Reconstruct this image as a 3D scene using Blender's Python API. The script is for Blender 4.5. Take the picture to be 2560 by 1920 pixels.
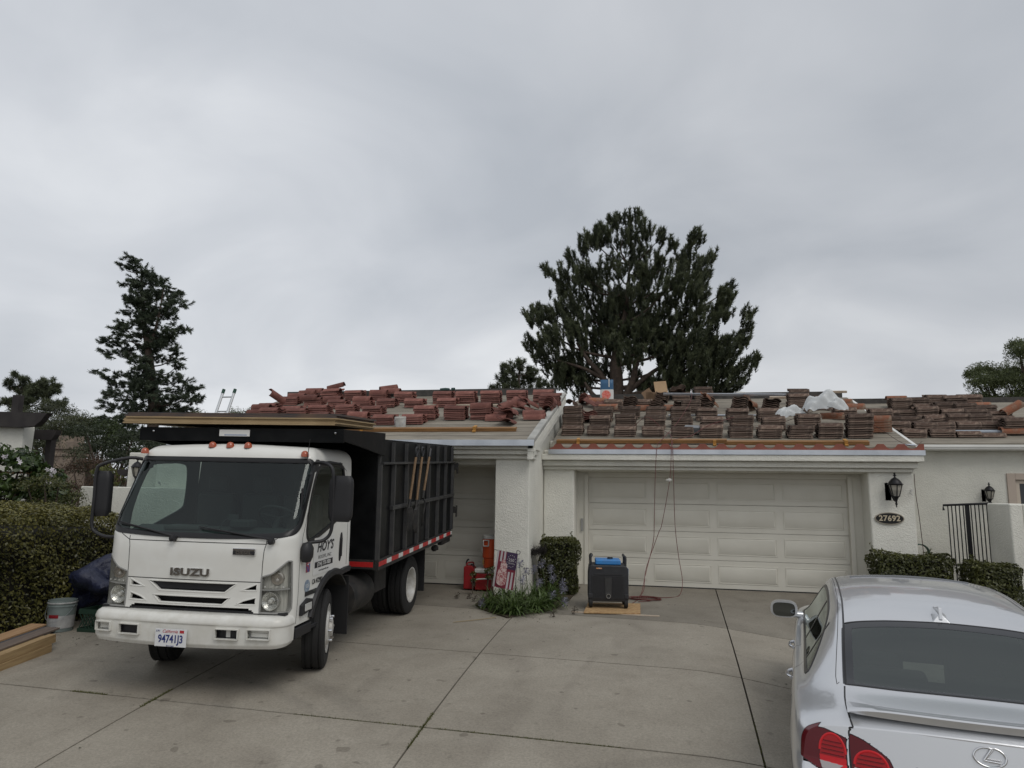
import bpy, bmesh, math, random
import numpy as np
from mathutils import Vector, Matrix
random.seed(7); rng = np.random.default_rng(7)
R = math.radians
for o in list(bpy.data.objects): bpy.data.objects.remove(o)
scene = bpy.context.scene
C = bpy.data.collections.new('place'); scene.collection.children.link(C)

# ---------------------------------------------------------------- camera
def cam_axes(yaw, p, r):
    cy, sy = math.cos(yaw), math.sin(yaw)
    f = Vector((-sy*math.cos(p), cy*math.cos(p), math.sin(p)))
    rt = Vector((cy, sy, 0)); up = rt.cross(f)
    rt2 = math.cos(r)*rt + math.sin(r)*up; up2 = -math.sin(r)*rt + math.cos(r)*up
    return rt2, up2, f
rt, up, fw = cam_axes(R(12), R(8.8), R(.9))
cd = bpy.data.cameras.new('camera'); cam = bpy.data.objects.new('camera', cd); C.objects.link(cam)
M = Matrix((rt, up, -fw)).transposed().to_4x4(); M.translation = Vector((0, 0, 1.8)); cam.matrix_world = M
cd.sensor_width = 36; cd.lens = 36*1750/2560; cd.clip_end = 2000; cd.clip_start = .05
scene.camera = cam
# ---------------------------------------------------------------- world: overcast sky
SUN_EL, SUN_AZ = 50, 135      # elevation, compass-like rotation
w = bpy.data.worlds.new('World'); scene.world = w; w.use_nodes = True
nt = w.node_tree; nt.nodes.clear(); N = nt.nodes.new; L = nt.links.new
out = N('ShaderNodeOutputWorld'); bg = N('ShaderNodeBackground'); L(bg.outputs[0], out.inputs[0])
sky = N('ShaderNodeTexSky'); sky.sky_type = 'NISHITA'; sky.sun_disc = False
sky.sun_elevation = R(SUN_EL); sky.sun_rotation = R(SUN_AZ); sky.air_density = 1.5; sky.dust_density = 4
tc = N('ShaderNodeTexCoord'); sep = N('ShaderNodeSeparateXYZ'); L(tc.outputs['Generated'], sep.inputs[0])
zc = N('ShaderNodeMath'); zc.operation = 'MAXIMUM'; zc.inputs[1].default_value = 0.0; L(sep.outputs[2], zc.inputs[0])
za = N('ShaderNodeMath'); za.operation = 'ADD'; za.inputs[1].default_value = .42; L(zc.outputs[0], za.inputs[0])
dv = N('ShaderNodeVectorMath'); dv.operation = 'DIVIDE'
cb = N('ShaderNodeCombineXYZ')
for i in range(3): L(za.outputs[0], cb.inputs[i])
L(tc.outputs['Generated'], dv.inputs[0]); L(cb.outputs[0], dv.inputs[1])
mp = N('ShaderNodeMapping'); mp.inputs['Rotation'].default_value = (0, 0, R(28)); mp.inputs['Scale'].default_value = (.95, 1.1, .6)
mp.inputs['Location'].default_value = (3.1, 1.7, .4)
L(dv.outputs[0], mp.inputs[0])
def noise(scale, det, rough, dist, vec):
    n = N('ShaderNodeTexNoise'); n.inputs['Scale'].default_value = scale; n.inputs['Detail'].default_value = det
    n.inputs['Roughness'].default_value = rough; n.inputs['Distortion'].default_value = dist; L(vec, n.inputs['Vector']); return n
n1 = noise(.75, 3, .45, .4, mp.outputs[0]); n2 = noise(2.3, 5, .5, .5, mp.outputs[0])
mx = N('ShaderNodeMix'); mx.data_type = 'FLOAT'; mx.inputs[0].default_value = .34; L(n1.outputs[0], mx.inputs[2]); L(n2.outputs[0], mx.inputs[3])
cr = N('ShaderNodeValToRGB'); e = cr.color_ramp; L(mx.outputs[0], cr.inputs[0])
e.elements[0].position = .37; e.elements[0].color = (.385, .41, .448, 1)
e.elements[1].position = .63; e.elements[1].color = (.68, .695, .715, 1)
m = e.elements.new(.5); m.color = (.505, .525, .558, 1)
# brighter veil towards the left front
dt = N('ShaderNodeVectorMath'); dt.operation = 'DOT_PRODUCT'; L(tc.outputs['Generated'], dt.inputs[0]); dt.inputs[1].default_value = Vector((-.62, .74, .26)).normalized()
rr = N('ShaderNodeMapRange'); rr.inputs[1].default_value = .72; rr.inputs[2].default_value = 1.0; rr.inputs[3].default_value = .97; rr.inputs[4].default_value = 1.12
rr.interpolation_type = 'SMOOTHSTEP'; L(dt.outputs['Value'], rr.inputs[0])
ml = N('ShaderNodeVectorMath'); ml.operation = 'SCALE'; L(cr.outputs[0], ml.inputs[0]); L(rr.outputs[0], ml.inputs['Scale'])
sk = N('ShaderNodeVectorMath'); sk.operation = 'SCALE'; sk.inputs['Scale'].default_value = .05; L(sky.outputs[0], sk.inputs[0])
mxc = N('ShaderNodeMix'); mxc.data_type = 'RGBA'; mxc.inputs[0].default_value = .93; L(sk.outputs[0], mxc.inputs[6]); L(ml.outputs[0], mxc.inputs[7])
L(mxc.outputs[2], bg.inputs[0]); bg.inputs[1].default_value = 1.0
# ---------------------------------------------------------------- sun (veiled)
sd = bpy.data.lights.new('sun', 'SUN'); sd.energy = 1.0; sd.angle = R(35); sd.color = (1, .965, .92)
so = bpy.data.objects.new('sun', sd); C.objects.link(so)
az = R(SUN_AZ); el = R(SUN_EL)
sdir = Vector((math.sin(az)*math.cos(el), math.cos(az)*math.cos(el), math.sin(el)))
so.rotation_euler = (-sdir).to_track_quat('-Z', 'Y').to_euler(); so.location = (0, 0, 30)
scene.view_settings.view_transform = 'Standard'; scene.view_settings.look = 'None'
scene.view_settings.exposure = 0.25; scene.view_settings.gamma = 1

# ---------------------------------------------------------------- ground profile (metres)
def gz(x, y):
    x = np.asarray(x, float); y = np.asarray(y, float)
    a = np.where(y < 10.5, -.0083*(10.5-np.maximum(y, 1.5))**2 - .149*np.maximum(1.5-y, 0), 0.)
    b = -.04*np.maximum(14.4-y, 0)
    t = np.clip((x-.2)/2.0, 0, 1); t = t*t*(3-2*t)
    return a*(1-t)+b*t
def GZ(x, y): return float(gz(x, y))
# ---------------------------------------------------------------- materials
def mat(name, col, rough=.6, metal=0., col2=None, scale=4., lo=.35, hi=.65, bump=0., bscale=40., coat=0., spec=.5, det=4, col3=None, scale3=1., dist=0., rnd=0., alpha=None, trans=0., ior=1.45, bdist=.01, stretch=None, rough2=None):
    m = bpy.data.materials.new(name); m.use_nodes = True; t = m.node_tree; b = t.nodes['Principled BSDF']; n = t.nodes.new; l = t.links.new
    b.inputs['Roughness'].default_value = rough; b.inputs['Metallic'].default_value = metal
    b.inputs['Specular IOR Level'].default_value = spec; b.inputs['Coat Weight'].default_value = coat; b.inputs['Coat Roughness'].default_value = .05
    b.inputs['Base Color'].default_value = (*col, 1); b.inputs['IOR'].default_value = ior
    if trans: b.inputs['Transmission Weight'].default_value = trans
    co = n('ShaderNodeTexCoord').outputs['Object']
    if stretch:
        mpn = n('ShaderNodeMapping'); mpn.inputs['Scale'].default_value = stretch; l(co, mpn.inputs[0]); co = mpn.outputs[0]
    last = None
    def nz(sc, d=4, di=0.):
        q = n('ShaderNodeTexNoise'); q.inputs['Scale'].default_value = sc; q.inputs['Detail'].default_value = d; q.inputs['Distortion'].default_value = di; l(co, q.inputs['Vector']); return q
    if col2:
        q = nz(scale, det, dist); r = n('ShaderNodeValToRGB'); r.color_ramp.elements[0].position = lo; r.color_ramp.elements[1].position = hi
        r.color_ramp.elements[0].color = (*col, 1); r.color_ramp.elements[1].color = (*col2, 1); l(q.outputs[0], r.inputs[0]); last = r.outputs[0]
        if rough2 is not None:
            mr = n('ShaderNodeMapRange'); mr.inputs[1].default_value = lo; mr.inputs[2].default_value = hi; mr.inputs[3].default_value = rough; mr.inputs[4].default_value = rough2
            l(q.outputs[0], mr.inputs[0]); l(mr.outputs[0], b.inputs['Roughness'])
    if col3:
        q = nz(scale3, 3); r = n('ShaderNodeMapRange'); r.inputs[1].default_value = .45; r.inputs[2].default_value = .7; l(q.outputs[0], r.inputs[0])
        x = n('ShaderNodeMix'); x.data_type = 'RGBA'; l(r.outputs[0], x.inputs[0]); x.inputs[7].default_value = (*col3, 1)
        if last: l(last, x.inputs[6])
        else: x.inputs[6].default_value = (*col, 1)
        last = x.outputs[2]
    if rnd:
        oi = n('ShaderNodeObjectInfo'); at = n('ShaderNodeAttribute'); at.attribute_name = 'rnd'
        ad = n('ShaderNodeMath'); ad.operation = 'ADD'; l(oi.outputs['Random'], ad.inputs[0]); l(at.outputs['Fac'], ad.inputs[1])
        fr = n('ShaderNodeMath'); fr.operation = 'FRACT'; l(ad.outputs[0], fr.inputs[0])
        r = n('ShaderNodeMapRange'); r.inputs[3].default_value = 1-rnd; r.inputs[4].default_value = 1+rnd; l(fr.outputs[0], r.inputs[0])
        v = n('ShaderNodeVectorMath'); v.operation = 'SCALE'; l(r.outputs[0], v.inputs['Scale'])
        if last: l(last, v.inputs[0])
        else: v.inputs[0].default_value = col
        last = v.outputs[0]
    if last: l(last, b.inputs['Base Color'])
    if bump:
        q = nz(bscale, 5); bp = n('ShaderNodeBump'); bp.inputs['Strength'].default_value = bump; bp.inputs['Distance'].default_value = bdist
        l(q.outputs[0], bp.inputs['Height']); l(bp.outputs[0], b.inputs['Normal'])
    return m
def foliage(name, dark, light, rough=.55, trans=.25):
    """leaf material: colour varies from leaf to leaf through the face attribute rnd; part of the light passes through"""
    m = bpy.data.materials.new(name); m.use_nodes = True; t = m.node_tree; b = t.nodes['Principled BSDF']; n = t.nodes.new; l = t.links.new
    at = n('ShaderNodeAttribute'); at.attribute_name = 'rnd'; r = n('ShaderNodeValToRGB')
    r.color_ramp.elements[0].color = (*dark, 1); r.color_ramp.elements[1].color = (*light, 1); l(at.outputs['Fac'], r.inputs[0])
    l(r.outputs[0], b.inputs['Base Color']); b.inputs['Roughness'].default_value = rough; b.inputs['Specular IOR Level'].default_value = .35
    tr = n('ShaderNodeBsdfTranslucent'); l(r.outputs[0], tr.inputs[0]); ms = n('ShaderNodeMixShader'); ms.inputs[0].default_value = trans
    l(b.outputs[0], ms.inputs[1]); l(tr.outputs[0], ms.inputs[2]); l(ms.outputs[0], t.nodes['Material Output'].inputs[0])
    return m
def glassmat(name, tint, refl_rough=.02, clear=.6, ior=1.55):
    """window glass as a thin sheet: a tinted see-through part plus a mirror part that grows at grazing angles"""
    m = bpy.data.materials.new(name); m.use_nodes = True; t = m.node_tree; n = t.nodes.new; l = t.links.new
    t.nodes.remove(t.nodes['Principled BSDF'])
    tr = n('ShaderNodeBsdfTransparent'); tr.inputs[0].default_value = (*tint, 1)
    gl = n('ShaderNodeBsdfGlossy'); gl.inputs['Roughness'].default_value = refl_rough; gl.inputs[0].default_value = (.90, .97, .95, 1)
    ge = n('ShaderNodeNewGeometry'); dp = n('ShaderNodeVectorMath'); dp.operation = 'DOT_PRODUCT'; l(ge.outputs['Incoming'], dp.inputs[0]); l(ge.outputs['Normal'], dp.inputs[1])
    def mth(op, a, b=None):
        q = n('ShaderNodeMath'); q.operation = op
        for i_, v_ in enumerate((a, b)):
            if v_ is None: continue
            if isinstance(v_, (int, float)): q.inputs[i_].default_value = v_
            else: l(v_, q.inputs[i_])
        return q.outputs[0]
    f0 = ((ior-1)/(ior+1))**2; c5 = mth('POWER', mth('SUBTRACT', 1.0, mth('ABSOLUTE', dp.outputs['Value'])), 5.0); F_ = mth('ADD', mth('MULTIPLY', c5, 1-f0), f0)
    ms = n('ShaderNodeMixShader'); l(F_, ms.inputs[0]); l(tr.outputs[0], ms.inputs[1]); l(gl.outputs[0], ms.inputs[2])
    l(ms.outputs[0], t.nodes['Material Output'].inputs[0]); return m

def stucco(name, col):
    m = bpy.data.materials.new(name); m.use_nodes = True; t = m.node_tree; b = t.nodes['Principled BSDF']; n = t.nodes.new; l = t.links.new
    co = n('ShaderNodeTexCoord').outputs['Object']; b.inputs['Roughness'].default_value = .9; b.inputs['Specular IOR Level'].default_value = .15
    q = n('ShaderNodeTexNoise'); q.inputs['Scale'].default_value = 26; q.inputs['Detail'].default_value = 5; q.inputs['Distortion'].default_value = 1.6; l(co, q.inputs['Vector'])
    v = n('ShaderNodeTexNoise'); v.inputs['Scale'].default_value = 60; v.inputs['Detail'].default_value = 3; l(co, v.inputs['Vector'])
    a = n('ShaderNodeMath'); a.operation = 'MULTIPLY_ADD'; a.inputs[1].default_value = .35; l(v.outputs[0], a.inputs[0]); l(q.outputs[0], a.inputs[2])
    rp = n('ShaderNodeMapRange'); rp.inputs[1].default_value = .52; rp.inputs[2].default_value = .86; l(a.outputs[0], rp.inputs[0])
    bp = n('ShaderNodeBump'); bp.inputs['Strength'].default_value = .55; bp.inputs['Distance'].default_value = .012; l(rp.outputs[0], bp.inputs['Height']); l(bp.outputs[0], b.inputs['Normal'])
    s = n('ShaderNodeTexNoise'); s.inputs['Scale'].default_value = 1.4; s.inputs['Detail'].default_value = 6; s.inputs['Roughness'].default_value = .65; l(co, s.inputs['Vector'])
    r = n('ShaderNodeValToRGB'); r.color_ramp.elements[0].position = .3; r.color_ramp.elements[1].position = .62
    r.color_ramp.elements[0].color = (*[c*.88 for c in col], 1); r.color_ramp.elements[1].color = (*col, 1); l(s.outputs[0], r.inputs[0])
    # faint vertical run-off streaks
    mpn = n('ShaderNodeMapping'); mpn.inputs['Scale'].default_value = (3.1, 3.1, .3); l(co, mpn.inputs[0]); sn = n('ShaderNodeTexNoise'); sn.inputs['Scale'].default_value = 1.; sn.inputs['Detail'].default_value = 5; l(mpn.outputs[0], sn.inputs['Vector'])
    sr = n('ShaderNodeMapRange'); sr.inputs[1].default_value = .38; sr.inputs[2].default_value = .6; sr.inputs[3].default_value = .965; sr.inputs[4].default_value = 1.; l(sn.outputs[0], sr.inputs[0]); sv = n('ShaderNodeVectorMath'); sv.operation = 'SCALE'; l(r.outputs[0], sv.inputs[0]); l(sr.outputs[0], sv.inputs['Scale']); r = sv
    # grime rising from the ground: the splash zone of the wall's own foot
    sp = n('ShaderNodeSeparateXYZ'); l(co, sp.inputs[0]); g = n('ShaderNodeMapRange'); g.inputs[1].default_value = .0; g.inputs[2].default_value = .35; g.inputs[3].default_value = 1.; g.inputs[4].default_value = 1.
    l(sp.outputs[2], g.inputs[0]); vm = n('ShaderNodeVectorMath'); vm.operation = 'SCALE'; l(r.outputs[0], vm.inputs[0]); l(g.outputs[0], vm.inputs['Scale'])
    l(vm.outputs[0], b.inputs['Base Color']); return m

# ---------------------------------------------------------------- objects and tags
def tag(o, label=None, cat=None, group=None, kind=None):
    if label: o['label'] = label
    if cat: o['category'] = cat
    if group: o['group'] = group
    if kind: o['kind'] = kind
    return o
def thing(name, label, cat, loc=(0, 0, 0), rz=0., group=None, rot=None, matrix=None):
    o = bpy.data.objects.new(name, None); C.objects.link(o); o.empty_display_size = .1
    if matrix is not None: o.matrix_world = matrix
    else:
        o.location = loc; o.rotation_euler = rot or (0, 0, rz)
    return tag(o, label, cat, group)
def link(name, me, parent=None, loc=None, rot=None):
    o = bpy.data.objects.new(name, me); C.objects.link(o)
    if parent: o.parent = parent
    if loc: o.location = loc
    if rot: o.rotation_euler = rot
    return o
def dup(root, loc, rot=None, label=None, group=None):
    r = root.copy(); C.objects.link(r); r.location = loc
    if rot: r.rotation_euler = rot
    if label: r['label'] = label
    if group: r['group'] = group
    for ch in list(root.children):
        c = ch.copy(); C.objects.link(c); c.parent = r
        for g in list(ch.children):
            d = g.copy(); C.objects.link(d); d.parent = c
    return r

class MB:
    def __init__(s): s.v = []; s.f = []; s.mi = []
    def add(s, vs, fs, mi=0):
        k = len(s.v); s.v.extend([tuple(map(float, p)) for p in vs]); s.f.extend([tuple(int(i)+k for i in f) for f in fs]); s.mi.extend([mi]*len(fs)); return s
    def box(s, x0, x1, y0, y1, z0, z1, mi=0, M=None):
        vs = [(x, y, z) for z in (z0, z1) for y in (y0, y1) for x in (x0, x1)]
        if M is not None: vs = [M @ Vector(p) for p in vs]
        return s.add(vs, [(0, 2, 3, 1), (4, 5, 7, 6), (0, 1, 5, 4), (2, 6, 7, 3), (0, 4, 6, 2), (1, 3, 7, 5)], mi)
    def prism(s, poly, ax, a, b, mi=0, M=None):
        """poly 2-D in the other two axes (in order), extruded along ax from a to b"""
        def P(p, t):
            q = list(p); q.insert(ax, t); return M @ Vector(q) if M is not None else q
        n = len(poly); vs = [P(p, a) for p in poly]+[P(p, b) for p in poly]
        fs = [tuple(range(n))[::-1], tuple(range(n, 2*n))]+[(i, (i+1) % n, n+(i+1) % n, n+i) for i in range(n)]
        return s.add(vs, fs, mi)
    def tube(s, pts, r, seg=8, mi=0, closed=False, cap=True):
        pts = [Vector(p) for p in pts]; n = len(pts); rr = r if hasattr(r, '__len__') else [r]*n
        rings = []; prev = None
        for i, p in enumerate(pts):
            if closed: t = pts[(i+1) % n]-pts[i-1]
            else: t = pts[min(i+1, n-1)]-pts[max(i-1, 0)]
            t = t.normalized() if t.length > 1e-9 else Vector((0, 0, 1))
            if prev is None:
                u = t.cross(Vector((0, 0, 1)));
                if u.length < .05: u = t.cross(Vector((1, 0, 0)))
            else: u = prev - t*prev.dot(t)
            u = u.normalized(); prev = u; v = t.cross(u)
            rings.append([p+(u*math.cos(a)+v*math.sin(a))*rr[i] for a in [2*math.pi*k/seg for k in range(seg)]])
        return s.rings(rings, mi, closed, cap)
    def rings(s, rings, mi=0, closed=False, cap=True):
        m = len(rings[0]); n = len(rings); vs = [p for r in rings for p in r]; fs = []
        for i in range(n if closed else n-1):
            j = (i+1) % n
            for k in range(m): fs.append((i*m+k, i*m+(k+1) % m, j*m+(k+1) % m, j*m+k))
        if cap and not closed: fs.append(tuple(range(m))[::-1]); fs.append(tuple((n-1)*m+k for k in range(m)))
        return s.add(vs, fs, mi)
    def lathe(s, prof, c=(0, 0, 0), seg=24, ax=2, mi=0, sc=(1, 1), cap=True):
        """prof: (radius, height) pairs along ax"""
        rings = []
        for r, h in prof:
            ring = []
            for k in range(seg):
                a = 2*math.pi*k/seg; q = [r*math.cos(a)*sc[0], r*math.sin(a)*sc[1]]; q.insert(ax, h); ring.append((q[0]+c[0], q[1]+c[1], q[2]+c[2]))
            rings.append(ring)
        return s.rings(rings, mi, False, cap)
    def mesh(s, name, mats, smooth=0.):
        me = bpy.data.meshes.new(name); me.from_pydata(s.v, [], s.f)
        for m in (mats if isinstance(mats, (list, tuple)) else [mats]): me.materials.append(m)
        if any(s.mi): me.polygons.foreach_set('material_index', s.mi)
        bm = bmesh.new(); bm.from_mesh(me); bmesh.ops.recalc_face_normals(bm, faces=bm.faces); bm.to_mesh(me); bm.free()
        if smooth:
            me.polygons.foreach_set('use_smooth', [True]*len(me.polygons)); me.set_sharp_from_angle(angle=R(smooth))
        me.update(); return me
    def build(s, name, mats, parent=None, bevel=0., smooth=0., loc=None, rot=None, seg=2):
        if bevel and not smooth: smooth = 40.
        o = link(name, s.mesh(name, mats, smooth), parent, loc, rot)
        if bevel:
            b = o.modifiers.new('bevel', 'BEVEL'); b.width = bevel; b.segments = seg; b.limit_method = 'ANGLE'; b.angle_limit = R(40); b.harden_normals = True
        return o
def nmesh(name, V, F, mats, rnd=None, smooth=False, mi=None):
    """fast mesh from numpy arrays, F (n,4) or (n,3)"""
    V = np.asarray(V, np.float32); F = np.asarray(F, np.int32); me = bpy.data.meshes.new(name)
    me.vertices.add(len(V)); me.vertices.foreach_set('co', V.ravel()); k = F.shape[1]
    me.loops.add(F.size); me.loops.foreach_set('vertex_index', F.ravel()); me.polygons.add(len(F))
    me.polygons.foreach_set('loop_start', np.arange(0, F.size, k, dtype=np.int32))
    for m in (mats if isinstance(mats, (list, tuple)) else [mats]): me.materials.append(m)
    if mi is not None: me.polygons.foreach_set('material_index', np.asarray(mi, np.int32))
    if smooth: me.polygons.foreach_set('use_smooth', np.ones(len(F), bool))
    me.update(calc_edges=True)
    if rnd is not None:
        a = me.attributes.new('rnd', 'FLOAT', 'FACE'); a.data.foreach_set('value', np.asarray(rnd, np.float32))
    return me
def text(name, s, size, m, parent=None, M=None, ext=.001, sx=1., bold=0., align='CENTER', shear=0., space=1.):
    cu = bpy.data.curves.new(name, 'FONT'); cu.body = s; cu.size = size; cu.extrude = ext; cu.offset = bold; cu.align_x = align; cu.align_y = 'CENTER'; cu.shear = shear; cu.space_character = space
    cu.resolution_u = 3
    t = bpy.data.objects.new('t', cu); scene.collection.objects.link(t); dg = bpy.context.evaluated_depsgraph_get()
    me = bpy.data.meshes.new_from_object(t.evaluated_get(dg)); bpy.data.objects.remove(t)
    me.transform(Matrix.Diagonal((sx, 1, 1, 1)))
    if M is not None: me.transform(M)
    me.materials.clear(); me.materials.append(m); me.name = name
    return link(name, me, parent)
def frameM(o, x, y):
    """matrix with origin o, local x and y directions given; z = x cross y"""
    x = Vector(x).normalized(); y = Vector(y); y = (y-x*y.dot(x)).normalized(); z = x.cross(y)
    m = Matrix((x, y, z)).transposed().to_4x4(); m.translation = Vector(o); return m
# ---------------------------------------------------------------- parametric skins
def inpoly(px, py, poly):
    poly = np.asarray(poly); ins = np.zeros(px.shape, bool); n = len(poly)
    for i in range(n):
        x0, y0 = poly[i]; x1, y1 = poly[(i+1) % n]
        c = ((y0 > py) != (y1 > py)); 
        with np.errstate(divide='ignore', invalid='ignore'): xi = (x1-x0)*(py-y0)/(y1-y0+1e-15)+x0
        ins ^= c & (px < xi)
    return ins
def skin(P, us, vs, keep=None, off=0.):
    U, V = np.meshgrid(us, vs, indexing='ij'); X = P(U, V)
    if off: X = X+nrm(P, U, V)*off
    n, m = U.shape; idx = np.arange(n*m).reshape(n, m)
    F = np.stack([idx[:-1, :-1], idx[1:, :-1], idx[1:, 1:], idx[:-1, 1:]], -1).reshape(-1, 4)
    if keep is not None:
        uc = (U[:-1, :-1]+U[1:, 1:])/2; vc = (V[:-1, :-1]+V[1:, 1:])/2; K = keep(uc, vc, P(uc, vc)).reshape(-1); F = F[K]
    used = np.unique(F); mp_ = -np.ones(n*m, int); mp_[used] = np.arange(len(used))
    return X.reshape(-1, 3)[used], mp_[F]
def nrm(P, U, V, e=1e-3, sign=1):
    a = P(U+e, V)-P(U-e, V); b = P(U, V+e)-P(U, V-e); n = np.cross(a, b); n /= np.linalg.norm(n, axis=-1, keepdims=True)+1e-12
    return n*sign
def ribbon(P, uv, w, h, closed=True, sub=1, base=-.001, sgn=1, inner=0.):
    """raised band of width w and height h along a curve on skin P"""
    uv = np.asarray(uv, float); p = P(uv[:, 0], uv[:, 1]); nn = nrm(P, uv[:, 0], uv[:, 1])*sgn
    if closed: t = np.roll(p, -1, 0)-np.roll(p, 1, 0)
    else: t = np.gradient(p, axis=0)
    t /= np.linalg.norm(t, axis=-1, keepdims=True)+1e-12; b = np.cross(nn, t)
    prof = [(-w/2, base), (-w/2, h*.6), (-w*.3, h), (w*.3, h), (w/2, h*.6), (w/2, base)]
    rings = [[p[i]+b[i]*(q[0]+inner)+nn[i]*q[1] for q in prof] for i in range(len(p))]
    mb = MB(); return mb.rings(rings, 0, closed, True)
def rrect(u0, u1, v0, v1, ru, rv, n=8, fix=None):
    pts = []
    for cx, cy, a0 in ((u1-ru, v1-rv, 0), (u0+ru, v1-rv, 90), (u0+ru, v0+rv, 180), (u1-ru, v0+rv, 270)):
        for k in range(n+1):
            a = R(a0+90*k/n); pts.append((cx+ru*math.cos(a), cy+rv*math.sin(a)))
    return np.array(pts)
def densify(poly, step, closed=True):
    out = []; n = len(poly)
    for i in range(n if closed else n-1):
        a = np.asarray(poly[i], float); b = np.asarray(poly[(i+1) % n], float); k = max(1, int(np.ceil(np.abs((b-a)/np.asarray(step)).max())))
        for j in range(k): out.append(a+(b-a)*j/k)
    if not closed: out.append(np.asarray(poly[-1], float))
    return np.array(out)
def smoothpoly(poly, it=2):
    p = np.asarray(poly, float)
    for _ in range(it):
        q = np.roll(p, -1, 0); a = .75*p+.25*q; b = .25*p+.75*q; p = np.stack([a, b], 1).reshape(-1, 2)
    return p
# ---------------------------------------------------------------- leaves
def leaves(cen, nor, L, W, jitter=.5, up=None, updir=0., shape=4):
    """quads (folded diamonds) at cen, roughly facing nor"""
    n = len(cen); nor = nor+rng.normal(0, jitter, (n, 3)); nor /= np.linalg.norm(nor, axis=1, keepdims=True)+1e-9
    a = rng.normal(0, 1, (n, 3)); a[:, 2] += updir; a -= nor*(a*nor).sum(1, keepdims=True); a /= np.linalg.norm(a, axis=1, keepdims=True)+1e-9
    b = np.cross(nor, a); Ls = L*rng.uniform(.7, 1.3, (n, 1)); Ws = W*rng.uniform(.7, 1.3, (n, 1))
    V = np.stack([cen-a*Ls*.5, cen+b*Ws*.5+nor*Ws*.12, cen+a*Ls*.5, cen-b*Ws*.5+nor*Ws*.12], 1).reshape(-1, 3)
    F = np.arange(4*n).reshape(n, 4); return V, F
def needles(base, d, L, W):
    """thin quads from base along d"""
    n = len(base); d = d/(np.linalg.norm(d, axis=1, keepdims=True)+1e-9); a = np.cross(d, rng.normal(0, 1, (n, 3))); a /= np.linalg.norm(a, axis=1, keepdims=True)+1e-9
    Ls = L*rng.uniform(.6, 1.3, (n, 1))
    V = np.stack([base-a*W/2, base+a*W/2, base+d*Ls+a*W*.2, base+d*Ls-a*W*.2], 1).reshape(-1, 3)
    return V, np.arange(4*n).reshape(n, 4)
def sph(n):
    v = rng.normal(0, 1, (n, 3)); return v/np.linalg.norm(v, axis=1, keepdims=True)
# ---------------------------------------------------------------- shared materials
M_conc = mat('concrete', (.275, .262, .24), .85, col2=(.215, .205, .19), scale=.75, lo=.36, hi=.66, det=8, col3=(.18, .172, .163), scale3=.42, bump=.25, bscale=130, spec=.3, bdist=.004)
M_soil = mat('soil', (.05, .04, .03), .95, col2=(.09, .075, .055), scale=9, bump=.6, bscale=40, spec=.1)
M_stucco = stucco('stucco', (.74, .73, .66)); M_stucco2 = stucco('stucco_far', (.68, .67, .60))
M_door = mat('door_paint', (.62, .60, .53), .5, col2=(.585, .565, .495), scale=2.2, bump=.05, bscale=160)
M_metal = mat('galvanised_flashing', (.62, .65, .69), .32, .85, col2=(.5, .53, .57), scale=3)
M_white = mat('white_gutter', (.72, .72, .69), .4, col2=(.62, .62, .59), scale=2)
M_ply = mat('roof_deck', (.235, .21, .17), .9, col2=(.165, .148, .12), scale=5, stretch=(.6, 3, 3), det=7, col3=(.27, .245, .20), scale3=1.5, bump=.3, bscale=60)
M_felt = mat('dark_felt', (.045, .043, .04), .9, col2=(.07, .065, .06), scale=8)
M_eave = mat('eave_closure', (.24, .075, .05), .6, col2=(.20, .06, .04), scale=6)
M_wood = mat('orange_timber', (.27, .14, .05), .6, col2=(.18, .09, .03), scale=3, stretch=(1, 14, 14), det=6)
M_brack = mat('bracket_wood', (.46, .24, .06), .5, col2=(.38, .19, .045), scale=9)
M_black = mat('black_iron', (.012, .012, .014), .45, metal=.3)
M_rub = mat('black_rubber', (.014, .014, .015), .65, bump=.1, bscale=60)
M_dark = mat('dark_void', (.006, .006, .006), .9)
M_tileR = mat('red_tile', (.165, .070, .057), .75, col2=(.118, .047, .039), scale=7, col3=(.22, .10, .08), scale3=14, bump=.25, bscale=90, rnd=.3, spec=.25)
M_tileB = mat('brown_tile', (.098, .065, .050), .85, col2=(.04, .029, .025), scale=9, col3=(.17, .125, .097), scale3=16, bump=.4, bscale=80, rnd=.42, spec=.2)
M_tileO = mat('orange_tile', (.25, .105, .062), .8, col2=(.17, .08, .052), scale=8, col3=(.26, .19, .14), scale3=9, bump=.3, bscale=80, rnd=.15, spec=.2)
def struct(o): o['kind'] = 'structure'; return o
# ---------------------------------------------------------------- ground sheet
def axis(a, b, fine0, fine1, step):
    l = list(np.arange(fine0, fine1+1e-6, step)); x = fine0; s = step
    while x > a: s *= 1.5; x -= s; l.insert(0, max(x, a))
    x = fine1; s = step
    while x < b: s *= 1.5; x += s; l.append(min(x, b))
    return np.array(l)
xs = axis(-400, 400, -14, 9, .5); ys = axis(-200, 700, 0, 16, .5); X, Y = np.meshgrid(xs, ys, indexing='ij')
Z = gz(np.clip(X, -20, 20), np.maximum(Y, -8))-.06
idx = np.arange(X.size).reshape(X.shape); F = np.stack([idx[:-1, :-1], idx[1:, :-1], idx[1:, 1:], idx[:-1, 1:]], -1).reshape(-1, 4)
struct(link('ground', nmesh('ground', np.stack([X, Y, Z], -1).reshape(-1, 3), F, M_soil, smooth=True)))
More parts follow.
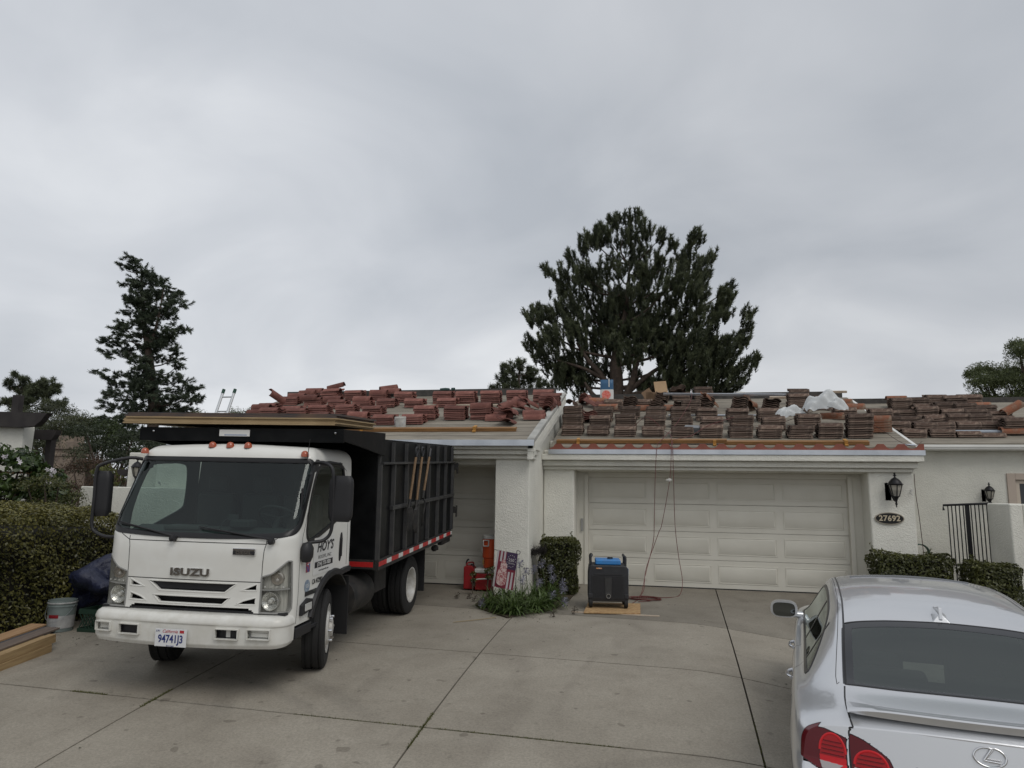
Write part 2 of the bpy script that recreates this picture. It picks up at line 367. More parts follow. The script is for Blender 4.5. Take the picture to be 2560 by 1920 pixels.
# ---------------------------------------------------------------- driveway slabs with real joints
def concrete_drive():
    m = mat('driveway_concrete', (.2, .2, .2), .85); t = m.node_tree; n = t.nodes.new; l = t.links.new; b = t.nodes['Principled BSDF']; b.inputs['Specular IOR Level'].default_value = .3
    co = n('ShaderNodeTexCoord').outputs['Object']
    def nz(s, d, r=.6, di=0., st=None):
        c = co
        if st: q = n('ShaderNodeMapping'); q.inputs['Scale'].default_value = st; l(co, q.inputs[0]); c = q.outputs[0]
        q = n('ShaderNodeTexNoise'); q.inputs['Scale'].default_value = s; q.inputs['Detail'].default_value = d; q.inputs['Roughness'].default_value = r; q.inputs['Distortion'].default_value = di; l(c, q.inputs['Vector']); return q.outputs[0]
    def ramp(v, a, ca, b_, cb_):
        r = n('ShaderNodeValToRGB'); r.color_ramp.elements[0].position = a; r.color_ramp.elements[1].position = b_; r.color_ramp.elements[0].color = (*ca, 1); r.color_ramp.elements[1].color = (*cb_, 1); l(v, r.inputs[0]); return r.outputs[0]
    def mul(a, c, f=1.):
        x = n('ShaderNodeMix'); x.data_type = 'RGBA'; x.blend_type = 'MULTIPLY'; x.inputs[0].default_value = f; l(a, x.inputs[6]); l(c, x.inputs[7]); return x.outputs[2]
    base = ramp(nz(.5, 4, .5), .32, (.272, .247, .203), .68, (.335, .306, .254))
    base = mul(base, ramp(nz(1.5, 8, .68, .5), .34, (.84, .83, .82), .6, (1, 1, 1)))       # weathering blotches
    base = mul(base, ramp(nz(.8, 2, .5, 1.2, (1, .35, 1)), .28, (.82, .81, .81), .44, (1, 1, 1)))  # old oil and water marks
    base = mul(base, ramp(nz(150, 3, .7), .3, (.80, .80, .80), .7, (1.12, 1.12, 1.12)))     # sand grain
    base = mul(base, ramp(nz(48, 3, .6), .32, (.84, .84, .84), .62, (1.07, 1.07, 1.07)))
    base = mul(base, ramp(nz(9, 2, .5), .22, (.80, .80, .79), .36, (1., 1., 1.)))
    base = mul(base, ramp(nz(6.5, 1, .3), .225, (.7, .69, .68), .245, (1, 1, 1)))   # drips
    # tyre scrub marks left by turning wheels: arcs of rubber on the concrete
    spx = n('ShaderNodeSeparateXYZ'); l(co, spx.inputs[0])
    for (cx_, cy_, r_, w_, y0_, y1_) in ((-5.6, 3.2, 4.2, .11, 5.9, 7.3), (-5.6, 3.2, 3.85, .07, 5.9, 7.2), (-6.9, 4.6, 3.3, .10, 5.6, 7.0), (1.2, 2.6, 3.4, .08, 4.6, 6.0)):
        cc = n('ShaderNodeVectorMath'); cc.operation = 'DISTANCE'; cc.inputs[1].default_value = (cx_, cy_, -.1); l(co, cc.inputs[0])
        d_ = n('ShaderNodeMath'); d_.operation = 'SUBTRACT'; d_.inputs[1].default_value = r_; l(cc.outputs['Value'], d_.inputs[0]); a_ = n('ShaderNodeMath'); a_.operation = 'ABSOLUTE'; l(d_.outputs[0], a_.inputs[0])
        m1 = n('ShaderNodeMapRange'); m1.inputs[1].default_value = w_*.6; m1.inputs[2].default_value = w_*1.3; m1.inputs[3].default_value = 1; m1.inputs[4].default_value = 0; l(a_.outputs[0], m1.inputs[0])
        yy_ = n('ShaderNodeMath'); yy_.operation = 'SUBTRACT'; yy_.inputs[1].default_value = (y0_+y1_)/2; l(spx.outputs[1], yy_.inputs[0]); ya = n('ShaderNodeMath'); ya.operation = 'ABSOLUTE'; l(yy_.outputs[0], ya.inputs[0])
        m2 = n('ShaderNodeMapRange'); m2.inputs[1].default_value = (y1_-y0_)*.2; m2.inputs[2].default_value = (y1_-y0_)*.55; m2.inputs[3].default_value = .26; m2.inputs[4].default_value = 0; l(ya.outputs[0], m2.inputs[0])
        mm = n('ShaderNodeMath'); mm.operation = 'MULTIPLY'; l(m1.outputs[0], mm.inputs[0]); l(m2.outputs[0], mm.inputs[1]); m3 = n('ShaderNodeMath'); m3.operation = 'MULTIPLY'; l(mm.outputs[0], m3.inputs[0]); l(nz(14, 4, .7, 0., (1, 3, 1)), m3.inputs[1])
        x_ = n('ShaderNodeMix'); x_.data_type = 'RGBA'; l(m3.outputs[0], x_.inputs[0]); l(base, x_.inputs[6]); x_.inputs[7].default_value = (.04, .04, .04, 1); base = x_.outputs[2]
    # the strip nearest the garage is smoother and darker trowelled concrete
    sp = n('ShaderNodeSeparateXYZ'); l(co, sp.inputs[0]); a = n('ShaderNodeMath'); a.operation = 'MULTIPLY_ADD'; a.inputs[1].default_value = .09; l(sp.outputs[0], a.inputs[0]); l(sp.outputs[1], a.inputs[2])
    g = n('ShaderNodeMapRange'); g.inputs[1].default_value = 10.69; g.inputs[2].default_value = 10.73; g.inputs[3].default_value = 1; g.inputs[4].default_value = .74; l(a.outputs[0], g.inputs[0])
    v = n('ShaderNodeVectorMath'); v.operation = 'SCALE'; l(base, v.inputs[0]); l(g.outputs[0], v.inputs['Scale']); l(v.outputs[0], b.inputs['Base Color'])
    bp = n('ShaderNodeBump'); bp.inputs['Strength'].default_value = .35; bp.inputs['Distance'].default_value = .003; l(nz(170, 3), bp.inputs['Height']); l(bp.outputs[0], b.inputs['Normal'])
    return m
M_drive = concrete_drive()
XL = [lambda y: -8.15-.03*(y-5)+.0*y, lambda y: -4.58-.06*(y-4.73), lambda y: -1.97-.036*(y-5.26), lambda y: .73+.032*(y-5.8), lambda y: 3.55+.03*(y-5.8), lambda y: 6.6]
YL = [lambda x: -2.5, lambda x: .7-.03*x, lambda x: 3.3-.03*x, lambda x: 5.93-.032*x, lambda x: 8.13-.052*x, lambda x: 10.71-.09*x, lambda x: 14.75]
def isect(fx, fy):
    y = 5.
    for _ in range(20): x = fx(y); y = fy(x)
    return x, y
V = []; Fd = []; gap = .0085
for i in range(len(XL)-1):
    for j in range(len(YL)-1):
        c = [isect(XL[i], YL[j]), isect(XL[i+1], YL[j]), isect(XL[i+1], YL[j+1]), isect(XL[i], YL[j+1])]
        nx = 14; ny = 14; k0 = len(V); W_ = np.hypot(c[1][0]-c[0][0], c[1][1]-c[0][1]); H_ = np.hypot(c[3][0]-c[0][0], c[3][1]-c[0][1])
        for a in range(nx+1):
            for b in range(ny+1):
                gy_ = gap*1.4; s = min(max(a/nx, gap/W_), 1-gap/W_); t = min(max(b/ny, gy_/H_), 1-gy_/H_)
                x = (c[0][0]*(1-s)+c[1][0]*s)*(1-t)+(c[3][0]*(1-s)+c[2][0]*s)*t; y = (c[0][1]*(1-s)+c[1][1]*s)*(1-t)+(c[3][1]*(1-s)+c[2][1]*s)*t
                V.append((x, y, GZ(x, y)))
        for a in range(nx):
            for b in range(ny):
                q = k0+a*(ny+1)+b; Fd.append((q, q+ny+1, q+ny+2, q+1))
        # slab edges going down into the joint
        rim = [k0+a*(ny+1) for a in range(nx+1)]+[k0+nx*(ny+1)+b for b in range(1, ny+1)]+[k0+a*(ny+1)+ny for a in range(nx-1, -1, -1)]+[k0+b for b in range(ny-1, 0, -1)]
        k1 = len(V)
        for r in rim: V.append((V[r][0], V[r][1], V[r][2]-.055))
        for q in range(len(rim)): q2 = (q+1) % len(rim); Fd.append((rim[q], rim[q2], k1+q2, k1+q))
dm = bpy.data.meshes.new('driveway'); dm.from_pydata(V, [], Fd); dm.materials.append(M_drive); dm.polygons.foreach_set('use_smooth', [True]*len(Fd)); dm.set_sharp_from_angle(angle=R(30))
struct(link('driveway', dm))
# weeds and moss in the joints
M_weed = foliage('weed', (.05, .06, .02), (.15, .15, .05), trans=.2)
def weeds(fx=None, fy=None, a=0, b=1, n=400, h=.018):
    t = rng.uniform(a, b, n)
    x, y = (fx(t), t) if fx else (t, fy(t)); x = x+rng.normal(0, .006, n); y = y+rng.normal(0, .006, n)
    B = np.stack([x, y, gz(x, y)-.01], 1); D = np.stack([rng.normal(0, .6, n), rng.normal(0, .6, n), np.ones(n)], 1); return needles(B, D, h, .006)
parts = [weeds(fy=lambda x: 5.93-.032*x, a=-1.9, b=-.3, n=800, h=.016), weeds(fy=lambda x: 5.93-.032*x, a=-3.2, b=-2.0, n=300), weeds(fx=lambda y: -1.97-.036*(y-5.26), a=5.6, b=6.3, n=500, h=.02),
         weeds(fx=lambda y: -4.58-.06*(y-4.73), a=5.9, b=6.35, n=500, h=.022), weeds(fy=lambda x: 5.93-.032*x, a=-5.6, b=-5.2, n=300, h=.022), weeds(fx=lambda y: .73+.032*(y-5.8), a=5.4, b=7.0, n=300, h=.012)]
Vw = []; Fw = []; k = 0
for v, f in parts: Vw.append(v); Fw.append(f+k); k += len(v)
Vw = np.concatenate(Vw); Fw = np.concatenate(Fw)
tag(link('joint_weeds', nmesh('joint_weeds', Vw, Fw, M_weed, rng.uniform(0, 1, len(Fw)))), 'low grass and moss growing in the joints between the concrete slabs', 'weeds', kind='stuff')
# planting bed soil
mb = MB(); pts = [(-3.0, 12.4), (-2.95, 11.3), (-2.75, 10.9), (-2.2, 10.28), (-1.65, 11.2), (-1.55, 12.2), (-1.55, 13.95), (-2.28, 13.95), (-2.28, 12.43)]
mb.prism(pts, 2, -.03, .02); struct(mb.build('planting_bed_soil', M_soil))
mb = MB(); mb.prism([(3.35, 12.2), (5.7, 12.2), (6.6, 12.4), (6.6, 15), (4.5, 15), (4.5, 14), (3.7, 13.97), (3.35, 13.2)], 2, -.2, .03); struct(mb.build('side_bed_soil', M_soil))

# ---------------------------------------------------------------- houses
SL = .3333
def roofz(y, y0, z0): return z0+SL*(y-y0)
def garage_door(parent, x0, x1, y, z1, cols, name='garage_door'):
    """sectional door: four rows of long raised panels"""
    mb = MB(); H = z1/4; W = (x1-x0)/cols
    for r in range(4):
        z0 = .015+r*H; mb.box(x0, x1, y, y+.05, z0, z0+H-.006)
        for c in range(cols):
            a = x0+c*W+.085; b = x0+(c+1)*W-.085; p = z0+.115; q = z0+H-.115
            # recessed rim with raised field
            fr = .02
            for (u0, u1, w0, w1) in ((a-fr, b+fr, p-fr, p), (a-fr, b+fr, q, q+fr), (a-fr, a, p, q), (b, b+fr, p, q)):
                mb.box(u0, u1, y-.008, y+.01, w0, w1)
            i = .028
            vs = [(a, y-.001, p), (b, y-.001, p), (b, y-.001, q), (a, y-.001, q), (a+i, y-.010, p+i*.8), (b-i, y-.022, p+i*.8), (b-i, y-.022, q-i*.8), (a+i, y-.010, q-i*.8)]
            mb.add(vs, [(0, 1, 5, 4), (1, 2, 6, 5), (2, 3, 7, 6), (3, 0, 4, 7), (4, 5, 6, 7)])
    d = mb.build(name, M_door, parent, bevel=.003)
    s = MB(); s.box(x0-.02, x1+.02, y-.005, y+.045, -.005, .02); s.build('bottom_seal', M_rub, d)
    return d
def cornice(parent, x0, x1, yf, ytop, steps, mat_=None, dirs=(0, 1), name='cornice'):
    """stepped stucco beam: steps = (z0, z1, projection)"""
    mb = MB()
    for k, (z0, z1, p, ex) in enumerate(steps):
        mb.box(x0-(ex if dirs[0] else 0), x1+(ex if dirs[1] else 0), yf-p, yf+.45, z0, z1)
    return mb.build(name, mat_ or M_stucco, parent, bevel=.018, seg=3)
def gable(mb, x0, x1, yf, yb, zf, y0, z0, th=.0, mi=0):
    """wall block under a roof plane (side profile in y,z)"""
    yr = (yf+yb)/2; mb.prism([(yf, -.1), (yb, -.1), (yb, zf(yb)), (yr, zf(yr)), (yf, zf(yf))], 0, x0, x1, mi)

# --- left house: garage wing with the red tiles
ridgeL = 16.35; ridgeR = 18.35
def zL(y): return 2.70+SL*(y-12.1) if y < ridgeL else 2.70+SL*(2*ridgeL-y-12.1)
def zR(y): return 2.70+SL*(y-13.75) if y < ridgeR else 2.70+SL*(2*ridgeR-y-13.75)
hl = thing('stucco_house', 'white stucco garage wing with single bare-decked roof carrying red tiles, behind the dump truck', 'house', (0, 0, 0), group='stucco row houses')
def wall_block(mb, x0, x1, yf, yb, fz, ridge):
    mb.prism([(yf, -.3), (yb, -.3), (yb, fz(yb)-.06), (ridge, fz(ridge)-.06), (yf, fz(yf)-.06)], 0, x0, x1)
mb = MB()
wall_block(mb, -2.48, -2.305, 13.0, 20.2, zL, ridgeL)                        # side wall seen past the pier
mb.box(-2.93, -2.3, 12.45, 13.9, -.1, 2.66); mb.box(-9.3, -8.2, 12.45, 13.9, -.1, 2.62)  # piers
mb.box(-8.2, -2.93, 13.1, 13.58, 2.28, 2.7)                                # lintel
mb.box(-9.3, -2.48, 13.66, 13.9, -.1, 3.1); wall_block(mb, -9.3, -9.12, 12.45, 20.2, zL, ridgeL); mb.box(-9.3, -2.3, 20, 20.2, -.1, 2.7)
mb.build('wall', M_stucco, hl, bevel=.02)
mb = MB(); mb.box(-8.2, -2.93, 12.7, 13.1, 2.30, 2.7); mb.build('soffit', M_stucco, hl)
cornice(hl, -9.5, -2.25, 12.45, 0, [(2.395, 2.47, .07, .0), (2.4705, 2.555, .16, .03), (2.5555, 2.64, .25, .07)], dirs=(1, 1))
garage_door(hl, -8.05, -2.98, 13.58, 2.2, 4)
mb = MB(); mb.box(-8.15, -8.05, 13.5, 13.6, 0, 2.28); mb.box(-2.98, -2.93, 13.5, 13.6, 0, 2.28); mb.box(-8.05, -2.98, 13.5, 13.6, 2.2, 2.29); mb.build('door_frame', M_door, hl)
def roof(parent, x0, x1, y0, yb, fz, ridge, seams=True):
    mb = MB(); th = .03
    def P(y, o): return (y, fz(y)+o)
    mb.prism([P(y0, -th), P(ridge, -th), P(yb, -th), P(yb, 0), P(ridge, 0), P(y0, 0)], 0, x0, x1)
    r = mb.build('roof', M_ply, parent)
    s = MB(); y = y0+.35
    k = 0
    while y < ridge-.2:            # skip-sheathing boards: gaps between boards
        sl = math.atan(SL); Mx = Matrix.Translation((0, y, fz(y)+.0005)) @ Matrix.Rotation(sl, 4, 'X')
        s.box(x0+.02, x1-.02, 0, .010, 0, .0015, 0, Mx); y += rng.uniform(.26, .36); k += 1
    s.build('board_gaps', M_felt, r)
    return r
roof(hl, -9.45, -2.28, 12.12, 20.4, zL, ridgeL)
mb = MB(); mb.box(-9.5, -2.16, 12.09, 12.115, 2.615, 2.72); mb.box(-9.5, -2.16, 12.115, 12.2, 2.712, 2.72); mb.build('eave_flashing', M_metal, hl)
# rake: stucco band and sheet-metal edge climbing with the roof
mb = MB()
for (dx0, dx1, o0, o1) in ((-2.30, -2.16, -.22, -.06), (-2.30, -2.20, -.36, -.22)):
    mb.prism([(12.2, zL(12.2)+o0), (ridgeL, zL(ridgeL)+o0), (ridgeL, zL(ridgeL)+o1), (12.2, zL(12.2)+o1)], 0, dx0, dx1)
mb.build('rake_band', M_stucco, hl, bevel=.01)
mb = MB(); mb.prism([(12.1, zL(12.1)-.03), (ridgeL, zL(ridgeL)-.03), (ridgeL, zL(ridgeL)+.045), (12.1, zL(12.1)+.045)], 0, -2.285, -2.15)
mb.build('rake_cap', mat('rake_cap', (.42, .42, .39), .7, col2=(.3, .3, .28), scale=4), hl, bevel=.006)
mb = MB(); mb.box(-9.4, -2.4, ridgeL-.02, ridgeL+.03, zL(ridgeL)-.02, zL(ridgeL)+.16); mb.build('ridge_board', M_felt, hl)

# --- right house: double garage
hr = thing('stucco_house', 'white stucco double garage with number plate 27692 and brown tiles stacked on its roof', 'house', (0, 0, 0), group='stucco row houses')
mb = MB()
mb.box(-2.3, -1.68, 14.0, 14.62, -.1, 2.66); mb.box(3.72, 4.48, 14.0, 14.62, -.1, 2.66)
mb.box(-1.68, 3.72, 14.15, 14.62, 2.245, 2.66)
wall_block(mb, 4.3, 4.47, 14.1, 22.5, zR, ridgeR); mb.box(-2.3, 4.3, 14.75, 14.9, -.1, 2.9); mb.box(-2.3, 4.47, 22.3, 22.5, -.1, 2.7)
mb.build('wall', M_stucco, hr, bevel=.035, seg=3)
# flared foot of the right pier's inner corner
mb = MB(); mb.prism([(3.60, 14.02), (3.72, 14.02), (3.72, 14.5), (3.66, 14.5)], 2, 0, .02); 
cornice(hr, -2.3, 4.48, 14.0, 0, [(2.265, 2.335, .07, .0), (2.3355, 2.445, .15, .05), (2.4455, 2.565, .25, .12)], dirs=(0, 1))
d = garage_door(hr, -1.45, 3.48, 14.57, 2.14, 4)
mb = MB(); mb.box(-1.70, -1.45, 14.5, 14.6, 0, 2.245); mb.box(3.48, 3.74, 14.5, 14.6, 0, 2.245); mb.box(-1.45, 3.48, 14.5, 14.6, 2.14, 2.245); mb.box(-1.53, -1.45, 14.47, 14.5, 0, 2.2); mb.box(3.48, 3.56, 14.47, 14.5, 0, 2.2)
mb.build('door_frame', M_door, hr, bevel=.006)
mb = MB(); mb.box(-1.60, -1.56, 14.46, 14.5, 1.05, 1.3); mb.build('keypad', mat('keypad_grey', (.3, .3, .29), .5), hr, bevel=.006)
roof(hr, -2.14, 4.5, 13.80, 22.6, zR, ridgeR)
mb = MB(); mb.box(-2.16, 4.62, 13.73, 13.752, 2.565, 2.655); mb.box(-2.16, 4.62, 13.752, 13.83, 2.648, 2.655); mb.build('eave_flashing', M_metal, hr)
# red bird-stop closure: a scalloped strip along the eave
mb = MB(); n = int((4.62+2.14)/.335); top = []; x0 = -2.14; per = .345
pr = []
x = x0
while x < 4.62:
    for t in np.linspace(0, 1, 15)[:-1]:
        u = t; h = .028+.062*(.5-.5*math.cos(2*math.pi*u))**.75 if u < 1 else .03
        dd = min(u, 1-u); h = .085 if dd > .30 else .085*(1-math.sqrt(max(0, 1-(dd/.30)**2)))
        if x+t*per <= 4.62: pr.append((x+t*per, h))
    x += per
vs = [(p[0], 13.756, 2.657) for p in pr]+[(p[0], 13.756, 2.683+p[1]) for p in pr]+[(p[0], 13.775, 2.657) for p in pr]+[(p[0], 13.775, 2.683+p[1]) for p in pr]
k = len(pr); fs = []
for i in range(k-1): fs += [(i, i+1, k+i+1, k+i), (2*k+i+1, 2*k+i, 3*k+i, 3*k+i+1), (k+i, k+i+1, 3*k+i+1, 3*k+i)]
mb.add(vs, fs); mb.build('eave_closure', M_eave, hr)
mb = MB(); mb.box(-2.1, 4.4, ridgeR-.02, ridgeR+.03, zR(ridgeR)-.02, zR(ridgeR)+.15); mb.build('ridge_board', M_felt, hr)
# right gable edge
mb = MB(); mb.prism([(13.8, zR(13.8)-.17), (ridgeR, zR(ridgeR)-.17), (ridgeR, zR(ridgeR)+.004), (13.8, zR(13.8)+.004)], 0, 4.5, 4.56); mb.build('rake_board', M_white, hr, bevel=.005)
# thin wire down the corner
# --- far right house
YF = 14.8
def zF(y): return 2.86+SL*(y-YF) if y < 18.5 else 2.86+SL*(37-y-YF)
hf = thing('stucco_house', 'pale stucco wing set back on the right with white gutter and small brown-framed window', 'house', (0, 0, 0), group='stucco row houses')
mb = MB(); x0 = 4.5
for (a, b, c, d_) in ((4.5, 6.5, -.1, 2.74), (6.5, 8.2, -.1, 1.35), (6.5, 8.2, 2.18, 2.74), (8.2, 14, -.1, 2.74)): mb.box(a, b, YF+.15, YF+.4, c, d_)
mb.box(13.8, 14, YF+.4, 22.2, -.1, 2.74); mb.box(4.5, 14, 22, 22.2, -.1, 2.74)
mb.prism([(YF+.4, -.1), (22, -.1), (22, zF(22)-.06), (18.5, zF(18.5)-.06), (YF+.4, zF(YF+.4)-.06)], 0, 4.5, 4.62)
mb.build('wall', M_stucco2, hf)
wf = MB(); wm = mat('window_trim', (.42, .35, .29), .6)
for (a, b, c, d_) in ((6.38, 6.52, 1.3, 2.3), (8.18, 8.3, 1.3, 2.3), (6.52, 8.18, 2.18, 2.3), (6.52, 8.18, 1.3, 1.38)): wf.box(a, b, YF+.12, YF+.22, c, d_)
win = wf.build('window', wm, hf, bevel=.006)
wf = MB()
for (a, b, c, d_) in ((6.52, 6.60, 1.38, 2.18), (7.3, 7.36, 1.38, 2.18), (8.12, 8.18, 1.38, 2.18), (6.6, 8.12, 2.11, 2.18), (6.6, 8.12, 1.38, 1.44)): wf.box(a, b, YF+.17, YF+.24, c, d_)
wf.build('sash', mat('sash_tan', (.52, .45, .37), .5), win, bevel=.004)
mb = MB(); mb.box(6.6, 8.12, YF+.21, YF+.215, 1.44, 2.11); mb.build('pane', mat('dark_pane', (.012, .014, .016), .05, spec=.8), win)
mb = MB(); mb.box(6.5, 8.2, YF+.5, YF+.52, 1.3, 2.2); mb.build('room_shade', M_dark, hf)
mb = MB(); mb.prism([(YF, zF(YF)-.03), (18.5, zF(18.5)-.03), (22.3, zF(22.3)-.03), (22.3, zF(22.3)), (18.5, zF(18.5)), (YF, zF(YF))], 0, 4.57, 14.2); mb.build('roof', M_ply, hf)
mb = MB(); prof = [(YF-.13, 2.80), (YF-.13, 2.775), (YF-.12, 2.77), (YF-.11, 2.735), (YF-.09, 2.725), (YF-.02, 2.715), (YF+.14, 2.715), (YF+.14, 2.83), (YF-.0, 2.83), (YF-.0, 2.73), (YF-.08, 2.74), (YF-.1, 2.8)]
mb.prism(prof, 0, 4.63, 14.2); mb.build('gutter', M_white, hf, smooth=30)
mb = MB(); mb.box(4.6, 14, 18.48, 18.53, zF(18.5)-.02, zF(18.5)+.12); mb.build('ridge_board', M_felt, hf)

# ---------------------------------------------------------------- tiles
M_tileRe = mat('red_tile_edge', (.27, .135, .115), .8, col2=(.20, .09, .075), scale=9, rnd=.3); M_tileBe = mat('brown_tile_edge', (.235, .175, .14), .85, col2=(.13, .095, .078), scale=11, rnd=.4); M_tileOe = mat('orange_tile_edge', (.33, .18, .12), .8, rnd=.2)
def s_profile(n=14):
    pts = []
    for k in range(n+1):
        t = k/n; y = .33*t
        if t < .62: z = .018+.046*math.sin(math.pi*min(t/.58, 1))**.8 if t < .58 else .018
        else: z = .018-.018*math.sin(math.pi*(t-.58)/.42)
        pts.append((y, z))
    pts.append((.335, .032)); return pts
def tile_mesh(name, prof, length, m, th=.019):
    n = len(prof); V = []; F = []
    for x in (-length/2, length/2):
        for (y, z) in prof: V.append((x, y, z))
        for (y, z) in prof: V.append((x, y, z-th))
    a, b, c, d = 0, n, 2*n, 3*n
    for i in range(n-1):
        F += [(a+i, a+i+1, c+i+1, c+i), (b+i+1, b+i, d+i, d+i+1), (a+i+1, a+i, b+i, b+i+1), (c+i, c+i+1, d+i+1, d+i)]
    mb = MB(); mb.add(V, F); mb.add([V[i] for i in (a, c, d, b)]+[V[i] for i in (a+n-1, b+n-1, d+n-1, c+n-1)], [(0, 1, 2, 3), (4, 5, 6, 7)], 1); me = mb.mesh(name, [m, {'red_tile': M_tileRe, 'brown_tile': M_tileBe, 'orange_tile': M_tileOe}[m.name]], smooth=50); return me
SP = s_profile(); SPf = [(.335-y, z) for y, z in SP]
barrel = [(.0+.10-.10*math.cos(math.pi*k/12), .015+.10*math.sin(math.pi*k/12)) for k in range(13)]
ME = {('L', c): tile_mesh('tile', SP, .44, m) for c, m in (('R', M_tileR), ('B', M_tileB), ('O', M_tileO))}
for c, m in (('R', M_tileR), ('B', M_tileB), ('O', M_tileO)): ME[('C', c)] = tile_mesh('tile', barrel, .44, m, .014)
def onroof(x, y, house, lift=.004):
    fz = {'L': zL, 'R': zR, 'F': zF}[house]; return Vector((x, y, fz(y)+lift))
ORD = ['first', 'second', 'third', 'fourth', 'fifth', 'sixth', 'seventh', 'eighth', 'ninth', 'tenth', 'eleventh', 'twelfth', 'thirteenth', 'fourteenth']
def tile_stack(house, x, y, n, color, label, group, rz=0., kind='L', pitch=.044, jit=1., topC=False):
    sl = math.atan(SL)*.8
    t = thing('tile_stack', label, 'tile stack', onroof(x, y, house), group=group, rot=(sl+rng.normal(0, .015), rng.normal(0, .012), rz+rng.normal(0, .02)))
    sh = 0
    for k in range(n):
        me = ME[(kind, color)]
        if topC and k == n-1: me = ME[('C', 'O' if color == 'B' else 'R')]
        sh += rng.normal(0, .002)
        if k and rng.random() < .22: sh = rng.normal(0, .016)
        o = link('tile', me, t, (sh+rng.normal(0, .005)*jit, rng.normal(0, .005)*jit-(.165 if rz else 0)-(.0), .016+k*pitch), (rng.normal(0, .012), rng.normal(0, .008), rng.normal(0, .02)*jit+(math.pi if (topC and k == n-1) else 0)*0))
    return t
# stacks on each roof: x, y, number of tiles (metres); tree crowns: clump x, z, radius (metres)
STACKS = {'R': [(-1.98,16.44,5),(-1.88,15.55,6),(-1.81,14.6,6),(-1.27,16.05,7),(-1.26,14.56,6),(-1.26,15.41,6),(-1.08,17.11,6),(-0.72,15.53,5),(-0.7,14.51,6),(-0.69,16.31,5),(-0.4,17.54,3),(-0.14,14.48,6),(-0.1,15.37,6),(-0.09,16.29,5),(0.44,14.44,6),(0.46,16.24,5),(0.47,15.54,3),(0.72,16.94,5),(1.0,14.42,7),(1.0,16.1,6),(1.06,15.42,4),(1.56,14.39,6),(1.65,16.0,6),(1.66,15.34,5),(2.1,14.35,7),(2.27,15.19,6),(2.29,15.98,6),(2.65,14.34,7),(2.93,15.18,7),(3.06,16.63,13),(3.2,14.33,8),(3.73,14.35,14),(3.79,17.15,4),(3.86,16.17,4),(4.54,16.22,3)],
  'L': [(-8.89,14.85,2),(-8.81,15.64,3),(-8.63,16.2,3),(-8.4,14.12,4),(-8.11,15.51,2),(-8.06,14.49,3),(-7.98,16.16,5),(-7.72,14.09,4),(-7.37,14.39,4),(-7.35,16.12,4),(-7.33,15.2,3),(-7.13,14.0,1),(-6.74,15.26,3),(-6.73,14.4,4),(-6.67,16.07,3),(-6.14,15.23,3),(-6.11,14.42,3),(-6.06,13.35,5),(-5.94,15.82,4),(-5.46,13.27,6),(-5.45,15.2,2),(-4.89,15.3,9),(-4.87,13.31,6),(-4.74,13.95,6),(-4.67,15.2,3),(-4.33,15.27,9),(-4.1,13.93,6),(-3.75,15.29,9),(-3.54,13.95,6),(-3.15,15.3,9),(-2.55,15.31,9),(-2.33,15.13,5)],
  'F': [(4.74,15.7,4),(4.85,16.35,3),(4.91,15.13,4),(4.94,16.95,3),(5.19,16.34,3),(5.28,15.78,3),(5.34,16.98,2),(5.44,15.14,4),(5.5,17.85,6),(5.6,15.81,3),(5.61,16.22,4),(5.71,16.9,5),(5.86,17.58,2),(5.91,15.14,3),(5.96,18.1,4),(6.03,16.15,5),(6.04,15.83,2),(6.17,16.83,4),(6.19,17.29,5),(6.34,15.14,1),(6.34,18.16,5),(6.42,16.15,5),(6.5,15.86,2),(6.58,17.21,5),(6.6,16.79,4),(6.7,18.1,5),(6.8,15.58,7),(6.9,16.32,2),(7.06,17.4,3),(7.06,18.13,5),(7.07,16.81,3)],
  }
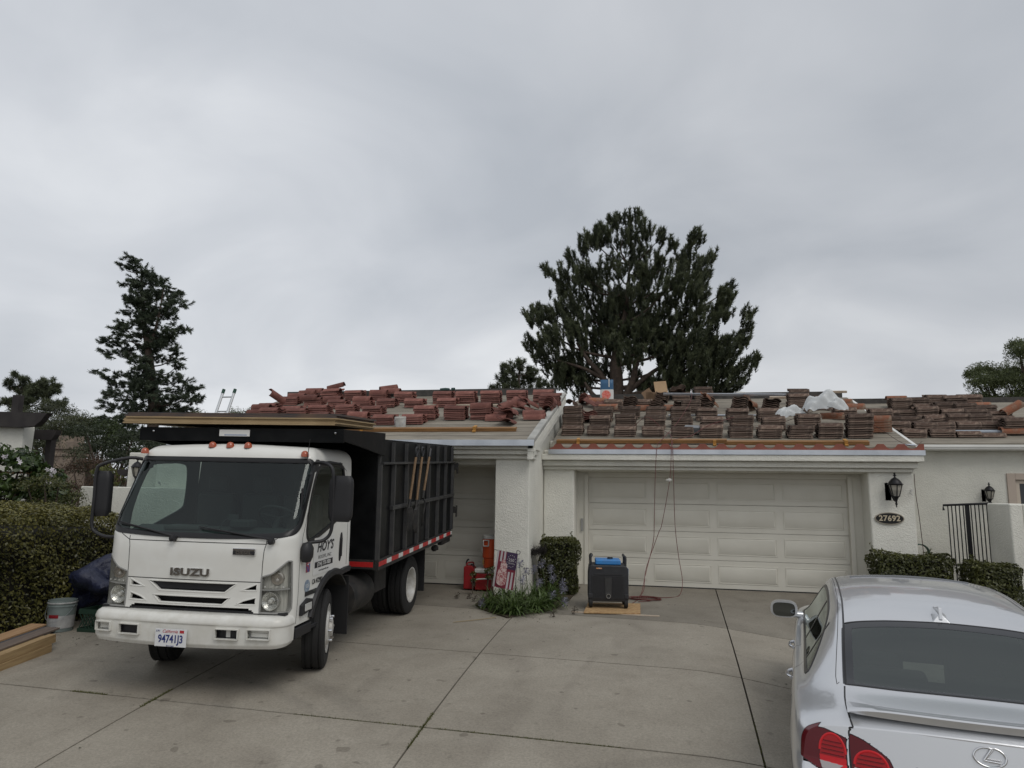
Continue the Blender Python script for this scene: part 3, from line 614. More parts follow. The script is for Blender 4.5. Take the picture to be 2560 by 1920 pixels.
BIG= [(-1.1,14.5,0.42),(-1.9,14.5,0.42),(-2.6,14.1,0.3),(-3.0,13.9,0.36),(-1.5,13.8,0.54),(-0.5,13.8,0.42),(-2.2,13.3,0.48),(-0.9,13.1,0.65),(-3.0,13.1,0.48),(0.2,13.5,0.3),(0.1,12.7,0.41),(-4.0,13.0,0.3),(-4.7,12.4,0.42),(-5.2,12.3,0.24),(-3.8,12.5,0.54),(-4.6,11.7,0.54),(-2.9,12.2,0.54),(0.7,12.8,0.29),(1.2,13.1,0.23),(1.8,13.2,0.35),(1.3,12.5,0.47),(2.0,12.4,0.52),(2.3,12.3,0.29),(1.5,11.6,0.64),(0.8,11.7,0.53),(2.1,11.5,0.35),(1.4,10.8,0.64),(0.5,10.8,0.47),(1.8,10.4,0.4),(-0.6,12.1,0.53),(-0.9,10.9,0.65),(-1.9,10.9,0.41),(-2.5,11.3,0.54),(-3.3,11.7,0.6),(-3.7,11.0,0.6),(-2.9,10.4,0.71),(-4.3,10.7,0.54),(-2.0,10.2,0.59),(-0.9,10.1,0.7),(-0.0,10.0,0.64),(0.9,9.9,0.64),(3.1,10.9,0.34),(3.3,11.3,0.23),(2.9,10.4,0.4),(2.8,9.9,0.4),(2.5,9.6,0.46),(1.8,9.3,0.63),(3.9,9.8,0.28),(4.0,9.3,0.28),(3.6,8.8,0.34),(3.4,8.4,0.45),(2.9,8.3,0.51),(2.2,8.6,0.57),(1.2,8.9,0.63),(0.3,9.1,0.58),(-0.7,9.1,0.58),(-1.7,9.3,0.65),(-2.9,9.4,0.65),(-3.7,9.7,0.65),(-4.6,9.8,0.54),(-5.4,10.5,0.36),(-5.9,10.6,0.36),(-6.2,10.3,0.24),(-5.7,9.9,0.42),(-5.2,9.4,0.48),(-5.9,8.8,0.3),(-5.4,8.4,0.54),(-4.6,8.7,0.6),(-3.7,9.0,0.53),(-4.9,7.8,0.53),(-4.1,7.9,0.59),(-4.2,7.3,0.59),(-3.4,7.3,0.53),(-4.6,7.0,0.35),(-3.7,6.8,0.59),(-1.9,8.5,0.47),(-1.1,8.4,0.47),(-0.3,8.6,0.46),(0.6,8.2,0.63),(1.4,8.1,0.69),(2.3,7.9,0.57),(3.0,7.6,0.45),(3.9,7.6,0.39),(4.2,7.7,0.22),(3.5,7.1,0.45),(2.8,7.0,0.51),(1.9,7.1,0.62),(1.2,7.3,0.63),(0.6,7.0,0.51),(-0.2,7.0,0.34),(-0.6,6.6,0.29),(-1.1,7.3,0.29),(1.2,6.6,0.51),(1.9,6.5,0.51),(2.7,6.5,0.39),(3.3,6.7,0.34)]
CON= [(-29.6,14.7,0.39,0.26),(-29.5,14.3,0.58,0.26),(-30.0,14.3,0.32,0.16),(-28.9,14.0,0.45,0.23),(-30.2,13.7,0.39,0.16),(-29.4,13.5,0.58,0.29),(-28.4,13.6,0.39,0.26),(-30.0,13.2,0.39,0.19),(-29.1,13.0,0.58,0.32),(-27.8,13.3,0.32,0.32),(-28.2,12.9,0.58,0.38),(-27.3,13.0,0.32,0.32),(-30.4,12.8,0.32,0.16),(-29.7,12.7,0.58,0.32),(-28.6,12.4,0.64,0.38),(-27.4,12.4,0.57,0.38),(-30.4,12.5,0.39,0.19),(-29.8,12.2,0.58,0.26),(-27.0,11.9,0.38,0.32),(-28.9,12.0,0.58,0.32),(-28.1,11.8,0.57,0.38),(-30.4,11.8,0.39,0.16),(-29.6,11.8,0.51,0.16),(-27.1,11.5,0.51,0.25),(-28.8,11.3,0.57,0.38),(-28.0,11.2,0.51,0.44),(-30.6,11.2,0.39,0.23),(-30.1,10.8,0.58,0.32),(-29.5,11.1,0.26,0.13),(-27.1,10.9,0.51,0.25),(-26.9,10.5,0.44,0.25),(-28.9,10.5,0.57,0.45),(-28.1,10.5,0.57,0.44),(-27.4,10.2,0.5,0.32),(-29.6,10.2,0.57,0.32),(-30.6,9.9,0.51,0.29),(-30.0,9.7,0.51,0.32),(-29.0,9.8,0.57,0.38),(-28.1,9.8,0.38,0.38),(-27.2,9.7,0.57,0.31),(-26.5,9.4,0.38,0.25),(-30.3,9.2,0.51,0.26),(-29.4,9.1,0.57,0.32),(-27.5,9.1,0.57,0.25),(-27.0,8.7,0.31,0.22),(-30.8,8.1,0.51,0.29),(-30.1,8.1,0.57,0.32),(-29.3,8.0,0.57,0.32),(-28.4,8.1,0.38,0.31),(-27.5,8.0,0.5,0.31),(-26.4,7.8,0.62,0.31),(-30.4,7.6,0.51,0.32),(-29.5,7.5,0.69,0.38),(-28.5,7.4,0.5,0.31),(-27.6,7.2,0.69,0.44),(-26.4,7.2,0.68,0.37),(-25.3,7.3,0.43,0.18),(-30.4,7.0,0.38,0.32),(-29.4,6.8,0.69,0.31),(-28.1,6.7,0.75,0.37),(-26.9,6.6,0.74,0.37),(-25.8,6.6,0.68,0.31),(-25.0,6.6,0.37,0.18),(-30.6,6.3,0.44,0.32),(-29.6,6.2,0.69,0.31),(-28.4,6.1,0.75,0.37),(-27.1,6.0,0.74,0.37),(-25.9,6.0,0.62,0.31),(-30.8,5.4,0.38,0.32),(-30.1,5.4,0.69,0.44),(-29.0,5.3,0.75,0.44),(-30.3,4.9,0.56,0.31),(-29.1,4.6,0.93,0.5),(-28.1,4.6,0.74,0.5)]
PL= [(-52.3,10.8,0.29),(-53.1,10.2,0.33),(-52.6,10.0,0.29),(-51.6,10.5,0.33),(-53.0,9.7,0.33),(-51.9,9.9,0.51),(-51.1,9.8,0.58),(-50.2,10.1,0.5),(-49.3,10.0,0.5),(-48.9,9.6,0.36),(-50.4,9.3,0.57),(-51.4,9.2,0.58),(-49.4,9.2,0.36),(-52.3,9.4,0.36),(-53.5,8.9,0.29),(-53.0,8.6,0.36),(-52.4,8.5,0.36),(-51.3,8.4,0.5),(-50.3,8.5,0.57),(-49.2,8.4,0.43),(-48.4,8.4,0.36),(-47.9,8.6,0.25),(-48.0,8.2,0.21)]
SP_LOBES= [(-9.7,10.0,0.42),(-10.2,9.4,0.34),(-8.8,10.2,0.34),(-9.1,9.6,0.67),(-8.3,9.7,0.42),(-8.6,9.0,0.92),(-7.6,8.8,0.42),(-9.7,8.9,0.67),(-10.5,8.6,0.42)]
# ---------------------------------------------------------------- tile stacks in rows
HN = {'R': 'double garage roof', 'L': 'left garage roof', 'F': 'far right roof'}
CN = {'R': ('B', 'brown'), 'L': ('R', 'red'), 'F': ('B', 'brown')}
def rowof(h, x, y, n):
    if h == 'R': return 0 if y < 14.8 else 1 if y < 15.8 else 2 if y < 16.8 else 3
    if h == 'L':
        if y < 13.6: return 0
        if y < 14.95: return 1
        if x > -5.9: return 2 if n <= 5 and x < -4 else 3
        return 2 if y < 15.7 else 3
    return [k for k, c in enumerate((15.3, 15.95, 16.6, 17.05, 17.7, 99)) if y < c][0]
RN = {'R': ['lowest', 'second', 'third', 'top'], 'L': ['lowest', 'second', 'third', 'ridge'], 'F': ['gutter', 'second', 'third', 'fourth', 'fifth', 'ridge']}
for h, lst in STACKS.items():
    rows = {}
    for x, y, n in lst: rows.setdefault(rowof(h, x, y, n), []).append((x, y, n))
    for r, items in rows.items():
        items.sort()
        for k, (x, y, n) in enumerate(items):
            if n >= 13: lab = f'tallest {CN[h][1]} tile stack of the {RN[h][r]} row on the {HN[h]}'
            else: lab = f'{ORD[k]} {CN[h][1]} tile stack from left, {RN[h][r]} row, {HN[h]}'
            hh = .05+.03*n
            if r > 0 and n < 8: y -= .26; hh += .085
            tile_stack(h, x, y+(0 if h != 'F' else .02), max(1, int(round((hh-.035)/.044))), CN[h][0], lab, f'stacks of {CN[h][1]} roof tiles', topC=(h == 'L' and rng.random() < .12))
# end-on stacks showing their S-shaped ends
for k, (x, y, n, lab) in enumerate([(-.74, 16.95, 7, 'first from the left'), (-.08, 16.9, 5, 'second from the left'), (.46, 16.85, 5, 'third from the left'), (1.04, 16.8, 7, 'fourth, with a broken piece on it'), (1.78, 16.75, 7, 'fifth from the left'), (2.46, 16.7, 6, 'last on the right')]):
    tile_stack('R', x, y+.1, n, 'B', f'end-on brown tile stack with wavy ends, {lab}', 'end-on stacks of brown tiles', rz=math.pi/2)
tile_stack('R', .04, 18.0, 5, 'B', 'wavy-ended brown tile stack beside the cardboard box on the ridge', 'end-on stacks of brown tiles', rz=math.pi/2)
tile_stack('R', .55, 18.15, 4, 'B', 'low brown tile stack on the ridge below tilted wavy tiles', 'stacks of brown roof tiles')
for k in range(4):
    o = link('tile', ME[('L', 'B')], None, Vector((.6+.02*k, 18.25, zR(18.2)+.19+.028*k)), (0, R(14), math.pi/2)); tag(o, ['lowest', 'second lowest', 'second highest', 'topmost'][k]+' of the tilted wavy brown tiles on the low ridge stack', 'roof tile', 'tilted tiles at the ridge')
tile_stack('R', 1.11, 18.15, 7, 'B', 'brown tile stack on the ridge right of the tilted wavy tiles', 'stacks of brown roof tiles')
tile_stack('R', -1.95, 17.8, 6, 'R', 'red barrel tiles nested in a curved stack at the left ridge corner', 'end-on barrel stacks', rz=math.pi/2-.2, kind='C', pitch=.033)
tile_stack('R', -1.58, 15.9, 5, 'R', 'dark red tile stack turned end-on beside the second brown row', 'end-on barrel stacks', rz=math.pi/2)
tile_stack('L', -2.36, 14.5, 6, 'R', 'nested red barrel tiles with arched ends facing out near the right rake', 'end-on barrel stacks', rz=math.pi/2, kind='C', pitch=.04)
tile_stack('R', 4.18, 14.9, 5, 'O', 'orange-red barrel tiles stacked beside the tallest brown stack', 'end-on barrel stacks', kind='C', pitch=.05, rz=-.1)
def loose(house, x, y, color, kind, rot, lab, lift=.02):
    o = link('tile', ME[(kind, color)], None, onroof(x, y, house, lift), rot); return tag(o, lab, 'roof tile', 'loose roof tiles')
s0 = math.atan(SL)
for a in [('R', -.42, 16.9, 'O', 'C', (s0, 0, 0), 'orange barrel tile lying behind the brown rows, left one', .03), ('R', .2, 16.9, 'O', 'C', (s0, 0, .05), 'pale orange barrel tile lying between two end-on stacks', .03),
          ('R', -1.5, 17.4, 'O', 'C', (s0, 0, .1), 'stained orange barrel tile under the red barrel stack', .12), ('R', -1.15, 16.05, 'O', 'C', (s0, 0, 0), 'stained barrel tile capping the left third-row stack', .24),
          ('R', -1.7, 17.3, 'R', 'L', (s0, .5, -.5), 'dark red tile sliding down beside the left ridge corner', .12), ('R', -1.35, 16.8, 'R', 'L', (s0, .35, -.4), 'second dark red tile leaning in the jumble at left', .15),
          ('R', 4.1, 17.1, 'O', 'C', (s0, 0, 0), 'weathered red barrel tile near the ridge at the right rake', .08), ('R', 4.15, 16.3, 'O', 'C', (s0, 0, .03), 'rusty mottled barrel tile on the stacks behind the tallest one', .14),
          ('R', 3.5, 15.4, 'O', 'C', (s0, 0, 0), 'mottled barrel tile under the white plastic sheet', .14), ('R', 2.17, 16.9, 'O', 'L', (s0+.6, 0, 1.2), 'bright orange broken tile between the end-on stacks', .08),
          ('R', 2.0, 16.92, 'B', 'C', (s0, 1.2, 0), 'grey barrel tile standing upright between the end-on stacks', .12), ('R', 1.2, 16.7, 'O', 'L', (.5, .6, .7), 'pale broken tile piece on the fourth end-on stack', .26),
          ('R', 3.1, 16.66, 'B', 'L', (s0, .02, -.05), 'topmost long tile shifted left on the tallest ridge stack', .46), ('R', 3.75, 17.2, 'B', 'L', (.2, -.1, .3), 'split brown tile tipped up on the ridge at right', .22),
          ('R', -2.05, 17.2, 'B', 'C', (s0, 0, 1.4), 'small grey barrel tile in the corner of the valley', .1),
          ('L', -3.21, 13.55, 'R', 'C', (s0, 0, -.1), 'red barrel tile at the left end of the loose pile', .02), ('L', -3.1, 13.75, 'R', 'C', (s0, 0, -.12), 'red barrel tile behind the left end of the loose pile', .03),
          ('L', -2.84, 13.75, 'R', 'L', (s0, 0, 1.5), 'red wavy tile on top of the loose pile, end facing out', .14), ('L', -2.82, 13.7, 'R', 'L', (s0, 0, 1.52), 'red wavy tile under the top one of the loose pile', .11),
          ('L', -2.76, 13.3, 'R', 'L', (s0, 0, 1.5), 'red wavy tile nearest the toe board in the loose pile', .02), ('L', -2.45, 13.62, 'R', 'C', (s0, 0, .05), 'red barrel tile at the right end of the loose pile', .08),
          ('L', -2.43, 13.6, 'R', 'C', (s0, 0, .03), 'red barrel tile under the right end one of the loose pile', .03), ('L', -3.05, 14.25, 'R', 'C', (s0+.2, -.35, .9), 'red barrel tile slanting up across the back of the loose pile', .12),
          ('L', -2.95, 14.4, 'R', 'C', (s0, .45, -.7), 'narrow red barrel tile leaning the other way in the loose pile', .14), ('L', -2.64, 14.3, 'R', 'L', (s0, 0, 1.25), 'red wavy tile lying open side up behind the loose pile', .05),
          ('L', -2.6, 14.45, 'R', 'L', (s0+.3, .15, 1.2), 'red wavy tile tipped on the open one behind the loose pile', .12), ('L', -3.3, 14.3, 'R', 'L', (s0, .1, .4), 'chipped red tile at the back left of the loose pile', .03),
          ('L', -8.9, 14.3, 'R', 'C', (s0, 0, 0), 'big red barrel tile at the far left end of the lowest row', .13), ('L', -8.95, 14.2, 'R', 'C', (s0, 0, 0), 'lower red barrel tile at the far left end of the lowest row', .03),
          ('L', -8.75, 14.7, 'R', 'C', (1.0, .4, 1.2), 'red barrel tile standing tilted like a tent at the far left', .27), ('L', -8.2, 15.2, 'R', 'C', (s0, 0, 0), 'red barrel tile on the third row, left one of two', .16),
          ('L', -7.5, 15.0, 'R', 'C', (s0, 0, 0), 'red barrel tile on the third row, right one of two', .16), ('L', -8.7, 15.5, 'R', 'C', (s0, 0, 0), 'red barrel tile behind the tent tile', .15),
          ('L', -8.5, 16.0, 'R', 'C', (s0, 0, 0), 'red barrel tile topping the left end of the ridge row', .18), ('L', -8.0, 16.2, 'R', 'C', (.3, -.25, .1), 'red barrel tile tipped on the ridge row at left', .25),
          ('L', -6.5, 16.1, 'R', 'C', (.3, -.2, .6), 'red barrel tile tipped on the ridge row further right', .2), ('L', -6.4, 15.9, 'R', 'C', (s0, 0, 0), 'red barrel tile in front of the tipped ridge tile', .16)]:
    loose(*a)
for a in [('F', 7.05, 17.4, 'O', 'C', (s0, 0, 0), 'stained barrel tile on the fifth row of the far right roof', .1), ('F', 6.75, 15.3, 'O', 'C', (s0, 0, 0), 'mottled barrel tile at the right end above the white gutter', .05),
          ('F', 5.5, 17.9, 'O', 'C', (s0, 0, 0), 'barrel tile capping the first ridge stack of the far right roof', .17), ('F', 5.35, 15.85, 'B', 'L', (s0, -.35, .15), 'brown tile slanting across the second row of the far right roof', .12),
          ('F', 7.3, 16.4, 'O', 'C', (s0+.2, -.5, .2), 'barrel tile tipped up like a tent at the right picture edge', .25), ('F', 7.1, 15.4, 'B', 'L', (s0, .3, -.3), 'brown tile sloping down at the right picture edge', .08)]:
    loose(*a)
# ---------------------------------------------------------------- toe boards with brackets
def toe_board(house, x0, x1, y, label, yaw=0.):
    t = thing('toe_board', label, 'toe board', onroof(x0, y, house, .0), group='timber toe boards along the eaves', rot=(s0, 0, yaw))
    mb = MB(); mb.box(0, x1-x0, -.02, .09, .03, .068); mb.box(0, x1-x0, -.022, .016, .0, .03); mb.build('board', M_wood, t, bevel=.004); return t
toe_board('R', -2.04, 1.25, 14.02, 'long orange toe board on the left half of the double garage eave', -.035)
toe_board('R', 1.2, 3.75, 13.93, 'darker orange toe board on the right half of the double garage eave', -.01)
toe_board('L', -6.1, -2.62, 12.78, 'orange toe board below the red tiles on the left garage roof')
def bracket(house, x, y, label):
    mb = MB(); mb.box(-.03, .03, -.045, -.023, .0, .10); mb.box(-.03, .03, -.0225, .11, .0695, .09); mb.box(-.03, .03, -.1, -.0455, 0, .03)
    o = mb.build('roof_bracket', M_brack, None, bevel=.004, loc=onroof(x, y, house, .006), rot=(s0, 0, 0)); return tag(o, label, 'bracket', 'orange toe board brackets')
bracket('R', -1.6, 14.0, 'orange bracket holding the left end of the double garage toe board'); bracket('R', 1.02, 13.92, 'orange bracket where the two double garage toe boards meet')
bracket('R', 3.35, 13.91, 'orange bracket near the right end of the double garage toe board'); bracket('L', -3.42, 12.78, 'orange bracket with a dangling strap on the left garage toe board')
bracket('L', -5.7, 12.78, 'orange bracket just right of the truck plywood on the left roof')
# pale battens and metal strips lying on the decks
def strip(name, house, p0, p1, w, th, m, label, cat, lift=.03, group=None):
    a = onroof(*p0, house, lift); b = onroof(*p1, house, lift); d = b-a; L_ = d.length
    mb = MB(); mb.box(0, L_, -w/2, w/2, 0, th); o = mb.build(name, m, None, bevel=.002); mx = frameM(a, d, (0, 1, SL)); o.matrix_world = mx; return tag(o, label, cat, group)
M_pale = mat('pale_batten', (.5, .42, .33), .7, col2=(.4, .32, .24), scale=5)
strip('batten', 'L', (-5.6, 15.02), (-3.15, 15.0), .05, .03, M_pale, 'thin pale batten lying below the ridge row of red tiles', 'batten')
strip('metal_flashing', 'R', (.1, 17.3), (3.15, 16.95), .06, .05, M_metal, 'long white-grey metal flashing propped along the top of the brown stacks', 'flashing', .32)
strip('batten', 'R', (2.6, 17.6), (3.1, 17.6), .09, .05, M_pale, 'short pale batten under the end of the metal flashing', 'batten', .14)
strip('batten', 'R', (3.95, 17.9), (4.4, 17.9), .07, .05, M_pale, 'pale board end poking out at the right ridge', 'batten', .2)
strip('batten', 'R', (-1.5, 14.85), (-1.3, 14.85), .10, .03, M_pale, 'small pale board between the first two front stacks', 'batten', .02)
M_bl = mat('bluish_metal', (.45, .5, .56), .4, .4)
strip('metal_flashing', 'R', (.2, 16.45), (2.9, 16.35), .10, .004, M_metal, 'flat light metal strip on the deck behind the third row', 'flashing', .02)
strip('metal_flashing', 'F', (5.45, 15.42), (7.0, 15.45), .13, .03, M_bl, 'light blue-grey metal strip behind the gutter row', 'flashing', .05)
strip('metal_flashing', 'R', (4.25, 13.93), (4.52, 13.9), .10, .003, M_metal, 'small scrap of flashing near the right eave corner', 'flashing', .01)
strip('tray', 'R', (.5, 14.78), (1.02, 14.7), .22, .10, mat('grey_tray', (.18, .19, .2), .6), 'dark grey tray between the fifth and sixth front stacks', 'tray', .06)
# ---------------------------------------------------------------- bucket, product bag, cardboard box, plastic sheet
def bucket(name, loc, rot, label, r=.13, h=.3, mats=None, open_=True, handle=True, band=True):
    t = thing(name, label, 'bucket', loc, rot=rot); mb = MB()
    prof = [(r*.88, 0), (r, h*.8), (r*1.03, h*.8), (r*1.03, h*.83), (r*1.0, h*.84), (r*1.0, h*.9), (r*1.05, h*.9), (r*1.05, h*.93), (r, h*.94), (r, h), (r*.96, h), (r*.84, .02), (.001, .02)]
    mb.lathe([(.001, 0)]+prof, seg=28, cap=False); mb.build('shell', mats[0], t, smooth=35)
    if handle:
        pts = [(r*1.05*math.cos(a), -r*1.08, h*.88-math.sin(a)*r*1.35) if False else (r*1.06*math.cos(a), -abs(math.sin(a))*r*.55-.0, h*.88-abs(math.sin(a))*r*1.25) for a in np.linspace(0, math.pi, 14)]
        m2 = MB(); m2.tube([(p[0], p[1]-r*.62*math.sin(a), p[2]) for p, a in zip(pts, np.linspace(0, math.pi, 14))], .0025, 6); m2.build('handle', M_metal, t, smooth=40)
    return t
M_bw = mat('white_plastic', (.6, .6, .57), .45, col2=(.48, .47, .44), scale=12)
bucket('bucket', onroof(-5.02, 13.08, 'L', .01), (s0*.6, 0, 0), 'small white plastic bucket by the toe board on the left garage roof', .11, .21, [M_bw])
b = thing('product_bag', 'blue and white plastic sack with red round print standing on the ridge', 'sack', onroof(-1.32, 18.0, 'R', .0))
M_bagw = mat('sack_white', (.6, .6, .58), .45, bump=.3, bscale=18); M_bagb = mat('sack_blue', (.03, .10, .2), .4, bump=.3, bscale=18); M_bagr = mat('sack_red', (.62, .07, .04), .5, col2=(.7, .3, .25), scale=30)
def sack(z0, z1, m, nm):
    mb = MB(); rings = []
    for z in np.linspace(z0, z1, 9):
        rings.append([(.17*abs(math.cos(a))**.5*math.copysign(1, math.cos(a))*(1+.02*math.sin(9*z)), .07*abs(math.sin(a))**.7*math.copysign(1, math.sin(a))*(1 if z < .5 else 1-.6*(z-.5)/.12), z) for a in np.linspace(0, 2*math.pi, 32, endpoint=False)])
    mb.rings(rings); return mb.build(nm, m, b, smooth=40)
sack(0, .34, M_bagw, 'lower_part'); sack(.34, .60, M_bagb, 'upper_part')
mb = MB(); mb.lathe([(.001, -.078), (.115, -.078), (.115, -.070), (.001, -.070)], c=(-.01, 0, .2), ax=1, seg=26, cap=False); mb.build('round_print', M_bagr, b)
mb = MB(); mb.box(.05, .075, -.078, -.06, .4, .62); mb.build('label_strip', M_bagw, b)
t = thing('cardboard_box', 'open brown cardboard box with a raised flap on the ridge by the big pine', 'box', onroof(-.12, 18.1, 'R', .02), rz=.25)
M_card = mat('cardboard', (.42, .29, .17), .8, col2=(.36, .24, .14), scale=5); M_cardd = mat('cardboard_inside', (.2, .13, .08), .9)
mb = MB(); mb.box(-.25, .22, -.14, .14, 0, .20); mb.build('carton', M_cardd, t, bevel=.003)
mb = MB(); mb.box(0, .32, 0, .006, 0, .36, 0, Matrix.Translation((.0, -.15, .12)) @ Matrix.Rotation(R(-6), 4, 'Y') @ Matrix.Rotation(R(-10), 4, 'X')); mb.build('flap', M_card, t)
mb = MB(); mb.box(-.25, 0, 0, .006, 0, .26, 0, Matrix.Translation((-.02, -.14, .1)) @ Matrix.Rotation(R(-35), 4, 'Y')); mb.build('flap', M_cardd, t)
# crumpled translucent sheet
def sheet(loc, w_, d_, h_, label, seed, n=46, rz=0.):
    r = np.random.default_rng(seed); u, v = np.meshgrid(np.linspace(-1, 1, n), np.linspace(-1, 1, n), indexing='ij')
    z = h_*(1-np.abs(u)**2.6)*(1-.95*np.clip(-v, 0, 1)**2.5-.5*np.clip(v, 0, 1)**2)*(1+.16*np.sin(5*u+1)*np.cos(2.5*v))
    for _ in range(26):
        a = r.uniform(0, 6.28); f = r.uniform(1.5, 6); p = r.uniform(0, 6.28); z += h_*.10/f*np.abs(((u*math.cos(a)+v*math.sin(a))*f+p) % 2-1)*2
    x = u*w_*(1+.08*np.sin(3*v+1)); y = v*d_*(1+.1*np.sin(4*u)); z = z-h_*.15
    idx = np.arange(n*n).reshape(n, n); F = np.stack([idx[:-1, :-1], idx[1:, :-1], idx[1:, 1:], idx[:-1, 1:]], -1).reshape(-1, 4)
    m = bpy.data.materials.get('plastic_sheet')
    if not m: m = mat('plastic_sheet', (.72, .75, .76), .35, bump=.2, bscale=40); tr = m.node_tree.nodes.new('ShaderNodeBsdfTranslucent'); tr.inputs[0].default_value = (.8, .82, .82, 1); ms = m.node_tree.nodes.new('ShaderNodeMixShader'); ms.inputs[0].default_value = .35; m.node_tree.links.new(m.node_tree.nodes['Principled BSDF'].outputs[0], ms.inputs[1]); m.node_tree.links.new(tr.outputs[0], ms.inputs[2]); m.node_tree.links.new(ms.outputs[0], m.node_tree.nodes['Material Output'].inputs[0])
    o = link('plastic_sheet', nmesh('plastic_sheet', np.stack([x, y, z], -1).reshape(-1, 3), F, m, smooth=True), None, loc, (s0, 0, rz)); o.data.set_sharp_from_angle(angle=R(28))
    return tag(o, label, 'plastic sheet')
sheet(onroof(3.32, 15.25, 'R', .2), .40, .22, .30, 'large white translucent plastic sheet bunched over the brown stacks', 3, rz=-.1)
sheet(onroof(2.68, 15.35, 'R', .14), .30, .16, .17, 'smaller white plastic sheet trailing left of the large one', 5, rz=.25)
# roof tools: nail gun on the left ridge
t = thing('nail_gun', 'dark green power tool lying on the left garage ridge', 'power tool', Vector((-5.15, 16.35, zL(16.35)+.16)))
mb = MB(); mb.lathe([(.0, -.14), (.035, -.13), (.045, 0), (.035, .1), (0, .12)], ax=0, seg=12, cap=False); mb.lathe([(.0, -.0), (.045, .01), (.045, .09), (0, .1)], c=(.15, 0, 0), ax=0, seg=12, cap=False); mb.tube([(-.02, 0, -.02), (-.06, 0, -.15)], .02); mb.build('housing', mat('tool_green', (.02, .05, .045), .45), t, smooth=40)
# dome vent
mb = MB(); mb.lathe([(.2, 0), (.2, .05), (.17, .12), (.1, .17), (.0, .185)], seg=24, cap=False); tag(mb.build('roof_vent', M_white, None, smooth=60, loc=(2.05, 18.7, zR(18.35)+.05)), 'round white dome vent behind the double garage ridge', 'vent')
# ---------------------------------------------------------------- ladder at the left roof
t = thing('extension_ladder', 'aluminium extension ladder whose green-capped tips rise above the truck', 'ladder', (-9.50, 12.2, 0))
mb = MB()
tip = Vector((.33, 1.1, 3.85)); side = Vector((.27, .0, 0))
for s in (0, 1): a = side*s; mb.tube([a, a+tip], .028, 6)
al = mat('aluminium', (.55, .57, .58), .35, .7); mb.build('rail', al, t)
for k in range(12):
    f = (k+.6)/12; mb = MB(); mb.tube([tip*f, tip*f+side], .015, 8); mb.build('rung', al, t)
for s in (0, 1): mb = MB(); a = side*s+tip; mb.tube([a-tip*.012, a+tip*.012], .034, 8); mb.build('end_cap', mat('cap_green', (.015, .06, .04), .5), t)
# ---------------------------------------------------------------- cords
M_cord = mat('red_cord', (.11, .022, .02), .5); M_cordd = mat('brown_cord', (.06, .03, .025), .6)
def spline(pts, n=12):
    P = [Vector(p) for p in pts]; out = []
    for i in range(len(P)-1):
        a = P[max(i-1, 0)]; b = P[i]; c = P[i+1]; d = P[min(i+2, len(P)-1)]
        for k in range(n):
            t = k/n; out.append(.5*((2*b)+(-a+c)*t+(2*a-5*b+4*c-d)*t*t+(-a+3*b-3*c+d)*t**3))
    out.append(P[-1]); return out
def cord(pts, m, label, r=.0055, name='power_line', group='red extension cords from the roof', cat='cord'):
    mb = MB(); mb.tube(spline(pts), r, 6); return tag(mb.build(name, m, None, smooth=60), label, cat, group)
def rf(x, y, l=.02): return tuple(onroof(x, y, 'R', l))
cord([rf(.75, 17.0, .5), rf(.72, 16.4, .4), rf(.55, 15.6, .3), rf(.35, 14.8, .22), rf(.12, 14.1, .14), rf(.0, 13.85, .08), (-.06, 13.68, 2.68), (-.1, 13.66, 2.1), (-.13, 13.66, 1.25), (-.16, 13.66, .9), (-.3, 13.3, .35), (-.38, 12.9, .02), (-.45, 12.5, .008), (-.52, 12.0, .008)], M_cord, 'leftmost red cord dropping from the roof edge in front of the garage door')
cord([rf(-.55, 15.2, .05), rf(-.25, 15.0, .3), rf(.1, 14.6, .1), rf(.2, 14.2, .14), rf(.22, 13.85, .1), (.21, 13.68, 2.68), (.17, 13.66, 2.1), (.02, 13.66, 1.3), (-.05, 13.66, 1.1), (-.2, 13.66, .7), (-.3, 13.5, .4), (-.33, 13.2, .1), (-.42, 12.75, .01), (-.2, 12.6, .01), (-.4, 12.35, .02)], M_cord, 'middle red cord with a white tag slanting towards the generator')
cord([rf(1.5, 14.95, .3), rf(.95, 14.4, .26), rf(.6, 14.15, .12), rf(.3, 13.95, .1), rf(.24, 13.85, .08), (.235, 13.68, 2.68), (.24, 13.66, 2.1), (.25, 13.66, 1.25), (.30, 13.66, .7), (.36, 13.6, .25), (.3, 13.4, .02), (.1, 13.1, .008), (-.15, 13.0, .01), (-.4, 12.7, .012)], M_cord, 'rightmost red cord looping down beside the middle one')
co = [(-.3+.26*math.cos(a*1.0)*(1+.12*math.sin(a*.37)), 12.75+.17*math.sin(a)*(1+.2*math.cos(a*.51)), .008+.011*(a/6.28)*.6) for a in np.linspace(0, 6.28*4.3, 60)]
mb = MB(); mb.tube(co, .0055, 6); tag(mb.build('cord_coil', M_cord, None, smooth=60), 'tangle of red cord lying on the concrete beside the generator', 'cord')
mb = MB(); mb.lathe([(0, 0), (.03, 0), (.03, .012), (0, .012)], ax=1, seg=12, cap=False); mb.box(-.06, .04, -.005, .005, -.012, .012); tag(mb.build('cord_tag', M_bw, None, loc=(.165, 13.645, 2.08)), 'small white tag on the middle red cord', 'tag')
cord([rf(1.0, 14.5, .27), rf(1.4, 14.75, .2), rf(1.9, 15.0, .08), rf(2.4, 15.1, .05)], M_cordd, 'dark hose snaking between the front stacks', name='air_hose', group='dark hoses on the double garage roof')
cord([rf(3.3, 14.95, .5), rf(3.7, 14.5, .42), rf(4.0, 14.3, .25), rf(4.3, 14.0, .04), rf(4.48, 13.82, .02), (4.7, 14.1, 2.84)], M_cordd, 'dark wire running down to the right eave corner', name='air_hose', group='dark hoses on the double garage roof', r=.004)
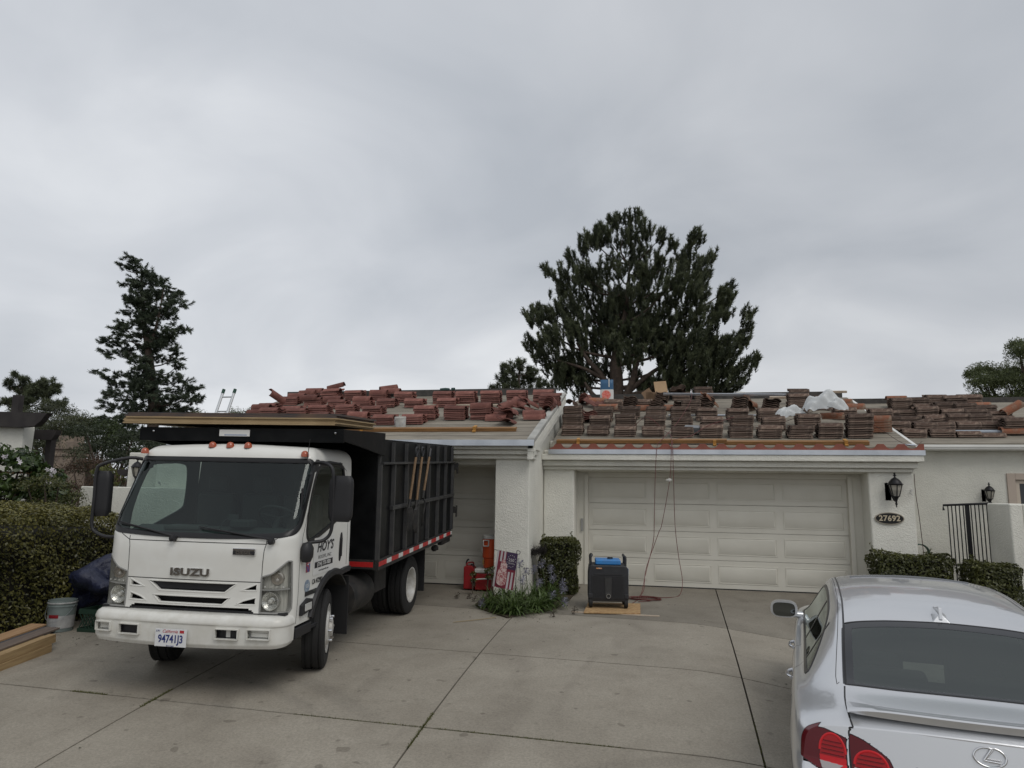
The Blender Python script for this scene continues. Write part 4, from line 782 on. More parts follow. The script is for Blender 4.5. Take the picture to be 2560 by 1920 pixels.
cord([rf(2.4, 15.2, .1), rf(2.75, 15.1, .25), rf(3.2, 15.0, .42), rf(3.75, 14.9, .3)], M_cordd, 'dark hose looped over the white plastic sheet', name='air_hose', group='dark hoses on the double garage roof')
# ================================================================ dump truck (local: x = its left side, y = towards its tail, z up)
def pose(x, y, z, yaw, pitch, roll=0.):
    t, p, r = R(yaw), R(pitch), R(roll); e = Vector((math.cos(t), math.sin(t), 0)); n = Vector((-math.sin(t)*math.cos(p), math.cos(t)*math.cos(p), math.sin(p))); u = e.cross(n)
    e2 = e*math.cos(r)-u*math.sin(r); u2 = u*math.cos(r)+e*math.sin(r); m = Matrix((e2, n, u2)).transposed().to_4x4(); m.translation = Vector((x, y, z)); return m
TM = pose(-4.43, 6.1, -.125, 3.5, 1.8, .5)
truck = thing('dump_truck', 'white cab-over dump truck with a black ribbed box, parked by the hedge', 'truck', matrix=TM)
M_cab = mat('cab_white', (.72, .72, .685), .28, col2=(.665, .66, .62), scale=2.2, det=8, coat=.35, rough2=.40, col3=(.69, .685, .645), scale3=9); M_plast = mat('black_plastic', (.018, .018, .02), .5, bump=.06, bscale=120)
M_gask = mat('windshield_rubber', (.008, .008, .009), .35); M_seam = mat('panel_gap', (.03, .03, .03), .8)
M_glass = glassmat('truck_glass', (.50, .61, .585), ior=1.55); M_glass2 = glassmat('side_glass', (.62, .68, .66), ior=1.55)
M_box = mat('box_black', (.005, .0055, .006), .30, col2=(.010, .0105, .011), scale=5, bump=.10, bscale=9, rough2=.42, spec=.10); M_frame = mat('frame_black', (.012, .012, .012), .7, col2=(.03, .027, .024), scale=8)
M_chrome = mat('chrome', (.72, .72, .73), .12, 1.); M_lens = mat('clear_lens', (.55, .55, .53), .08, coat=1.); M_amber = mat('amber_lens', (.36, .075, .028), .25, coat=.6); M_int = mat('cab_interior', (.035, .036, .036), .8); M_refl = mat('reflector', (.52, .515, .48), .35, .0, col2=(.33, .33, .31), scale=20, stretch=(4, 1, .3), bump=.4, bscale=60)
M_tyre = mat('tyre', (.016, .016, .016), .8, bump=.3, bscale=90); M_rim = mat('white_rim', (.55, .55, .53), .4, col2=(.4, .38, .34), scale=12)
RC0 = .18
def RCf(v): return np.interp(v, [1.35, 1.65], [.18, .10])
def interp(v, xs, ys): return np.interp(v, xs, ys)
def cabP(u, v):
    u = np.asarray(u, float); v = np.asarray(v, float); s = np.sign(u)+(u == 0); a0 = np.abs(u)
    t = np.clip((v-2.20)/.2, 0, 1)*math.pi/2; ins = .16*(1-np.cos(t)); z = np.where(v > 2.2, 2.20+.145*np.sin(t), v)
    vv = np.minimum(v, 2.2)
    # smooth profiles
    w_ = interp(vv, [.4, .9, 1.35, 1.6, 2.2], [.975, .985, .985, .982, .962])-ins*.8
    f = .09+.03*np.clip((vv-1.25)/.25, 0, 1)**2+.36*np.clip((vv-1.46)/.74, 0, 1)**1.06-.02*np.clip((.9-vv)/.4, 0, 1)+ins*1.1
    b = 1.60-ins*.8; RC = RCf(vv); a = w_-RC; bow = .055
    x1 = a0*a; y1 = f+bow*(a0*a/w_)**2; bw = bow*(a/w_)**2
    an = np.clip(a0-1, 0, 1)*math.pi/2; x2 = a+RC*np.sin(an); y2 = f+bw+RC*(1-np.cos(an)); yc = f+bw+RC
    k = np.clip(a0-2, 0, 1); y3 = yc+k*(b-yc)
    X = np.where(a0 <= 1, x1, np.where(a0 <= 2, x2, w_)); Yv = np.where(a0 <= 1, y1, np.where(a0 <= 2, y2, y3))
    z = z+np.where(v > 2.2, .02*(1-np.minimum(a0, 1)**2)*np.sin(t), 0)
    return np.stack([X*s, Yv, z], -1)
def cab_side(y, z, s=1):
    y = np.asarray(y, float); p = cabP(np.full_like(y, 2.0), np.asarray(z, float)); q = cabP(np.full_like(y, 3.0), np.asarray(z, float)); k = (y-p[..., 1])/(q[..., 1]-p[..., 1])
    # points ahead of the corner end are put on the corner arc
    RC = RCf(np.asarray(z, float)); kk = np.where(k >= 0, 2+k, 2-np.clip((p[..., 1]-y)/RC, 0, 1)**.5*.9)
    return np.stack([kk*s, np.asarray(z, float)], -1)
def cab_front(x, z):
    x = np.asarray(x, float); w_ = interp(np.asarray(z, float), [.4, .9, 1.35, 1.6, 2.2], [.975, .985, .985, .982, .962]); RC = RCf(np.asarray(z, float)); a = w_-RC; ax = np.abs(x)
    u = np.where(ax <= a, ax/a, 1+np.arcsin(np.clip((ax-a)/RC, 0, 1))/(math.pi/2)); return np.stack([u*np.sign(x), np.asarray(z, float)], -1)
ws = rrect(-1.93, 1.93, 1.49, 2.20, .52, .19, 12); ws = densify(ws, (.08, .04)); ws[:, 1] += np.where(ws[:, 1] < 1.8, .055*(ws[:, 0]/1.6)**2-.03, 0)
def sidewin(s):
    y = np.array([.42, .80, 1.12, 1.36, 1.40, 1.40, 1.32, .80, .66, .47]); z = np.array([1.37, 1.455, 1.55, 1.62, 1.70, 2.08, 2.175, 2.165, 2.13, 1.75]); p = smoothpoly(np.stack([y, z], 1), 2); return densify(cab_side(p[:, 0], p[:, 1], s), (.06, .04))
swR, swL = sidewin(1), sidewin(-1)
def fr(pts): p = np.array(pts); return densify(cab_front(p[:, 0], p[:, 1]), (.06, .03))
HL = {1: fr([(.70, .765), (.70, 1.095), (.93, 1.245), (.955, 1.24), (.965, .80), (.95, .765)]), -1: fr([(-.70, .765), (-.70, 1.095), (-.93, 1.245), (-.955, 1.24), (-.965, .80), (-.95, .765)])}
gr = [fr([(-.46, 1.025), (.46, 1.025), (.34, .935), (-.34, .935)]), fr([(-.40, .893), (.40, .893), (.325, .825), (-.325, .825)]), fr([(.66, 1.03), (.66, .965), (.50, .962)]), fr([(-.66, 1.03), (-.66, .965), (-.50, .962)]),
      fr([(.655, .905), (.655, .835), (.46, .83), (.53, .87)]), fr([(-.655, .905), (-.655, .835), (-.46, .83), (-.53, .87)]), fr([(-.60, .795), (.60, .795), (.66, .75), (.66, .6), (-.66, .6), (-.66, .75)])]
def keepcab(u, v, X):
    k = ~inpoly(u, v, ws) & ~inpoly(u, v, swR) & ~inpoly(u, v, swL)
    for g in gr: k &= ~inpoly(u, v, g)
    for s in (1, -1): k &= ~inpoly(u, v, HL[s])
    x, y, z = X[..., 0], X[..., 1], X[..., 2]
    k &= ~((z < .755) & (np.abs(u) < 1.35)); k &= ~((z < .62+.0*y) & (np.abs(u) >= 1.35))
    k &= ~(((y-1.15)**2+(z-.42)**2 < .575**2) & (np.abs(u) > 1.2)); k &= ~((y > 1.15) & (z < .985) & (np.abs(u) > 1.2))
    return k
us = np.concatenate([-np.linspace(3, 2, 75), -np.linspace(2, 1, 22)[1:], np.linspace(-1, 1, 101)[1:], np.linspace(1, 2, 22)[1:], np.linspace(2, 3, 75)[1:]]); vs = np.concatenate([np.linspace(.58, 2.2, 118), np.linspace(2.2, 2.4, 12)[1:]])
V, F = skin(cabP, us, vs, keepcab)
cab = link('cab', nmesh('cab', V, F, M_cab, smooth=True), truck)
# roof cap, back wall, inner liner
top = cabP(us, np.full_like(us, 2.4)); cen = np.array([0, .98, 2.385]); n = len(top)
mb = MB(); mb.add(list(top)+[top*.5+cen*.5][0].tolist()+[cen], [(i, (i+1) % n, n+(i+1) % n, n+i) for i in range(n)]+[(n+i, n+(i+1) % n, 2*n) for i in range(n)])
mb.build('cab_roof', M_cab, cab, smooth=60)
mb = MB(); mb.prism([(-.968, .95), (.968, .95), (.965, 1.5), (.905, 2.2), (.8, 2.33), (-.8, 2.33), (-.905, 2.2), (-.965, 1.5)], 1, 1.585, 1.60); mb.build('back_wall', M_cab, cab)
# interior: floor, dash, seats, wheel, headliner
mb = MB(); mb.box(-.88, .88, .3, 1.55, .95, .98); mb.prism([(-.955, .98), (.955, .98), (.955, 1.5), (.895, 2.2), (.8, 2.25), (-.8, 2.25), (-.895, 2.2), (-.955, 1.5)], 1, 1.54, 1.57); mb.box(-.72, .72, .66, 1.55, 2.24, 2.26); mb.build('cab_lining', M_int, cab)
V, F = skin(cabP, us[::2], vs, keepcab, -.014); link('inner_trim', nmesh('inner_trim', V, F, M_int, smooth=True), cab)
mb = MB(); mb.prism([(.20, 1.30), (.20, 1.45), (.50, 1.52), (.66, 1.50), (.70, 1.40), (.62, 1.0), (.25, .98)], 0, -.88, .88); mb.box(-.5, -.12, .32, .52, 1.485, 1.53); mb.build('dashboard', mat('dash', (.05, .052, .05), .7), cab, bevel=.015)
for x in (-.55, .0, .5):
    mb = MB(); mb.box(x-.22, x+.22, .85, 1.35, 1.1, 1.28); mb.box(x-.22, x+.22, 1.3, 1.45, 1.2, 1.82); mb.box(x-.12, x+.12, 1.32, 1.42, 1.84, 2.02); mb.build('seat', M_int, cab, bevel=.04)
Mw = Matrix.Translation((.50, .80, 1.60)) @ Matrix.Rotation(R(-38), 4, 'X'); mb = MB(); mb.tube([Mw @ Vector((.21*math.cos(a), .21*math.sin(a), 0)) for a in np.linspace(0, 2*math.pi, 30)[:-1]], .014, 8, closed=True)
for a in (200, 340, 90): mb.tube([Mw @ Vector((0, 0, 0)), Mw @ Vector((.2*math.cos(R(a)), .2*math.sin(R(a)), 0))], .014, 6)
mb.tube([Mw @ Vector((0, 0, 0)), (.5, .6, 1.35)], .03, 8); mb.build('steering_wheel', M_int, cab, smooth=50)
mb = MB(); mb.tube([(.05, .42, 1.5), (.08, .46, 1.58), (.16, .44, 1.62)], .008, 6); mb.box(.13, .24, .43, .45, 1.59, 1.65); mb.build('phone_mount', M_int, cab)
mb = MB(); mb.box(.2, .42, .34, .5, 1.52, 1.6); mb.build('dash_clutter', M_int, cab, bevel=.02)
# windshield
def patch(P, poly, u0, u1, v0, v1, nu, nv, off): return skin(P, np.linspace(u0, u1, nu), np.linspace(v0, v1, nv), lambda u, v, X: inpoly(u, v, poly), off)
V, F = patch(cabP, ws, -2.0, 2.0, 1.4, 2.22, 180, 72, -.006); wsh = link('windshield', nmesh('windshield', V, F, M_glass, smooth=True), truck)
ribbon(cabP, ws, .052, .008, base=-.012, inner=0).build('windshield_seal', M_gask, wsh, smooth=50)
for s, sw in ((1, swR), (-1, swL)):
    V, F = patch(cabP, sw, min(s*1.6, s*3), max(s*1.6, s*3), 1.3, 2.25, 110, 70, -.006*1); dw = link('side_window', nmesh('side_window', V, F, M_glass2, smooth=True), truck)
    ribbon(cabP, sw, .04, .006, base=-.012).build('window_seal', M_gask, dw, smooth=50)
# doors' outline, hood panel outline
def seam(poly, w_=.007, closed=False, nm='panel_gap', par=None, m=None): return ribbon(cabP, poly, w_, .0012, closed=closed, base=-.004).build(nm, m or M_seam, par or cab)
for s in (1, -1):
    y = np.array([.30, .31, .42, .60, .70, 1.28, 1.46, 1.50, 1.52, 1.52]); z = np.array([.64, 1.2, 1.62, 1.98, 2.185, 2.195, 2.10, 1.90, 1.5, 1.05]); seam(densify(cab_side(y, z, s), (.04, .03), False), nm='door_gap')
seam(densify(cab_front(np.array([-.70, -.70, -.72, -.72]), np.array([1.045, 1.2, 1.40, 1.44])), (.05, .03), False)); seam(densify(cab_front(np.array([.70, .70, .72, .72]), np.array([1.045, 1.2, 1.40, 1.44])), (.05, .03), False))
seam(densify(cab_front(np.linspace(-.70, .70, 30), np.full(30, 1.045)), (.05, .03), False), .008); seam(densify(cab_front(np.linspace(-.72, .72, 30), np.full(30, 1.40)), (.05, .03), False), .008)
for s in (1, -1): seam(densify(cab_front(np.array([s*.72, s*.86, s*.9]), np.array([1.40, 1.50, 1.53])), (.05, .03), False))
# grille: dark backing and body-colour bars with depth
mb = MB(); mb.box(-.70, .70, .19, .21, .55, 1.06); mb.build('grille_backing', M_dark, cab)
mb = MB(); mb.box(-.42, .42, .135, .16, .95, 1.03); mb.build('grille_insert', M_plast, cab)
for g in gr[:6]: ribbon(cabP, g, .014, .004, base=-.03).build('grille_rim', M_cab, cab, smooth=50)
mb = MB(); mb.box(-.95, .95, .13, .30, .69, .77); mb.build('bumper_gap_filler', M_plast, cab)
text('maker_lettering', 'ISUZU', .092, M_chrome, cab, frameM((-.02, .080, 1.115), (1, 0, 0), (0, .01, 1)), .008, sx=1.52, bold=.0045, space=1.08)
mb = MB(); mb.box(.40, .63, .090, .11, 1.292, 1.36); bd = mb.build('diesel_badge', M_chrome, cab, bevel=.006)
mb = MB(); mb.box(.405, .625, .0875, .0895, 1.297, 1.336); mb.build('badge_field', M_plast, bd)
text('badge_lettering', 'DIESEL', .042, M_chrome, bd, frameM((.515, .0865, 1.317), (1, 0, 0), (0, 0, 1)), .001, sx=1.3, bold=.0015)
# headlights: upper indicator and lower lamp behind one clear cover
for s in (1, -1):
    V, F = patch(cabP, HL[s], -2, 2, .74, 1.27, 330, 46, -.05); hb = link('headlight', nmesh('headlight', V, F, M_refl, smooth=True), truck)
    V, F = patch(cabP, HL[s], -2, 2, .74, 1.27, 330, 46, .004); link('cover', nmesh('cover', V, F, glassmat('lamp_cover', (.93, .93, .91), .05) if 'lamp_cover' not in bpy.data.materials else bpy.data.materials['lamp_cover'], smooth=True), hb)
    ribbon(cabP, HL[s], .016, .006, base=-.06).build('rim', mat('lamp_rim', (.25, .25, .24), .35), hb, smooth=50)
    ribbon(cabP, densify(cab_front(np.array([s*.71, s*.95]), np.array([.975, .985])), (.05, .05), False), .014, .005, closed=False, base=-.04).build('divider', mat('lamp_divider', (.22, .22, .21), .4), hb)
    mb = MB(); mb.lathe([(.0, .155), (.03, .165), (.072, .13), (.08, .118), (.086, .118), (.086, .18)], c=(s*.79, .008, .87), ax=1, seg=28, cap=False); mb.build('lamp_bowl', mat('lamp_bowl', (.6, .6, .58), .25, .8, bump=.6, bscale=45) if 'lamp_bowl' not in bpy.data.materials else bpy.data.materials['lamp_bowl'], hb, smooth=50)
    mb = MB(); mb.lathe([(.0, .11), (.02, .115), (.022, .14)], c=(s*.79, .02, .87), ax=1, seg=14, cap=False); mb.build('bulb', M_lens, hb, smooth=60)
    mb = MB(); mb.lathe([(.0, .16), (.055, .145), (.065, .15), (.065, .18)], c=(s*.83, .02, 1.08), ax=1, seg=20, cap=False); mb.build('indicator_bowl', mat('ind_bowl', (.5, .47, .44), .2, .7), hb, smooth=60)
    mb = MB()
    for k in range(4): mb.box(s*(.74+.055*k)-.006, s*(.74+.055*k)+.006, .115+.012*k, .13+.012*k, 1.0, 1.012)
    mb.build('reflex_dots', M_lens, hb)
# bumper swept around the front
def bumP(u, v):
    """u in [-1,1] across, v profile 0..1"""
    u = np.asarray(u, float); v = np.asarray(v, float)
    prof = np.array([(.30, .745), (.12, .748), (.045, .742), (.012, .72), (-.002, .685), (-.004, .665), (.004, .655), (.006, .56), (.010, .48), (.03, .445), (.10, .435), (.2, .44)])
    q = v*(len(prof)-1); i = np.arange(len(prof)); d = np.interp(q, i, prof[:, 0]); z = np.interp(q, i, prof[:, 1])
    s = np.abs(u); W_ = 1.0; Rr = .16
    L1 = W_-Rr; L2 = Rr*math.pi/2; L3 = .08; T = L1+L2+L3; a = s*T
    x = np.where(a < L1, a, np.where(a < L1+L2, L1+Rr*np.sin((a-L1)/Rr), W_)); y0 = np.where(a < L1, .05*(a/W_)**2, np.where(a < L1+L2, .05*(L1/W_)**2+Rr*(1-np.cos((np.clip(a, L1, L1+L2)-L1)/Rr)), .05*(L1/W_)**2+Rr+(a-L1-L2)))
    nx = np.where(a < L1, 0, np.where(a < L1+L2, np.sin((np.clip(a, L1, L1+L2)-L1)/Rr), 1)); ny = -np.sqrt(1-nx**2)
    z = z-np.where(z < .6, .04*np.clip((s-.0), 0, 1)**3*0+.0, 0)+np.where(z < .5, .03*s**2, 0)
    return np.stack([np.sign(u)*(x-nx*d), y0-ny*d-.03, z], -1)
holes = []
def bx(x): 
    T = .84+.16*math.pi/2+.08; return x/T
for (xa, xb, za, zb) in ((-.90, -.74, .56, .64), (-.64, -.43, .545, .635), (.35, .57, .545, .635), (.66, .87, .555, .64)):
    holes.append((bx(xa), bx(xb), za, zb))
us2 = np.linspace(-1, 1, 261); vs2 = np.concatenate([np.linspace(0, 6/11, 16), np.linspace(6/11, 8/11, 26)[1:], np.linspace(8/11, 1, 10)[1:]])
def keepb(u, v, X):
    k = np.ones(u.shape, bool)
    for h in holes: k &= ~((u > h[0]) & (u < h[1]) & (X[..., 2] > h[2]) & (X[..., 2] < h[3]))
    return k
V, F = skin(bumP, us2, vs2, keepb); bum = link('bumper', nmesh('bumper', V, F, mat('bumper_white', (.69, .69, .65), .36, col2=(.60, .59, .55), scale=4, coat=.2, col3=(.58, .57, .52), scale3=11), smooth=True), truck)
bum.data.set_sharp_from_angle(angle=R(50))
def bz(z): return np.interp(-z, [-.655, -.56, -.48], [6/11, 7/11, 8/11])
for k, h in enumerate(holes):
    p = densify([(h[0], bz(h[2])), (h[1], bz(h[2])), (h[1], bz(h[3])), (h[0], bz(h[3]))], (.02, .02)); ribbon(bumP, p, .008, .0008, base=-.03).build('recess_rim', bum.data.materials[0], bum, smooth=50)
    a = [tuple(bumP(np.array(u_), np.array(bz(z_)))) for u_, z_ in ((h[0], h[2]), (h[1], h[2]), (h[1], h[3]), (h[0], h[3]))]
    mb = MB(); x0_, x1_ = a[0][0], a[1][0]; ym = max(a[0][1], a[1][1])
    mb.box(x0_-.01, x1_+.01, ym+.022, ym+.04, h[2]-.01, h[3]+.01); mb.build('recess', bum.data.materials[0] if k in (0, 3) else M_plast, bum)
    if k in (0, 3):
        mb = MB(); mb.box(x0_+.02, x1_-.02, ym+.004, ym+.05, h[2]+.012, h[3]-.035); mb.box(x0_+.02, x1_-.02, ym+.002, ym+.05, h[3]-.033, h[3]-.01); mb.build('fog_blank', bum.data.materials[0], bum, bevel=.004)
    if k == 2:
        mb = MB(); mb.box(.44, .48, ym+.012, ym+.04, h[2]+.01, h[3]-.008); mb.build('paper_tag', M_bw, bum)
# licence plate
pl = MB(); pl.box(-.245, .075, -.048, -.044, .452, .612); plate = pl.build('licence_plate', mat('plate_white', (.66, .67, .68), .4), truck, bevel=.002)
M_blue = mat('plate_blue', (.02, .035, .16), .5); M_red = mat('red_ink', (.42, .03, .04), .5)
text('plate_number', '94741J3', .098, M_blue, plate, frameM((-.085, -.049, .520), (1, 0, 0), (0, 0, 1)), .0012, sx=.80, bold=.0022)
text('plate_state', 'California', .040, M_red, plate, frameM((-.095, -.049, .590), (1, 0, 0), (0, 0, 1)), .0008, shear=.3)
text('plate_month', 'JUN', .022, M_blue, plate, frameM((-.215, -.049, .592), (1, 0, 0), (0, 0, 1)), .0008)
text('plate_web', 'dmv.ca.gov', .018, M_blue, plate, frameM((-.085, -.049, .461), (1, 0, 0), (0, 0, 1)), .0008)
mb = MB(); mb.box(.005, .048, -.0495, -.0485, .578, .604); mb.build('year_sticker', M_red, plate)
# marker lights, antenna
for x, y, z in ((-.90, .50, 2.26), (-.17, .56, 2.335), (.03, .56, 2.335), (.23, .56, 2.335), (.88, .52, 2.255)):
    mb = MB(); mb.lathe([(.040, -.01), (.040, .010), (.034, .034), (.018, .048), (0, .052)], c=(x, y, z), seg=18, cap=False); mb.build('marker_light', M_amber, truck, smooth=60)
mb = MB(); mb.tube([(.915, .50, 2.2), (.95, .47, 2.42)], .004, 6); mb.build('antenna', M_plast, truck)
# wipers
for x0_, x1_ in ((-.88, -.22), (.02, .78)):
    p0 = cabP(*cab_front(np.array(x1_), np.array(1.40)).T); p0 = cabP(cab_front(x1_, 1.43)[..., 0], 1.43)+np.array([0, -.03, 0]); c_ = [cabP(cab_front(x1_+(x0_-x1_)*t, 1.5)[..., 0], 1.45+.12*t*(1 if x0_ < -.5 else .8))+np.array([0, -.025-.01*t, 0]) for t in np.linspace(0, 1, 8)]
    mb = MB(); mb.tube([p0]+c_, [.016]+[.012-.001*k for k in range(8)], 6); mb.lathe([(0, -.03), (.03, -.025), (.03, .02), (0, .025)], c=tuple(p0), ax=1, seg=14, cap=False)
    mb.tube([c_[2]+np.array([0, .008, .0]), c_[-1]+np.array([0, .008, -.02])], .007, 5); mb.build('wiper', M_plast, truck, smooth=50)
# side: handle, marker lamp, decals, fender flare, steps
for s in (1, -1):
    X_ = s*.985
    mb = MB(); mb.prism(smoothpoly([(1.28, 1.1), (1.36, 1.12), (1.38, 1.42), (1.30, 1.42)], 2).tolist(), 0, X_-.004*s, X_+.006*s); h_ = mb.build('door_handle', M_plast, truck, bevel=.003)
    mb = MB(); mb.box(X_, X_+s*.02, 1.31, 1.345, 1.16, 1.36); mb.build('handle_bar', M_plast, h_, bevel=.006)
    mb = MB(); mb.prism([(.36, .70), (.62, .73), (.60, .83), (.50, .85), (.36, .80)], 0, X_-s*.005, X_+s*.03); sm = mb.build('side_lamp', M_plast, truck, bevel=.006)
    mb = MB(); mb.box(X_+s*.029, X_+s*.034, .42, .57, .735, .805); mb.build('lens', M_lens, sm, bevel=.003)
    arch = [(.42+.0*k, 0) for k in range(0)]; A = [(1.15+.60*math.cos(a), .42+.60*math.sin(a)) for a in np.linspace(R(158), R(72), 26)]+[(1.45, 1.0), (1.6, 1.0)]
    mb = MB(); rg = []
    for (yy, zz) in A:
        dx = np.array([yy-1.15, zz-.42]); dx = dx/np.linalg.norm(dx); rg.append([(X_-s*.04, yy-dx[0]*.035, zz-dx[1]*.035), (X_+s*.03, yy-dx[0]*.035, zz-dx[1]*.035), (X_+s*.03, yy+dx[0]*.02, zz+dx[1]*.02), (X_-s*.01, yy+dx[0]*.035, zz+dx[1]*.035)])
    mb.rings(rg); mb.build('fender_flare', M_plast, truck, smooth=40)
    mb = MB(); mb.box(X_-s*.30, X_+s*.01, .28, .64, .50, .60); mb.box(X_-s*.22, X_+s*.0, .45, .80, .52, .56); mb.build('entry_step', M_plast, truck, bevel=.01)
    # wheel housing and floor so the opening is not hollow
    mb = MB(); mb.prism([(1.15+.585*math.cos(a), .42+.585*math.sin(a)) for a in np.linspace(R(165), R(15), 20)]+[(1.72, .50), (1.75, 1.0), (1.72, 1.06), (1.15, 1.06), (.55, .9)], 0, X_-s*.5, X_-s*.02) if False else None
    mb = MB(); rg = [[(X_-s*.02, 1.15+.59*math.cos(a), .42+.59*math.sin(a)), (X_-s*.55, 1.15+.59*math.cos(a), .42+.59*math.sin(a)), (X_-s*.55, 1.15+.61*math.cos(a), .42+.61*math.sin(a)), (X_-s*.02, 1.15+.61*math.cos(a), .42+.61*math.sin(a))] for a in np.linspace(R(165), R(40), 22)]
    mb.rings(rg); mb.build('wheel_arch_liner', M_frame, truck)
mb = MB(); mb.box(-.85, .85, .33, 1.58, .97, 1.0); mb.box(-.5, .5, .3, 1.58, .62, .97); mb.build('cab_floor', M_frame, truck)
mb = MB(); mb.box(.977, .9885, .70, 1.02, 1.045, 1.065); 
SX = .9875
M_decal = mat('decal_white', (.66, .66, .64), .4); M_ink = mat('black_ink', (.015, .015, .018), .5)
sg = MB(); sg.box(SX, SX+.003, .62, 1.14, 1.045, 1.42); sign = sg.build('company_sign', M_decal, truck)
def side_text(nm, s, size, y, z, m=None, par=None, sx=1., b=0., sh=0., x=None): return text(nm, s, size, m or M_ink, par or sign, frameM((x or SX+.0035, y, z), (0, 1, 0), (0, 0, 1)), .0008, sx=sx, bold=b, shear=sh)
side_text('sign_name', "HOY'S", .135, .90, 1.315, b=.004, sh=.25, sx=1.1); side_text('sign_text', 'ROOFS, INC', .05, .90, 1.215, sx=1.25)
mb = MB(); mb.box(SX+.0035, SX+.0045, .65, 1.11, 1.115, 1.175); pb = mb.build('phone_bar', M_ink, sign); side_text('phone_number', '(714) 773-1820', .056, .88, 1.145, M_decal, pb, sx=.98, b=.001, x=SX+.0052)
side_text('web_address', 'www.hoysroofs.com', .03, .88, 1.083)
side_text('carrier_number', 'CA 472901', .070, .74, .985, par=truck, b=.001, sx=.80)
mb = MB(); mb.lathe([(0, SX), (.062, SX), (.062, SX+.002), (0, SX+.002)], c=(0, .50, .965), ax=0, seg=28, cap=False); rs = mb.build('round_sticker', mat('seal_blue', (.16, .22, .30), .4, col2=(.3, .35, .4), scale=40), truck)
side_text('sticker_text', 'CE', .05, .5, .965, M_decal, rs, x=SX+.003)
mb = MB(); mb.box(SX, SX+.004, .46, .80, .868, .912); mbg = mb.build('model_badge', M_plast, truck); side_text('model_lettering', 'NRR', .045, .70, .890, M_chrome, mbg, sx=1.2, x=SX+.0045)
mb = MB(); mb.box(SX, SX+.002, .455, .545, 1.10, 1.30); st = mb.build('small_sticker', mat('sticker_red_blue', (.30, .06, .09), .5, col2=(.05, .08, .25), scale=22, lo=.48, hi=.5), truck); side_text('sticker_text', '5', .1, .5, 1.2, M_decal, st, x=SX+.0025)
mb = MB(); mb.box(.945, .965, .335, .36, 1.70, 1.93); mb.build('pillar_vent', M_plast, cab, bevel=.006)
# mirrors
def mirror(s):
    X0 = s*.93; t = MB()
    if s > 0:
        pts = [(.93, .60, 2.17), (1.0, .58, 2.19), (1.12, .52, 2.18), (1.20, .50, 2.10), (1.21, .52, 1.80), (1.20, .53, 1.52), (1.14, .50, 1.42), (1.04, .42, 1.40), (.99, .38, 1.38)]
    else:
        pts = [(-.90, .48, 2.19), (-1.0, .40, 2.20), (-1.22, .30, 2.13), (-1.27, .28, 2.05), (-1.27, .28, 1.80), (-1.27, .28, 1.52), (-1.22, .28, 1.44), (-1.1, .28, 1.40), (-.985, .30, 1.40)]
    t.tube(spline(pts, 6), .017, 8); arm = t.build('mirror_arm', M_plast, truck, smooth=50)
    cx, cy = (1.275, .56) if s > 0 else (-1.215, .33)
    mb = MB(); rings = []
    for k, z in enumerate(np.linspace(1.60, 2.06, 13)):
        e_ = 1-abs(2*(z-1.60)/.46-1)**8*.25
        rings.append([(cx+(.125*e_ if s > 0 else .085*e_)*abs(math.cos(a))**.6*math.copysign(1, math.cos(a)), cy+.05*e_*abs(math.sin(a))**.6*math.copysign(1, math.sin(a)), z) for a in np.linspace(0, 2*math.pi, 20, endpoint=False)])
    mb.rings(rings); hd = mb.build('mirror_head', M_plast, arm, smooth=50)
    mb = MB(); mb.box(cx-.1*(1 if s > 0 else .7), cx+.1*(1 if s > 0 else .7), cy+.048, cy+.054, 1.63, 2.03); mb.build('mirror_glass', M_chrome, hd)
    mb = MB(); mb.lathe([(.0, -.11), (.05, -.10), (.075, -.05), (.078, .03), (.05, .08), (0, .09)], c=((1.03 if s > 0 else -1.03), .36, 1.32), seg=18, sc=(.8, 1), cap=False) if s > 0 else mb.box(-1.0, -.96, .28, .34, 1.38, 1.42)
    mb.build('spot_mirror', M_plast, arm, smooth=50)
    mb = MB(); mb.prism([(.50, 2.06), (.62, 2.22), (.70, 2.22), (.66, 2.10)], 0, (.90 if s > 0 else -.95), (.97 if s > 0 else -.90)); mb.build('arm_bracket', M_plast, arm, bevel=.01)
mirror(1); mirror(-1)
mb = MB(); mb.tube([(.94, .64, 2.17), (.99, .9, 2.19), (.985, 1.25, 2.18)], [.012, .02, .012], 8); mb.build('rain_visor', M_plast, cab, smooth=50)
